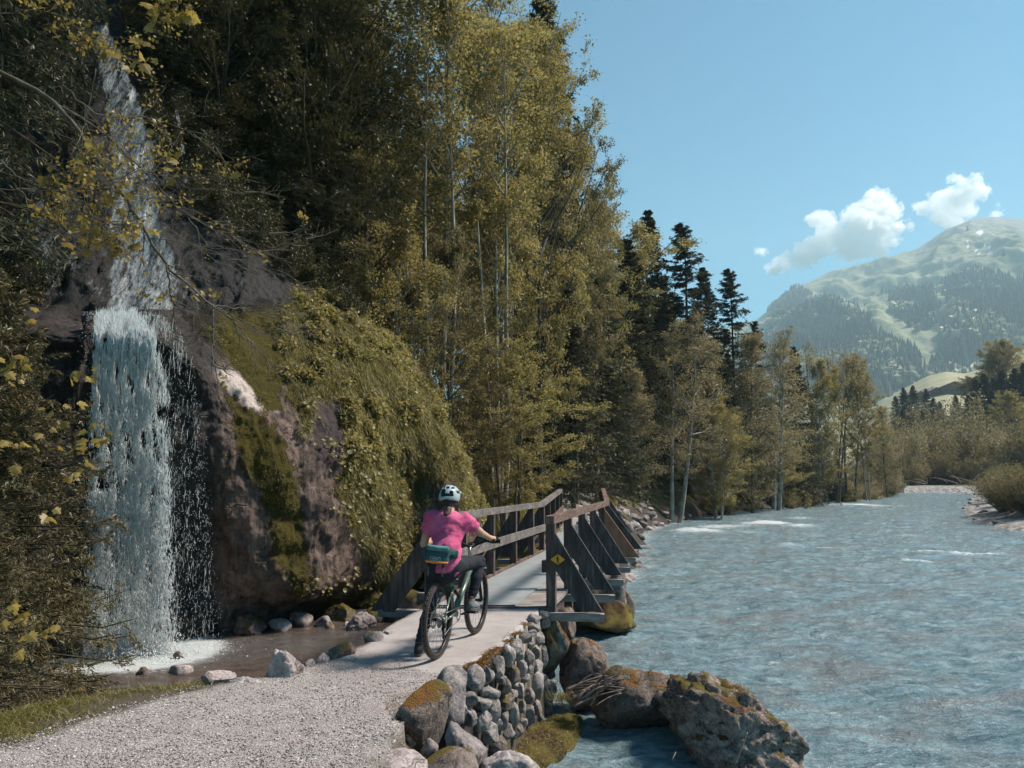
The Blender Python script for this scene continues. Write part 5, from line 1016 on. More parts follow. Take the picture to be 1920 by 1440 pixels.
def ground_grass():
    rg = np.random.RandomState(6)
    def patch(cx, cy, rx, ry, n, Y=None): return np.stack([cx+rg.normal(size=n)*rx, cy+rg.normal(size=n)*ry], 1)
    pts = []
    for px, py, rx, ry, n in [(10, 1345, 40, 12, 2200), (60, 1335, 40, 10, 1300), (0, 1380, 40, 14, 1500), (130, 1325, 40, 8, 400), (230, 1300, 50, 6, 400), (310, 1288, 35, 5, 1800), (350, 1290, 20, 5, 1800), (290, 1282, 40, 4, 800), (190, 1310, 60, 6, 300), (90, 1355, 50, 8, 400)]:
        q = patch(px, py, rx, ry, n); w_ = np.array([atz(a, b, ZP-.08) for a, b in q]); pts.append(w_)
    P = np.concatenate(pts); d = dpath(P[:, 0], P[:, 1]); P = P[d < .12]; P[:, 2] = ground_z(P[:, 0], P[:, 1]); P = P[P[:, 2] > .9]
    blades('bank_grass', P, P*0, .075, .7, rg, label='low green grass between the pool and the gravel path', wd=.003, tint=.3+.5*rg.rand(len(P)))
    # far trail verge grass
    N = 120000; y = 21+rg.rand(N)**1.5*55; xb = np.interp(y, BANK[:, 1], BANK[:, 0]); x = xb-1.3-rg.rand(N)**.8*12; d = np.abs(sdpoly(x, y, TRAIL)); k = (d > 1.2)&(fbm(np.stack([x*.5,y*.5,x*0],-1),2)>-.3); x = x[k]; y = y[k]
    P = np.stack([x, y, ground_z(x, y)], 1); blades('verge_grass', P, P*0, .30, .6, rg, label='rough grass along the trail beyond the footbridge', wd=.016, tint=.45+.6*rg.rand(len(P)))
    # orange moss along the wall top
    E = np.array([atz(*p, ZP)[:2] for p in [(1015, 1140), (1000, 1150), (975, 1185), (940, 1212), (900, 1238), (860, 1262), (820, 1275), (790, 1290)]]); t = rg.rand(9000)*(len(E)-1); i = t.astype(int); f = (t-i)[:, None]; p = E[i]*(1-f)+E[np.minimum(i+1, len(E)-1)]*f; p = p+rg.normal(size=p.shape)*.035
    c = fbm(np.stack([p[:, 0]*3, p[:, 1]*3, p[:, 0]*0], -1), 2) > .02; p = p[c]; P = np.stack([p[:, 0], p[:, 1], p[:, 0]*0+ZP], 1)
    M['orange_moss'] = leafmat('orange_moss', (.10, .04, .012), (.19, .085, .018), (.24, .14, .03), .2); E2 = np.array([atz(*q_, 1.38)[:2] for q_ in [(905, 1238), (872, 1256), (840, 1266), (790, 1268)]]); t2 = rg.rand(7000)*2.99; i2 = t2.astype(int); f2 = (t2-i2)[:, None]; p2 = E2[i2]*(1-f2)+E2[i2+1]*f2+rg.normal(size=(7000, 2))*.05; P = np.concatenate([P, np.stack([p2[:, 0], p2[:, 1], p2[:, 0]*0+1.375], 1)]); blades('wall_moss', P, P*0, .028, .9, rg, 'orange_moss', 'orange moss creeping over the wall edge', .004); LV = LEDGE[LEDGE[:, 2] > .08]; LV = LV[rg.randint(0, len(LV), 16000)]+rg.normal(size=(16000, 3))*.012; blades('ledge_moss', LV, LV*0+np.array([.3, -.3, 0]), .035, .8, rg, label='shaggy yellow green moss on the river ledge', wd=.003, hang=.3)
    # tuft on the big boulder and at the wall foot
    for px, py, Y, n, rx, nm in [(1380, 1300, 8.75, 700, .07, 'grass_tuft'), (1368, 1318, 8.6, 350, .07, 'grass_tuft'), (1060, 1310, 9.7, 500, .10, 'grass_tuft')]:
        c = at(px, py, Y); P = c+rg.normal(size=(n, 3))*np.array([rx, rx, .02]); o = blades(nm, P, P*0, .08, .6, rg, label='', wd=.003); tag(o, {1380: 'upper green grass tuft growing on the back of the largest river boulder', 1368: 'lower thin grass tuft in a crevice of the largest river boulder', 1060: 'grass tuft at the foot of the cobble wall by the driftwood'}[px], 'grass tuft')
ground_grass()
# ---- young spruce and maple at the left edge
M['needle_fg'] = leafmat('needle_fg', (.038, .031, .015), (.085, .071, .033), (.17, .145, .07), .2)
FG = spruce(41, 5, 1.75, 34, 11, 150000, .062, 'needle_fg', 'bark_dark', .04, .25, .55, .26, r0=.06)
plant(FG, at(-80, 880, 7.6)[0], 7.6, 4.5, 'young spruce with layered drooping branches at the left edge before the waterfall', 'tree', z=.9)
plant(FG, at(-180, 880, 8.6)[0], 8.6, 5.4, 'taller young spruce mostly outside the left edge', 'tree', z=.8)
FG2 = spruce(42, 3, 1.25, 26, 9, 34000, .05, 'needle_fg', 'bark_dark', .04, .2, .6, .16, r0=.04)
plant(FG2, at(-20, 880, 6.6)[0], 6.6, 1.9, 'small low spruce on the bank at the left edge of the pool', 'tree', z=1.0)
plant(SPR[1], at(-60, 880, 12.4)[0], 12.4, 13, 'big dark spruce rooted on the cliff in the top left corner', 'tree', z=5.4, sx=1.0)
plant(SPR[0], at(40, 880, 14.6)[0], 14.6, 12, 'second dark spruce behind the top left one', 'tree', z=7.5, sx=.9)
M['leaf_maple'] = leafmat('leaf_maple', (.10, .065, .014), (.20, .14, .028), (.31, .235, .06), .45)
LOBE = [(0, 0), (.28, -.05), (.50, .10), (.36, .22), (.62, .45), (.40, .46), (.44, .62), (.22, .58), (.20, .78), (0, 1.05), (-.20, .78), (-.22, .58), (-.44, .62), (-.40, .46), (-.62, .45), (-.36, .22), (-.50, .10), (-.28, -.05)]
def maple_leaves(mb, C, S, rg, droop=.5):
    n = len(C); L = np.array(LOBE); m = len(L); az = rg.rand(n)*6.283; d = np.stack([np.cos(az), np.sin(az), -droop-rg.rand(n)*.8], 1); d /= np.linalg.norm(d, axis=1)[:, None]
    nr = np.array([0, -.55, .8])+rg.normal(size=(n, 3))*.45; s = np.cross(d, nr); s /= np.linalg.norm(s, axis=1)[:, None]; up = np.cross(s, d)
    z = -.18*np.abs(L[:, 0])+.0; V = C[:, None]+S[:, None, None]*(L[None, :, :1]*s[:, None]+L[None, :, 1:]*d[:, None]+z[None, :, None]*up[:, None])
    ctr = C+S[:, None]*.42*d; V = np.concatenate([ctr[:, None], V], 1); f = np.array([[0, 1+i, 1+(i+1) % m] for i in range(m)])
    mb.add(V.reshape(-1, 3), (f[None]+(m+1)*np.arange(n)[:, None, None]).reshape(-1, 3), 0, np.repeat(rg.rand(n), m+1))
def maple():
    rg = np.random.RandomState(12); root = empty('maple_branch', tuple(at(60, 120, 5.6)), 'overhanging bare maple boughs with sparse mustard leaves in front of the upper waterfall', 'branch'); O = np.array(root.location)
    main = [([(-60, 100, 5.2), (95, 190, 5.5), (160, 262, 5.6), (215, 345, 5.7), (245, 385, 5.75), (290, 465, 5.8), (335, 520, 5.85), (400, 573, 5.9)], .024, .011),
            ([(400, 573, 5.9), (399, 620, 5.9), (400, 682, 5.92), (425, 690, 5.95)], .010, .004), ([(312, 490, 5.8), (320, 545, 5.8), (328, 600, 5.8), (322, 655, 5.8)], .010, .003),
            ([(400, 573, 5.9), (460, 580, 6.1), (520, 598, 6.3), (580, 630, 6.5)], .008, .002), ([(400, 573, 5.9), (450, 600, 6.0), (510, 620, 6.1), (560, 625, 6.2)], .007, .002), ([(400, 573, 5.9), (440, 605, 5.9), (490, 660, 5.9), (545, 710, 5.9)], .007, .002),
            ([(95, 190, 5.5), (175, 235, 5.7), (270, 322, 5.9), (350, 400, 6.1), (420, 430, 6.3), (540, 440, 6.5)], .013, .002), ([(120, 160, 5.4), (190, 215, 5.5), (290, 225, 5.7), (380, 262, 6.0), (440, 300, 6.2)], .009, .002),
            ([(0, 300, 5.2), (60, 345, 5.3), (170, 355, 5.5), (260, 370, 5.6), (330, 400, 5.8)], .008, .002), ([(-40, 350, 5.0), (80, 358, 5.2), (190, 345, 5.4), (270, 330, 5.6)], .006, .002), ([(215, 345, 5.7), (260, 330, 5.8), (300, 320, 5.9), (350, 350, 6), (430, 358, 6.1), (520, 365, 6.3)], .008, .002),
            ([(245, 385, 5.75), (235, 430, 5.75), (215, 470, 5.7)], .007, .002), ([(-20, 30, 5.0), (80, 20, 5.2), (160, 60, 5.4), (235, 110, 5.6)], .008, .002), ([(-20, 410, 5.0), (60, 420, 5.2), (150, 400, 5.4), (230, 430, 5.5)], .006, .002), ([(180, 130, 5.5), (150, 300, 5.5), (170, 400, 5.6), (215, 430, 5.6)], .005, .002),
            ([(350, 400, 6.1), (400, 470, 6.1), (470, 500, 6.2), (560, 510, 6.4)], .006, .001), ([(350, 400, 6.1), (420, 440, 6.2), (500, 470, 6.3), (590, 440, 6.5)], .006, .001), ([(270, 60, 5.0), (300, 20, 4.9), (330, -40, 4.8)], .003, .002)]
    br = MB(); allP = []
    for pts, r0, r1 in main:
        P = curve([at(*p) for p in pts], 28)-O; P += rg.normal(size=P.shape)*.006; br.tube(P, np.linspace(r0, r1, 28)*.8, 7); allP.append(P[::2][:14])
    P1 = np.array(allP); L1 = np.linalg.norm(P1[:, -1]-P1[:, 0], axis=1)*.9+.2; p, d, L, _, _ = childs(P1, L1, 11, .15, .7, .8, .34, rg, .3); d[:, 0] += .35; P2 = grow(p, d, L, 6, -.05, .13, rg); tubes(br, P2, np.linspace(.0042, .0014, 7)[None]*np.ones((len(P2), 1)), 4)
    p, d, L2, _, _ = childs(P2, L, 4, .2, .7, .9, .5, rg, .3); P3 = grow(p, d, L2, 4, -.05, .15, rg); tubes(br, P3, np.linspace(.0022, .001, 5)[None]*np.ones((len(P3), 1)), 3)
    br.build('boughs', M['bark_mid'], root)
    q = proj(P3[:, -1]+O); w_ = np.clip(1.25-(q[:, 0]/420), .06, 1)*np.clip(1.3-(q[:, 1]/560), .12, 1); ok = np.where(rg.rand(len(P3)) < w_)[0]
    lf = MB(); k = rg.choice(ok, 2600); j = rg.randint(1, 5, len(k)); C = P3[k, j]+rg.normal(size=(len(k), 3))*.03; leaves(lf, C, rg.normal(size=(len(k), 3))-np.array([0, 0, .4]), .018+.026*rg.rand(len(k)), rg, .75, 1.0)
    k = rg.choice(ok, 120); maple_leaves(lf, P3[k, -1]+rg.normal(size=(len(k), 3))*.03, .045+.05*rg.rand(len(k)), rg)
    C = np.array([at(*p) for p in [(275, 5, 4.9), (285, 12, 4.9), (345, 22, 4.9), (350, 30, 4.9), (357, 20, 4.9), (340, 32, 4.9), (262, 100, 5.2), (250, 115, 5.2), (268, 120, 5.2), (225, 100, 5.2)]])-O; maple_leaves(lf, C, .07+.03*rg.rand(len(C)), rg, .8)
    lf.build('leaves', M['leaf_maple'], root, smooth=False)
    r2 = empty('maple_sapling', tuple(at(-20, 1000, 6.6)), 'low maple shoots with bright yellow leaves poking through the young spruce at the left edge', 'sapling'); O2 = np.array(r2.location); sp = MB(); lv = MB()
    for cx, cy, n, sp_ in [(20, 690, 14, 26), (155, 700, 9, 22), (40, 570, 4, 20), (165, 828, 16, 34), (75, 800, 8, 40), (150, 880, 8, 18), (50, 880, 6, 40), (110, 965, 5, 20), (90, 1175, 9, 24), (20, 1160, 10, 30), (10, 830, 6, 20), (130, 760, 6, 30)]:
        Y = 6.3+rg.rand()*.5; c = at(cx, cy, Y); st = at(-60, cy+60, Y+.1); P = curve([st, (st+c)/2+[0, 0, .05], c], 9)-O2; sp = MB(); sp.tube(P, np.linspace(.005, .002, 9), 5); sp.build('shoot', M['bark_dark'], r2)
        C = c-O2+rg.normal(size=(n, 3))*np.array([sp_*Y/F*.7, .08, sp_*Y/F*.45]); maple_leaves(lv, C, .05+.05*rg.rand(n), rg, .3)
    lv.build('leaves', M['leaf_maple'], r2, smooth=False)
maple()
# ================================================================ RIDER AND BIKE
def nets(Fd, lo, st):           # naive surface nets
    S_ = Fd.shape; ins = Fd < 0; c = np.zeros(tuple(np.array(S_)-1), int)
    for a in (0, 1):
        for b in (0, 1):
            for d in (0, 1): c += ins[a:S_[0]-1+a, b:S_[1]-1+b, d:S_[2]-1+d]
    act = (c > 0) & (c < 8); idx = -np.ones(act.shape, int); I = np.argwhere(act); idx[tuple(I.T)] = np.arange(len(I)); acc = np.zeros((len(I), 3)); cnt = np.zeros(len(I))
    for o1 in [(a, b, d) for a in (0, 1) for b in (0, 1) for d in (0, 1)]:
        for ax in range(3):
            if o1[ax]: continue
            o2 = list(o1); o2[ax] = 1; A = Fd[tuple((I+o1).T)]; B = Fd[tuple((I+o2).T)]; m = (A < 0) != (B < 0); t = np.where(m, A/(A-B+1e-12), 0); p = np.array(o1)[None]+0.0*acc; p[:, ax] += t; acc += p*m[:, None]; cnt += m
    V = lo+st*(I+acc/cnt[:, None]); Q = []
    for ax in range(3):
        b, d = [(1, 2), (2, 0), (0, 1)][ax]; m = ins != np.roll(ins, -1, ax); sl = [slice(1, -1)]*3; sl[ax] = slice(0, -1); mm = np.zeros_like(m); mm[tuple(sl)] = m[tuple(sl)]; E = np.argwhere(mm); fl = ins[tuple(E.T)]
        eb = np.zeros(3, int); eb[b] = 1; ed = np.zeros(3, int); ed[d] = 1; g = lambda X: idx[tuple(np.clip(X, 0, np.array(idx.shape)-1).T)]
        q = np.stack([g(E-eb-ed), g(E-ed), g(E), g(E-eb)], 1); q = np.where(fl[:, None], q, q[:, ::-1]); Q.append(q[(q >= 0).all(1)])
    return V, np.concatenate(Q)
class SDF:
    def __init__(s, lo, hi, st):
        s.lo = np.array(lo, float); s.st = st; g = [np.arange(lo[i], hi[i], st) for i in range(3)]; s.G = np.stack(np.meshgrid(*g, indexing='ij'), -1); s.F = np.full(s.G.shape[:3], 9.)
    def smin(s, d, k):
        if k <= 0: s.F = np.minimum(s.F, d); return s
        h = np.clip(.5+.5*(s.F-d)/k, 0, 1); s.F = s.F*(1-h)+d*h-k*h*(1-h); return s
    def cone(s, a, b, r1, r2, k=.03, q=(1, 1, 1)):
        q = np.array(q); a = np.array(a, float)*q; b = np.array(b, float)*q; P = s.G*q; d = b-a; t = np.clip(((P-a)@d)/(d@d), 0, 1); return s.smin(np.linalg.norm(P-a-t[..., None]*d, axis=-1)-(r1*(1-t)+r2*t), k)
    def ell(s, c, r, k=.03, R=None, cut=False):
        P = s.G-np.array(c); P = P if R is None else P@np.asarray(R); r = np.array(r, float); n = np.linalg.norm(P/r, axis=-1); d = (n-1)*r.min()*np.where(n > .5, 1, 1)
        if cut: s.F = np.maximum(s.F, -d); return s
        return s.smin(d, k)
    def box(s, c, h, rd=.01, k=0., R=None, cut=False):
        P = s.G-np.array(c); P = P if R is None else P@np.asarray(R); q = np.abs(P)-np.array(h)+rd; d = np.linalg.norm(np.maximum(q, 0), axis=-1)+np.minimum(q.max(-1), 0)-rd
        if cut: s.F = np.maximum(s.F, -d); return s
        return s.smin(d, k)
    def plane(s, p, n): n = np.array(n, float); n /= np.linalg.norm(n); s.F = np.maximum(s.F, (s.G-np.array(p))@n); return s
    def noise(s, f, a, o=3, off=0): m = np.abs(s.F) < .05; v = s.G[m]*np.array(f)+off; s.F[m] += a*fbm(v, o); return s
    def mesh(s, mb=None):
        V, Q = nets(s.F, s.lo, s.st); mb = mb or MB(); return mb.add(V, Q)
GZ = ZP+.004
PR_ = atz(820, 1234, GZ); PF_ = atz(893, 1187, GZ); bx = (PF_-PR_)[:2]; bx /= np.linalg.norm(bx); BX = np.array([bx[0], bx[1], 0]); BL = np.array([-bx[1], bx[0], 0])
BA = math.atan2(bx[1], bx[0])
M['frame'] = simple('bike_frame_green', (.12, .17, .14), .3, .3, .1, 20, 0, .5); M['rubber'] = simple('tyre_rubber', (.035, .027, .025), .9, 0, .25, 60); M['blk'] = simple('black_metal', (.012, .012, .013), .35, .3, .2, 40, 0); M['steel'] = simple('steel', (.42, .42, .42), .3, .9, .1, 60, 0); M['grip'] = simple('grip_rubber', (.01, .01, .01), .8)
M['knob'] = simple('tyre_knob', (.12, .095, .088), .95, 0, .4, 90)
bike = empty('mountain_bike', tuple(PR_), 'green full suspension mountain bike ridden toward the footbridge', 'bicycle'); bike.rotation_euler = (0, 0, BA)
WR = .372; WB = 1.19
def circ(r, n, c=(0, 0, 0), y=0): a = np.arange(n)*2*math.pi/n; return np.stack([c[0]+r*np.cos(a), a*0+y, c[2]+r*np.sin(a)], 1)
def wheel(hub, rear):
    w_ = empty('wheel', hub); w_.parent = bike
    a = np.arange(96)*2*math.pi/96; pr = np.arange(14)*2*math.pi/14; R1 = WR-.031; P = np.stack([(R1+.028*np.cos(pr)[None])*np.cos(a)[:, None], np.ones((96, 1))*.029*np.sin(pr)[None], (R1+.028*np.cos(pr)[None])*np.sin(a)[:, None]], -1); P = np.concatenate([P, P[:1]])
    mb = MB().grid(P, wrap=True)
    for i in range(84):
        for j, (ps, sz) in enumerate(((-.95, .9), (-.42, 1), (.42, 1), (.95, .9), (0, .8))):
            if j == 4 and i % 2: continue
            an = (i+(.5 if j in (1, 2) else 0))*2*math.pi/84; rr_ = R1+.030*math.cos(ps); er = np.array([math.cos(an), 0, math.sin(an)]); et = np.array([-math.sin(an), 0, math.cos(an)]); ey = np.array([0, 1., 0])
            nr = er*math.cos(ps)+ey*math.sin(ps); ty = np.cross(nr, et); c = er*(R1)+nr*.031+er*0; mb.box(er*R1*1.0+nr*.0305, (.012, .011*sz, .009), np.stack([et, ty, nr], 1), 1)
    mb.build('tyre', [M['rubber'], M['knob']], w_, smooth=False)
    q = [(.312, -.015), (.322, -.017), (.326, -.012), (.326, .012), (.322, .017), (.312, .015), (.304, 0)]; P = np.stack([np.stack([r*np.cos(a), a*0+y, r*np.sin(a)], 1) for r, y in q], 1); P = np.concatenate([P, P[:1]]); MB().grid(P, wrap=True).build('rim', M['blk'], w_)
    MB().tube([(0, -.06, 0), (0, -.03, 0), (0, 0, 0), (0, .03, 0), (0, .06, 0)], [.022, .018, .014, .018, .022], 14).build('hub', M['blk'], w_)
    for i in range(28):
        an = i*2*math.pi/28; s_ = 1 if i % 2 else -1; an2 = an+(.5 if (i//2) % 2 else -.5); MB().tube([(.020*math.cos(an2), s_*.028, .020*math.sin(an2)), (.308*math.cos(an), 0, .308*math.sin(an))], .0011, 5).build('spoke', M['steel'], w_)
    mb = MB(); P = np.stack([circ(r, 48, y=y) for r, y in ((.062, .043), (.09, .043), (.09, .046), (.062, .046))], 1); P = np.concatenate([P, P[:1]]); mb.grid(P, wrap=True)
    for i in range(6): an = i*math.pi/3; mb.tube([(.015*math.cos(an), .044, .015*math.sin(an)), (.07*math.cos(an+.4), .044, .07*math.sin(an+.4))], .004, 5)
    mb.build('brake_disc', M['steel'], w_, smooth=False)
    if rear:
        mb = MB()
        for k in range(11):
            rr_ = .078-.0057*k; t = np.arange(60); a2 = t*2*math.pi/60; ro = rr_+.003*(t % 2); y = -.022-.0038*k; P = np.stack([np.stack([r*np.cos(a2), a2*0+yy, r*np.sin(a2)], 1) for r, yy in ((.018, y), (ro, y), (ro, y-.002), (.018, y-.002))], 1); P = np.concatenate([P, P[:1]]); mb.grid(P, wrap=True)
        mb.build('cassette', M['steel'], w_, smooth=False)
    return w_
wheel((0, 0, WR), True); wheel((WB, 0, WR), False)
fr = MB(); T = lambda a, b, r, r2=None, n=12, m=fr: m.tube(np.array([a, (np.array(a)+np.array(b))/2, b], float), [r, r, r2 or r], n)
T((.45, 0, .36), (1.0, 0, .76), .034, .028); T((.98, 0, .84), (.34, 0, .68), .02, .018); T((.45, 0, .36), (.30, 0, .80), .019); T((1.01, 0, .74), (.955, 0, .89), .026); T((.45, -.045, .35), (.45, .045, .35), .03)
T((.33, 0, .70), (.42, 0, .62), .014)
fr.build('frame', M['frame'], bike)
for s_ in (-1, 1):
    m = MB(); T((0, s_*.07, WR), (.16, s_*.055, .36), .011, m=m); T((.16, s_*.055, .36), (.43, s_*.03, .36), .012, m=m); T((0, s_*.07, WR), (.20, s_*.05, .56), .010, m=m); T((.20, s_*.05, .56), (.37, s_*.035, .64), .012, m=m); m.box((0, s_*.07, WR), (.05, .012, .05)); m.build('swingarm', M['frame'], bike)
m = MB(); T((.37, 0, .64), (.62, 0, .50), .019, m=m); m.build('shock', M['blk'], bike)
m = MB(); T((.30, 0, .80), (.245, 0, .93), .0135, m=m); m.build('seat_post', M['blk'], bike)
s = SDF((.05, -.1, .88), (.42, .1, .98), .006); s.ell((.17, 0, .935), (.10, .068, .022), 0).cone((.17, 0, .935), (.36, 0, .932), .028, .016, .03, (1, 1, 1.4)); s.mesh().build('saddle', M['blk'], bike)
for s_ in (-1, 1):
    m = MB(); T((WB, s_*.062, WR), (1.075, s_*.062, .66), .019, .021, m=m); m.build('fork_leg', M['blk'], bike)
m = MB(); m.box((1.07, 0, .665), (.05, .15, .035)); T((1.065, .062, .66), (1.02, .062, .76), .017, m=m); T((1.065, -.062, .66), (1.02, -.062, .76), .017, m=m); m.box((1.015, 0, .75), (.045, .15, .03)); m.build('fork_crown', M['blk'], bike)
m = MB(); T((.955, 0, .89), (.935, 0, .985), .018, m=m); T((.935, 0, .975), (.975, 0, .99), .02, m=m); m.build('stem', M['steel'], bike)
BARZ = 1.075
bar = curve([(.90, -.37, BARZ+.01), (.93, -.22, BARZ), (.965, -.10, BARZ-.04), (.98, 0, .995), (.965, .10, BARZ-.04), (.93, .22, BARZ), (.90, .37, BARZ+.01)], 40); m = MB().tube(bar, .0125, 10); m.build('handlebar', M['blk'], bike)
for s_ in (-1, 1):
    m = MB(); m.tube([(.90+.0, s_*.375, BARZ+.011), (.93, s_*.235, BARZ+.001)], .0165, 12); m.build('grip', M['grip'], bike)
    m = MB(); m.tube(curve([(.93, s_*.20, BARZ-.012), (.98, s_*.21, BARZ-.02), (.975, s_*.30, BARZ-.022)], 10), .006, 6); m.box((.945, s_*.20, BARZ), (.04, .03, .03)); m.build('brake_lever', M['blk'], bike)
    m = MB(); m.tube(curve([(.95, s_*.20, BARZ), (1.03, s_*.14, BARZ-.02), (1.06, s_*.05, .95), (1.0, s_*.03, .80)], 16), .0028, 5); m.build('cable', M['blk'], bike)
m = MB().box((.985, 0, 1.03), (.05, .07, .012)).build('display', M['blk'], bike)
m = MB(); T((.45, -.09, .35), (.62, -.10, .345), .011, m=m); m.build('crank', M['blk'], bike); m = MB(); T((.45, .09, .35), (.28, .10, .355), .011, m=m); m.build('crank', M['blk'], bike)
for p in ((.62, -.155, .345), (.28, .155, .355)): m = MB(); m.box(p, (.095, .10, .012)); m.tube([(p[0], p[1]-.05, p[2]), (p[0], p[1]+.05, p[2])], .009, 8); m.build('pedal', M['blk'], bike)
m = MB(); a2 = np.arange(64)*2*math.pi/64; P = np.stack([np.stack([.45+r*np.cos(a2), a2*0+yy, .35+r*np.sin(a2)], 1) for r, yy in ((.05, -.052), (.066, -.052), (.066, -.056), (.05, -.056))], 1); P = np.concatenate([P, P[:1]]); m.grid(P, wrap=True); m.build('chainring', M['steel'], bike, smooth=False)
m = MB(); m.tube([(.0, -.045, WR+.05), (.45, -.054, .418)], .004, 5); m.tube(curve([(.45, -.054, .284), (.2, -.05, .25), (.03, -.05, .20), (.01, -.05, .215), (-.01, -.05, .30)], 20), .004, 5); m.build('chain', M['steel'], bike)
m = MB(); m.box((-.01, -.075, WR-.045), (.05, .03, .06)); T((-.005, -.06, WR-.06), (.03, -.055, .20), .012, m=m); m.tube(circ(.022, 12, (.03, 0, .205), -.052), .006, 6, closed=True); m.tube(circ(.02, 12, (.0, 0, .29), -.052), .006, 6, closed=True); m.build('rear_derailleur', M['blk'], bike)
m = MB(); m.box((.05, .062, WR+.07), (.05, .03, .06)); m.build('brake_caliper', M['blk'], bike)
# ---------------- person (coordinates: x right, y forward away from camera, z up, origin at OP on the ground)
OP = np.array([-.68, 7.80, GZ]); BO = PR_-OP; BO[2] = 0
def bk(x, y, z): return BO+BX*x+BL*y+np.array([0, 0, z])
def cloth(name, c1, c2, sc=60, rough=.85):
    t = NTree(name); c = t.co(); n = t.noise(c, 6, 4, .6); col = t.mix(t.ramp(n, [(.35, 0.0), (.65, 1.0)]), c1, c2); return t.pbr(col, rough, t.bump(t.math('ADD', t.noise(c, sc*8, 2), t.math('MULTIPLY', t.noise(t.map(c, (1, 1, 2.2)), 9, 3, .5, .8), 1.5)), .35, .012), spec=.2)
M['skin'] = simple('skin', (.48, .29, .21), .55, 0, .06, 8, .05); M['shirt'] = cloth('pink_jersey', (.50, .075, .18), (.62, .13, .27)); M['trouser'] = cloth('dark_trousers', (.016, .018, .026), (.028, .031, .042)); M['shoe'] = cloth('grey_shoe', (.12, .13, .14), (.2, .21, .22)); M['sole'] = simple('shoe_sole', (.10, .09, .085), .9); M['shoe2'] = cloth('dark_shoe', (.03, .026, .024), (.055, .048, .043))
M['helmet'] = simple('helmet_shell', (.34, .42, .44), .3, 0, .04, 10, 0, .5); M['liner'] = simple('helmet_liner', (.02, .028, .032), .8); M['glove'] = cloth('black_glove', (.010, .010, .011), (.02, .02, .022)); M['eye'] = simple('eye', (.7, .7, .7), .2)
def hairmat():
    t = NTree('hair'); c = t.co(); n = t.noise(t.map(c, (1, 1, .12)), 130, 3, .6); return t.pbr(t.ramp(n, [(.3, (.025, .012, .010)), (.6, (.09, .045, .035)), (.8, (.18, .10, .075))]), .5, t.bump(n, .8, .006), spec=.35)
M['hair'] = hairmat()
per = empty('person', tuple(OP), 'rider in pink shirt, dark trousers and pale helmet straddling the green bike, seen from behind', 'person')
HP = np.array([-.005, -.10, .92]); CH = np.array([.01, .02, 1.22]); SHL = np.array([-.17, .05, 1.385]); SHR_ = np.array([.20, .07, 1.355]); NK = np.array([.02, .06, 1.43]); HD = np.array([.022, .125, 1.575])
HIL = HP+[-.095, .02, -.03]; HIR = HP+[.10, .02, -.02]
KNL = np.array([-.155, .02, .50]); ANL = np.array([-.27, -.01, .09]); FTL = np.array([-.285, .12, .03])
PD = bk(.62, -.155, .345); ANR = PD+[-.01, -.10, .125]; KNR = ANR+np.array([.075, .17, .40]); 
GR = bk(.915, -.305, BARZ+.006); GL = bk(.915, .305, BARZ+.006)
ELR = np.array([.335, .22, 1.21]); WRR = GR+[-.045, -.075, .035]; ELL = np.array([-.245, .13, 1.10]); WRL = GL+[-.01, -.09, .035]
def torso(s, g=0.0):
    s.cone(HP, CH*[1, 1, 1]+[0, -.03, -.1], .135+g, .12+g, .06, (1, 1.25, 1)); s.cone(CH+[0, -.03, -.1], CH+[.005, .02, .06], .12+g, .142+g, .06, (.92, 1.25, 1)); s.cone(SHL+[.05, 0, -.045], SHR_+[-.05, 0, -.045], .085+g, .085+g, .06, (1, 1.1, 1)); s.cone(NK+[0, -.03, -.07], NK, .07+g, .052+g, .05)
def arm(s, sh, el, wr, g=0, lo=True):
    s.cone(sh, el, .052+g, .041+g, .03)
    if lo: s.cone(el, wr, .041+g, .026+g, .02)
def leg(s, hi, kn, an, g=0): s.cone(hi, kn, .088+g, .058+g, .05); m = kn*.62+an*.38+np.array([0, -.015, 0]); s.cone(kn, m, .056+g, .055+g, .03); s.cone(m, an, .054+g, .037+g, .03)
s = SDF((-.40, -.32, -.0), (.72, .72, 1.80), .0105)
torso(s, -.012); arm(s, SHL, ELL, WRL); arm(s, SHR_, ELR, WRR); leg(s, HIL, KNL, ANL, -.012); leg(s, HIR, KNR, ANR, -.012)
s.cone(WRR, GR+[0, -.02, .02], .026, .03, .02, (1, 1, 1)); s.cone(WRL, GL+[0, -.02, .02], .026, .03, .02); s.cone(ANL, FTL, .035, .03, .03); s.cone(ANR, ANR+[.02, .14, -.06], .035, .03, .03)
s.cone(NK, HD+[0, -.02, -.04], .054, .056, .02); s.ell(HD, (.077, .098, .105), .03); s.ell(HD+[0, .055, -.07], (.052, .05, .052), .03)
s.ell(HD+[0, .103, -.02], (.012, .022, .022), .012); s.ell(HD+[-.078, .0, -.02], (.012, .02, .03), .008); s.ell(HD+[.078, 0, -.02], (.012, .02, .03), .008); s.ell(HD+[0, .10, -.062], (.022, .008, .007), .008)
s.mesh().build('body', M['skin'], per)
for sx_ in (-1, 1): s = SDF(tuple(HD+[sx_*.032-.02, .07, -.02]), tuple(HD+[sx_*.032+.02, .11, .03]), .003); s.ell(HD+[sx_*.032, .088, .004], (.012, .012, .012), 0); s.mesh().build('eye', M['eye'], per)
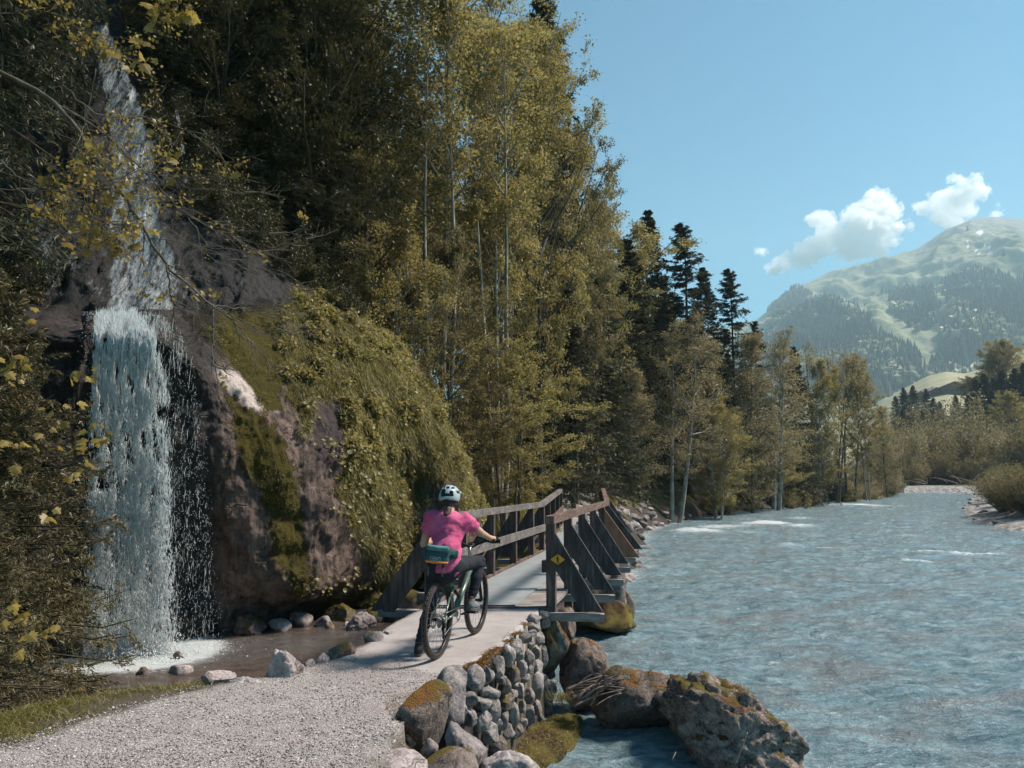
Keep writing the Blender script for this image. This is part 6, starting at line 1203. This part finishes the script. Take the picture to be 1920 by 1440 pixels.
# shirt
s = SDF((-.38, -.32, .80), (.52, .42, 1.50), .0075); torso(s, .014); s.cone(HP+[.015, -.0, -.02], HP+[.015, .01, .12], .142, .13, .05, (1, 1.15, 1)); s.cone(SHL, SHL*.35+ELL*.65, .062, .068, .05); s.cone(SHR_, SHR_*.30+ELR*.70, .062, .068, .05)
s.plane((0, 0, .845), (-.25, .25, -1)); s.plane(SHR_*.35+ELR*.65, ELR-SHR_); a_ = SHL*.40+ELL*.60; d_ = ELL-SHL; d_ /= np.linalg.norm(d_); m_ = (s.G[..., 0] < -.14); s.F = np.where(m_, np.maximum(s.F, (s.G-a_)@d_), s.F)
s.ell(NK+[0, .0, .045], (.062, .062, .06), cut=True)
G = s.G; w1 = (G[..., 0]*.75-G[..., 2]*1.0)*30+2.2*fbm(G.reshape(-1, 3)*4, 2).reshape(G.shape[:3]); s.F += .0085*np.sin(w1)*ss(1.36, 1.0, G[..., 2])+.004*np.sin(w1*1.9+1); s.noise((7, 7, 11), .022, 3)
s.mesh().build('shirt', M['shirt'], per)
# trousers
s = SDF((-.42, -.30, .05), (.50, .55, 1.05), .0085); s.cone(HP+[0, .0, -.06], HP+[0, .02, .06], .145, .128, .05, (.95, 1.2, 1)); leg(s, HIL, KNL, ANL, .006); leg(s, HIR, KNR, ANR, .006); s.plane((0, 0, 1.02), (0, 0, 1)); s.F = np.where(G[0, 0, 0, 0]*0+(s.G[..., 0] < -.1), np.maximum(s.F, (ANL[2]+.045)-s.G[..., 2]), np.maximum(s.F, (ANR[2]+.045)-s.G[..., 2]+0*s.G[..., 0]))
for kn in (KNL, KNR):
    r = np.linalg.norm(s.G-kn, axis=-1); s.F += .004*np.sin(s.G[..., 2]*90+s.G[..., 0]*30)*np.exp(-(r/.12)**2)
for an in (ANL, ANR):
    r = np.linalg.norm(s.G-an-np.array([0, 0, .08]), axis=-1); s.F += .005*np.sin(s.G[..., 2]*120)*np.exp(-(r/.1)**2)
s.noise((9, 9, 7), .012, 3); s.mesh().build('trousers', M['trouser'], per)
# shoes
def shoe(an, d, pitch, mat, lab=None):
    d = np.array([d[0], d[1], 0.]); d /= np.linalg.norm(d); d[2] = pitch; d /= np.linalg.norm(d); heel = an+np.array([0, 0, -.05])-d*.035; toe = heel+d*.195
    s = SDF(tuple(np.minimum(heel, toe)-.09), tuple(np.maximum(heel, toe)+np.array([.09, .09, .14])), .006)
    s.cone(heel+[0, 0, .012], heel+d*.1+[0, 0, .012], .036, .04, .02, (1, 1, 1)); s.cone(heel+d*.1+[0, 0, .008], toe, .042, .033, .02, (1, 1, 1.1)); s.cone(heel+d*.015, an+[0, 0, .03], .036, .040, .03); up = np.cross(np.cross(d, [0, 0, 1]), d); up /= np.linalg.norm(up); s.plane(heel-up*.022, -up); s.plane(an+[0, 0, .035], (0, 0, 1)); s.noise((20, 20, 20), .004, 2)
    o = s.mesh().build('shoe', M[mat], per); 
    if lab: o['label'] = lab
    s = SDF(tuple(np.minimum(heel, toe)-.1), tuple(np.maximum(heel, toe)+.1), .006); s.cone(heel-up*.02, heel+d*.09-up*.02, .038, .036, .02); s.cone(heel+d*.09-up*.02, toe-up*.02, .042, .036, .02); s.plane(heel-up*.016, up); s.plane(heel-up*.038, -up); c = s.mesh().build('sole', M['sole'], o); return o
shoe(ANL, (.05, 1), 0.0, 'shoe2', 'dark brown shoe on the ground'); shoe(ANR+[0, .0, .0], (.35, 1), -.10, 'shoe', 'grey shoe on the pedal')
s = SDF(tuple(ANR+[-.06, -.06, -.03]), tuple(ANR+[.06, .06, .09]), .006); s.cone(ANR+[0, 0, -.01], ANR+[.0, 0, .035], .036, .036, 0); s.mesh().build('sock', simple('red_sock', (.16, .05, .045), .9), per)
# gloves: palm, four fingers round the grip, thumb below
def glove(g, wr, side):
    axd = -BL*side*1.0; axd /= np.linalg.norm(axd); c = g; s = SDF(tuple(np.minimum(c, wr)-.075), tuple(np.maximum(c, wr)+.075), .0036)
    bk_ = (wr-c)-axd*((wr-c)@axd); bk_ /= np.linalg.norm(bk_); upv = np.cross(axd, bk_); upv = upv*np.sign(upv[2]); fwd = -bk_
    s.cone(wr, wr*.6+c*.4, .029, .032, .01); s.cone(c+axd*(-.030)+bk_*.022+upv*.020, c+axd*.030+bk_*.020+upv*.020, .019, .018, .015); s.cone(wr*.5+c*.5, c+bk_*.02+upv*.018, .028, .024, .015)
    for i, (o_, ln) in enumerate(((-.036, .92), (-.012, 1.0), (.012, .97), (.034, .80))):
        pts = []; 
        for t in np.linspace(0, 1, 6): an = math.radians(60-225*t*ln); pts.append(c+axd*(o_+.002*math.sin(t*5+i))+(-math.sin(math.radians(90))*0)*c+(fwd*math.cos(an+math.radians(20))*-1*(-1)+upv*math.sin(an+math.radians(20)))*(.0285-.003*t))
        for a_, b_, q in zip(pts[:-1], pts[1:], range(5)): s.cone(a_, b_, .0098-.0006*q, .0092-.0006*q, .003)
    th = [c-axd*side*0+axd*(-.045*1)+bk_*.03+upv*.0, c+axd*(-.062)+bk_*.008-upv*.018, c+axd*(-.058)+fwd*.016-upv*.022]; s.cone(th[0], th[1], .0125, .011, .008); s.cone(th[1], th[2], .011, .009, .003)
    s.mesh().build('glove', M['glove'], per)
    m = MB().tube([wr+(wr-c)*.06, wr-(wr-c)*.08], .0305, 16); m.build('glove_cuff', simple('glove_cuff', (.3, .3, .31), .7), per)
glove(GR, WRR, -1); glove(GL, WRL, 1)
# helmet
hr = np.array(Matrix.Rotation(math.radians(-12), 3, 'Z') @ Matrix.Rotation(math.radians(-10), 3, 'X'))
HC = HD+[0, -.005, .025]
def hl(x, y, z): return HC+hr@np.array([x, y, z])
s = SDF(tuple(HC-.17), tuple(HC+np.array([.17, .24, .17])), .0042); s.ell(HC, (.108, .138, .112), 0, hr); s.ell(HC+hr@np.array([0, -.03, -.035]), (.104, .112, .085), .02, hr)
s.plane(hl(0, 0, -.062), hr@np.array([0, .0, -1])); s.ell(HC+hr@np.array([0, -.125, -.088]), (.045, .07, .035), cut=True, R=hr); s.ell(HC, (.088, .115, .095), cut=True, R=hr)
for x, y, z, a, b, c in [(-.040, -.115, .018, .026, .05, .034), (.046, -.115, .014, .018, .05, .018), (.0, -.12, .068, .020, .05, .013), (-.044, -.09, .073, .018, .05, .012), (.05, -.09, .068, .016, .05, .012), (.004, -.14, -.012, .066, .05, .017), (-.105, -.02, .03, .03, .045, .014), (.105, -.02, .03, .03, .045, .014), (.0, .0, .11, .012, .07, .03), (.04, .02, .105, .011, .06, .03), (-.04, .02, .105, .011, .06, .03), (0, .12, .05, .04, .04, .012)]:
    s.box(hl(x, y, z), (a, b, c), .010, R=hr, cut=True)
s.mesh().build('helmet', M['helmet'], per)
h_ = per.children[-1] if per.children else per
hel = [o for o in per.children if o.name.startswith('helmet')][0]
s = SDF(tuple(HC-.15), tuple(HC+.17), .006); s.ell(HC, (.096, .124, .100), 0, hr); s.plane(hl(0, 0, -.050), hr@np.array([0, 0, -1])); s.mesh().build('liner', M['liner'], hel)
s = SDF(tuple(HC+[-.12, .04, -.06]), tuple(HC+[.12, .25, .12]), .005); s.box(hl(0, .135, .05), (.085, .06, .008), .006, R=hr@np.array(Matrix.Rotation(.25, 3, 'X'))); s.mesh().build('visor', M['helmet'], hel)
s = SDF(tuple(HC+[-.11, -.16, -.15]), tuple(HC+[.11, .1, 0]), .005); s.ell(hl(0, -.06, -.068), (.062, .055, .022), 0, hr); s.mesh().build('retention_cradle', M['liner'], hel)
def text(body, size, loc, X, Z, mat, parent, name, ext=.0006):
    cu = bpy.data.curves.new(name, 'FONT'); cu.body = body; cu.size = size; cu.extrude = ext; cu.align_x = 'CENTER'; cu.align_y = 'CENTER'; ob = bpy.data.objects.new(name, cu); COL.objects.link(ob); bpy.context.view_layer.update(); me = bpy.data.meshes.new_from_object(ob.evaluated_get(bpy.context.evaluated_depsgraph_get())); bpy.data.objects.remove(ob)
    o = bpy.data.objects.new(name, me); COL.objects.link(o); me.materials.clear(); me.materials.append(mat); X = np.array(X, float); X /= np.linalg.norm(X); Z = np.array(Z, float); Z = Z-X*(X@Z); Z /= np.linalg.norm(Z); Y = np.cross(Z, X); Mx = Matrix(((X[0], Y[0], Z[0], loc[0]), (X[1], Y[1], Z[1], loc[1]), (X[2], Y[2], Z[2], loc[2]), (0, 0, 0, 1))); o.matrix_local = Mx; o.parent = parent; return o
nd = np.array([-.80, -.55, .12]); pp = nd*np.array([.1105, .141, .115]); pp = pp/np.linalg.norm(pp/np.array([.110, .140, .114])); text('POC', .042, hl(*pp), hr@np.array([.10, -.12, -1]), hr@np.array([-.85, -.5, .0]), M['liner'], hel, 'lettering')
M['white'] = simple('white_print', (.75, .75, .75), .6)
# straps, hair
for sx_ in (-1, 1): MB().tube(curve([hl(sx_*.092, -.02, -.055), HD+[sx_*.072, .02, -.07], HD+[sx_*.02, .06, -.125]], 8), .005, 5).build('chin_strap', M['liner'], per)
s = SDF(tuple(HD-[.12, .2, .28]), tuple(HD+[.12, .12, .05]), .006); s.ell(HD+[0, -.035, -.055], (.078, .072, .055), 0); s.cone(HD+[0, -.085, -.075], HD+[-.012, -.115, -.12], .030, .034, .02); s.cone(HD+[-.012, -.115, -.12], HD+[-.018, -.135, -.17], .036, .048, .02); s.cone(HD+[-.018, -.135, -.17], HD+[-.022, -.145, -.225], .046, .022, .02); s.noise((40, 40, 8), .014, 3); s.plane(HD+[0, .03, 0], (0, 1, 0)); s.mesh().build('hair', M['hair'], per)
# ---- waist pack
def teal(n, c): return cloth(n, c, tuple(x*1.5 for x in c), 40)
M['pk'] = teal('pack_teal', (.022, .062, .068)); M['pk2'] = teal('pack_light_teal', (.06, .15, .155)); M['orange'] = simple('orange_trim', (.75, .20, .035), .6); M['strap'] = simple('grey_strap', (.10, .105, .11), .8)
PKc = OP+HP+np.array([-.045, -.215, .115]); pk = empty('waist_pack', tuple(PKc), 'teal waist pack with orange stripe and two hanging grey straps on the rider\'s back', 'bag'); pr = np.array(Matrix.Rotation(math.radians(6), 3, 'Y') @ Matrix.Rotation(math.radians(8), 3, 'Z'))
pl = lambda x, y, z: pr@np.array([x, y, z])
def bend(V): V = V.copy(); V[:, 1] += 1.6*V[:, 0]**2; return V@pr.T
def pkmesh(fn, nm, mt, st=.005): s = SDF((-.26, -.09, -.12), (.26, .12, .12), st); fn(s); V, Q = nets(s.F, s.lo, s.st); return MB().add(bend(V), Q).build(nm, M[mt], pk)
pkmesh(lambda s: s.box((-.01, 0, -.005), (.122, .062, .088), .035).box((.02, .035, .01), (.185, .02, .045), .02, .03).noise((12, 12, 12), .010, 3), 'main_pouch', 'pk')
pkmesh(lambda s: s.box((-.015, -.016, .062), (.112, .052, .026), .02).noise((14, 14, 14), .008, 3), 'top_panel', 'pk2')
pkmesh(lambda s: s.box((-.01, -.052, -.068), (.112, .016, .012), .008), 'orange_stripe', 'orange')
pkmesh(lambda s: s.box((-.01, -.062, .032), (.118, .006, .004), .003), 'zip', 'liner')
for x in (-.085, .055):
    MB().box(pl(x, -.035, -.10), (.022, .02, .03), pr).build('buckle', M['blk'], pk); m = MB(); m.box(pl(x+.0, -.04, -.155), (.017, .004, .10)); m.build('hanging_strap', M['strap'], pk)
s = SDF((-.22, -.14, -.10), (.24, .26, .10), .007); P = s.G; e = np.sqrt((P[..., 0]/.165)**2+((P[..., 1]-.125)/.15)**2); s.F = np.maximum(np.abs(e-1)*.15-.005, np.abs(P[..., 2]-.01)-.022); V, Q = nets(s.F, s.lo, s.st); MB().add(V, Q).build('waist_belt', M['pk'], pk)
tx = text('DAKINE', .018, pl(-.03, -.0640, -.035), pr@np.array([1, 0, 0]), pr@np.array([0, -1, 0]), M['white'], pk, 'label_lettering')
m = MB(); 
for a_, b_ in (((-.078, -.052), (.018, -.052)), ((.018, -.052), (.018, -.018)), ((.018, -.018), (-.078, -.018)), ((-.078, -.018), (-.078, -.052))): m.tube([pl(a_[0], -.0635, a_[1]), pl(b_[0], -.0635, b_[1])], .0012, 4)
m.build('label_frame', M['white'], pk)
# ================================================================ FAR: mountain, meadow, houses, clouds, haze
RID = np.array([(1150, 690), (1300, 655), (1400, 622), (1432, 600), (1470, 568), (1510, 540), (1560, 520), (1620, 505), (1680, 490), (1740, 475), (1762, 462), (1790, 440), (1815, 425), (1850, 411), (1890, 408), (1940, 412), (2050, 440), (2200, 470), (2500, 520)], float)
def mat_mountain():
    t = NTree('mountain_ground'); c = t.co(); n = t.noise(t.map(c, (.004, .004, .004)), 1, 8, .65); n2 = t.noise(t.map(c, (.03, .03, .03)), 1, 6, .7)
    col = t.mix(t.ramp(n2, [(.3, 0.0), (.7, 1.0)]), (.19, .21, .13), (.32, .33, .22)); r = t.attr('rock'); col = t.mix(r, col, t.mix(n2, (.17, .16, .14), (.30, .285, .26)))
    col = t.mix(t.attr('snow'), col, (.85, .87, .9)); col = t.mix(t.attr('wood'), col, (.04, .05, .03))
    return t.pbr(col, .95, t.bump(t.noise(t.map(c, (.02, .02, .02)), 1, 8, .7), .7, 12), spec=.1)
M['mtn'] = mat_mountain()
def make_mountain():
    us = np.linspace(1150, 2500, 420); ts = np.linspace(0, 1.15, 300); ry = np.interp(us, RID[:, 0], RID[:, 1]); P = np.zeros((len(us), len(ts), 3))
    for i, (u, y) in enumerate(zip(us, ry)):
        top = at(u, y, 2600.); bx = (u-CX)/F
        for j, t in enumerate(ts):
            Y = 900+1700*t if t <= 1 else 2600+(t-1)*3000; tt = min(t, 1); z = 30+(top[2]-30)*(.15*tt+.85*tt**1.25) if t <= 1 else top[2]*(1-(t-1)*4)
            P[i, j] = (bx*Y*(1+.0*t), Y, z)
    X, Y, Z = P[..., 0], P[..., 1], P[..., 2]; t = np.broadcast_to(ts[None], X.shape)
    env = np.sin(np.clip(t, 0, 1)*math.pi)**.8
    sp = fbm(np.stack([X*.0016+Y*.0004, Y*.0008, X*0], -1), 3, .5, True); Z = Z+env*(115*sp+60*fbm(np.stack([X*.006, Y*.003, X*0+4], -1), 4, .55, True)+10*fbm(np.stack([X*.02, Y*.02, X*0], -1), 4))
    P[..., 2] = Z; q = proj(P); nz = fbm(np.stack([X*.004, Y*.004, X*0+2], -1), 4)
    WOODP = [[(1440, 612), (1500, 575), (1545, 555), (1570, 570), (1610, 590), (1650, 625), (1700, 650), (1735, 690), (1700, 720), (1660, 745), (1400, 760), (1380, 640)], [(1665, 560), (1700, 545), (1745, 540), (1760, 590), (1735, 620), (1690, 600)], [(1775, 530), (1830, 510), (1920, 530), (2100, 520), (2400, 600), (2400, 760), (1760, 760), (1720, 720), (1760, 650), (1770, 600)], [(1450, 590), (1500, 548), (1515, 552), (1460, 592)]]
    wood = np.max([polymask(q[..., 0]+22*nz, q[..., 1]+16*nz, p, 7) for p in WOODP], 0)*(t > .02)*(t < .97)
    wood = wood*(1-.9*polymask(q[..., 0]+6*nz, q[..., 1], [(1715, 640), (1760, 610), (1772, 590), (1765, 660), (1740, 700), (1722, 690)], 5))
    wood = wood*(1-.85*ss(.12, .3, fbm(np.stack([X*.009, Y*.005, X*0+21], -1), 4)))
    rock = ss(.62, .95, t+.15*nz)*ss(1700, 1800, q[..., 0]); snow = np.zeros(X.shape)
    for px, py, a, b in [(1838, 436, 6, 4), (1856, 464, 9, 4), (1846, 460, 4, 3), (1815, 462, 3, 1.6), (1830, 470, 3, 2), (1856, 475, 4, 1.6), (1813, 452, 2, 2), (1836, 476, 3, 1.6)]: snow = np.maximum(snow, ((q[..., 0]-px)/a)**2+((q[..., 1]-py)/b)**2 < 1+1.2*nz)
    tag(MB().grid(P).build('mountain', M['mtn'], attrs={'rock': rock.ravel(), 'snow': snow.ravel().astype(float), 'wood': wood.ravel()}), kind='structure')
    rg = np.random.RandomState(2); ar = np.linalg.norm(np.cross(np.gradient(P, axis=0), np.gradient(P, axis=1)), axis=-1); vis = (q[..., 0] > 1380)&(q[..., 0] < 2050)
    for nm, N, dec, lab in (('conifer_forest', 15000, 0, 'conifer forest covering the lower mountain'), ('broadleaf_forest', 9000, 1, 'pale fresh leaved trees scattered through the mountain forest')):
        w_ = wood**1.5*ar*vis+(.012 if not dec else .02)*vis*ar*(t < .75)*ss(.1, .4, nz)
        if dec: w_ = w_*ss(-.05, .35, fbm(np.stack([X*.007, Y*.007, X*0+8], -1), 3))
        w_ = w_.ravel(); w_ /= w_.sum(); k = rg.choice(len(w_), N, p=w_); C = P.reshape(-1, 3)[k]; C[:, :2] += rg.normal(size=(N, 2))*3
        mb = MB(); 
        if not dec:
            m = 6; h = 15+12*rg.rand(N); a = np.arange(m)*6.283/m; ring = np.stack([np.cos(a), np.sin(a)], 1); r = h*(.17+.08*rg.rand(N)); V = np.zeros((N, m+1, 3)); V[:, :m, :2] = ring[None]*r[:, None, None]*(1+.3*rg.normal(size=(N, m, 1))); V[:, m, 2] = h; V += C[:, None]-np.array([0, 0, 2.]); f = np.array([[i, (i+1) % m, m] for i in range(m)]); mb.add(V.reshape(-1, 3), (f[None]+(m+1)*np.arange(N)[:, None, None]).reshape(-1, 3), 0, np.repeat(rg.rand(N), m+1))
        else:
            v, f = ico(1); s = 5+4*rg.rand(N); V = v[None]*s[:, None, None]*(1+.18*rg.normal(size=(N, len(v), 1)))*np.array([1, 1, 1.15])+C[:, None]+np.array([0, 0, 4.]); mb.add(V.reshape(-1, 3), (f[None]+len(v)*np.arange(N)[:, None, None]).reshape(-1, 3), 0, np.repeat(rg.rand(N), len(v)))
        tag(mb.build(nm, M['far_needle' if not dec else 'far_leaf'], smooth=False), lab, 'forest', kind='stuff')
M['far_leaf'] = leafmat('far_leaf', (.13, .13, .07), (.22, .215, .12), (.34, .33, .19), .3); M['far_needle'] = leafmat('far_needle', (.035, .042, .03), (.06, .07, .048), (.10, .11, .075), .1)
make_mountain()
def make_meadow():           # sunlit meadow shoulder and valley floor on the right
    HOR = np.array([(1500, 800), (1600, 790), (1660, 752), (1700, 728), (1745, 706), (1780, 697), (1815, 700), (1850, 690), (1890, 672), (1920, 660), (2050, 610), (2300, 520)], float)
    us = np.linspace(1450, 2300, 160); ts = np.linspace(0, 1.3, 90); hy = np.interp(us, HOR[:, 0], HOR[:, 1]); P = np.zeros((len(us), len(ts), 3))
    for i, (u, y) in enumerate(zip(us, hy)):
        top = at(u, y, 620.)[2]
        for j, t in enumerate(ts): Y = 135+485*t; P[i, j] = ((u-CX)/F*Y, Y, 1+(top-1)*t**1.1 if t <= 1 else top-(t-1)*200)
    P[..., 2] += 1.5*fbm(P*.02, 3)*ss(150, 250, P[..., 1]); t_ = NTree('meadow'); c = t_.co(); n = t_.noise(t_.map(c, (.05, .05, .05)), 1, 6, .65)
    m_ = t_.pbr(t_.mix(t_.ramp(n, [(.35, 0.0), (.65, 1.0)]), (.24, .235, .14), (.36, .34, .22)), .95, spec=.1)
    tag(MB().grid(P).build('meadow', m_), kind='structure')
    v = MB().grid(np.array([[[x, y, -3.0] for y in (-60, 5000)] for x in (-3000, 6000)])); tag(v.build('valley_floor', M['floor'], attrs={'grass': [1]*4, 'rocky': [0]*4, 'trail': [0]*4}), kind='structure')
make_meadow()
M['ch_wall'] = simple('chalet_plaster', (.5, .44, .42), .8, 0, .1, 2); M['ch_wood'] = simple('chalet_wood', (.13, .075, .055), .8, 0, .3, 3); M['ch_roof'] = simple('chalet_roof', (.16, .13, .125), .8, 0, .25, 2); M['ch_glass'] = simple('chalet_window', (.03, .035, .04), .2, 0, .1, 2)
def chalet(px, py, Y, w_, h, rz, label, plaster=.5):
    p = at(px, py, Y); o = empty('chalet', tuple(p), label, 'house'); o.rotation_euler = (0, 0, rz); d = w_*1.1; rf = h*.42
    mb = MB(); mb.box((0, 0, h*plaster/2-3), (w_, d, h*plaster+6)); mb.build('plaster_wall', M['ch_wall'], o, smooth=False)
    mb = MB(); z0 = h*plaster; v = [(-w_/2-.05, -d/2-.05, z0), (w_/2+.05, -d/2-.05, z0), (w_/2+.05, -d/2-.05, h), (0, -d/2-.05, h+rf), (-w_/2-.05, -d/2-.05, h)]; v2 = [(x, -y, z) for x, y, z in v]
    mb.v.append(np.array(v+v2, float)); mb.at.append(np.full(10, .5)); mb.n = 10; mb.f += [np.array([[0, 1, 2, 3, 4], [9, 8, 7, 6, 5]]), np.array([[i, i+5, (i+1) % 5+5, (i+1) % 5] for i in range(5)])]; mb.mi += [np.zeros(2), np.zeros(5)]; mb.build('timber_wall', M['ch_wood'], o, smooth=False)
    mb = MB(); ov = w_*.16
    for s in (-1, 1):
        a = np.array([0, 0, h+rf+.15]); b = np.array([s*(w_/2+ov), 0, h-rf*ov/(w_/2)+.15]); L = np.linalg.norm(b-a); mb.box((a+b)/2, (L, d+2*ov, .3), frame(b-a))
    mb.build('roof', M['ch_roof'], o, smooth=False)
    for k in range(4):
        for zz in (h*.25, h*.7):
            wn_ = MB().box(((k-1.5)*w_*.22, -d/2-.1, zz), (w_*.1, .12, h*.17)).build('window', M['ch_glass'], o, smooth=False)
    MB().box((0, -d/2-.7, h*plaster), (w_*.96, 1.2, .8)).build('balcony', M['ch_wood'], o, smooth=False)
    MB().box((w_*.2, 0, h+rf), (.8, .8, 2)).build('chimney', M['ch_wall'], o, smooth=False)
chalet(1712, 758, 380, 7.5, 4.4, .35, 'small white walled chalet between dark spruces below the meadow')
chalet(1783, 748, 400, 12, 6.0, -.25, 'large dark roofed chalet on the rise beside the spruces', .35)
chalet(1745, 748, 400, 7, 4, .2, 'little chalet half hidden between the two others', .3)
chalet(1825, 732, 420, 8, 4.5, .5, 'small reddish chalet behind the trees at right', .2)
# driftwood pile on the far bar
for i in range(9):
    r = random.Random(i+900); a = at(r.uniform(1735, 1830), r.uniform(903, 908), 111+r.random()*3); b = a+np.array([r.uniform(-4, 4), r.uniform(-1, 1), r.uniform(.1, 1.4)]); mb = MB().tube(curve([a, (a+b)/2+[0, 0, .2], b], 6)-a, np.linspace(.09, .04, 6), 5)
    tag(mb.build('driftwood_log', M['stick'], loc=tuple(a)), 'bleached driftwood log stranded on the far gravel bar', 'log', 'driftwood logs on the far bar')
# ---- clouds: real volumes behind the mountain, outside the haze box
def cloud(name, blobs, Y, label, seed, dens):
    v, f = ico(4); rg = np.random.RandomState(seed); s = Y/F
    # union of displaced blobs as separate closed shells would double the density, so polygonise one field
    C = np.array([at(px, py, Y) for px, py, r in blobs]); C[:, 1] += rg.normal(size=len(C))*12*s; Rr = np.array([r for *_, r in blobs])*s*1.22
    lo = (C-Rr[:, None]*1.5).min(0); hi = (C+Rr[:, None]*1.5).max(0); st = (hi-lo).max()/150; g = [np.arange(lo[i], hi[i], st) for i in range(3)]; G = np.stack(np.meshgrid(*g, indexing='ij'), -1)
    F_ = np.zeros(G.shape[:3])+1e9
    for c, r in zip(C, Rr): d = np.linalg.norm((G-c)*np.array([1, 1, 1.15]), axis=-1)-r; h = np.clip(.5+.5*(F_-d)/(r*.3), 0, 1); F_ = F_*(1-h)+d*h-(r*.3)*h*(1-h) if F_.max() < 1e8 else np.minimum(F_, d)
    nn = fbm(G.reshape(-1, 3)/(15*s)+seed, 5, .68).reshape(F_.shape); F_ = F_+nn*25*s
    V, Q = nets(F_, lo, st); mb = MB().add(V, Q)
    t = NTree(name+'_vapour'); c = t.co(); n = t.noise(t.map(c, (1/(30*s),)*3), 1, 5, .65)
    vol = t.n('VolumePrincipled', {'Color': (1, 1, 1, 1), 'Density': t.math('MULTIPLY', t.ramp(n, [(.36, 0.0), (.66, 1.0)]), dens/s), 'Anisotropy': .4}).outputs[0]; t.t.links.new(vol, t.out.inputs['Volume'])
    o = mb.build(name, t.m); tag(o, label, 'cloud'); return o
CY_ = 5200.
cloud('cloud', [(1655, 372, 24), (1665, 395, 22), (1620, 400, 24), (1595, 425, 26), (1640, 430, 26), (1560, 450, 28), (1600, 460, 30), (1640, 465, 20), (1520, 470, 24), (1500, 485, 20), (1540, 420, 18), (1530, 408, 14), (1475, 488, 16), (1460, 495, 12), (1680, 430, 14), (1700, 425, 10), (1450, 510, 9), (1660, 455, 14)], CY_, 'larger white cumulus cloud with a raised right horn beside the mountain', 3, .14)
cloud('cloud', [(1790, 380, 28), (1770, 375, 20), (1815, 370, 18), (1820, 342, 10), (1775, 345, 9), (1750, 380, 14), (1730, 382, 7), (1800, 400, 20), (1820, 395, 14), (1770, 405, 14), (1800, 355, 14)], CY_, 'smaller compact white cloud just left of the summit', 8, .12)
cloud('cloud', [(1432, 468, 8), (1425, 474, 6), (1438, 463, 5)], CY_, 'tiny detached cloud puff left of the larger cumulus', 5, .10)
cloud('cloud', [(1868, 402, 8), (1875, 392, 6), (1860, 408, 6)], CY_, 'thin wisp of cloud touching the summit slope', 9, .12)
# ---- haze
hz = MB().box((1500, 1560, 500), (6400, 3240, 1012)); t = NTree('air'); t.t.links.new(t.n('VolumePrincipled', {'Color': (.60, .84, 1.0, 1), 'Density': 2.0e-4, 'Anisotropy': .2}).outputs[0], t.out.inputs['Volume'])
ho = hz.build('haze', t.m, smooth=False); tag(ho, 'pale summer haze over the valley', 'haze', kind='stuff')
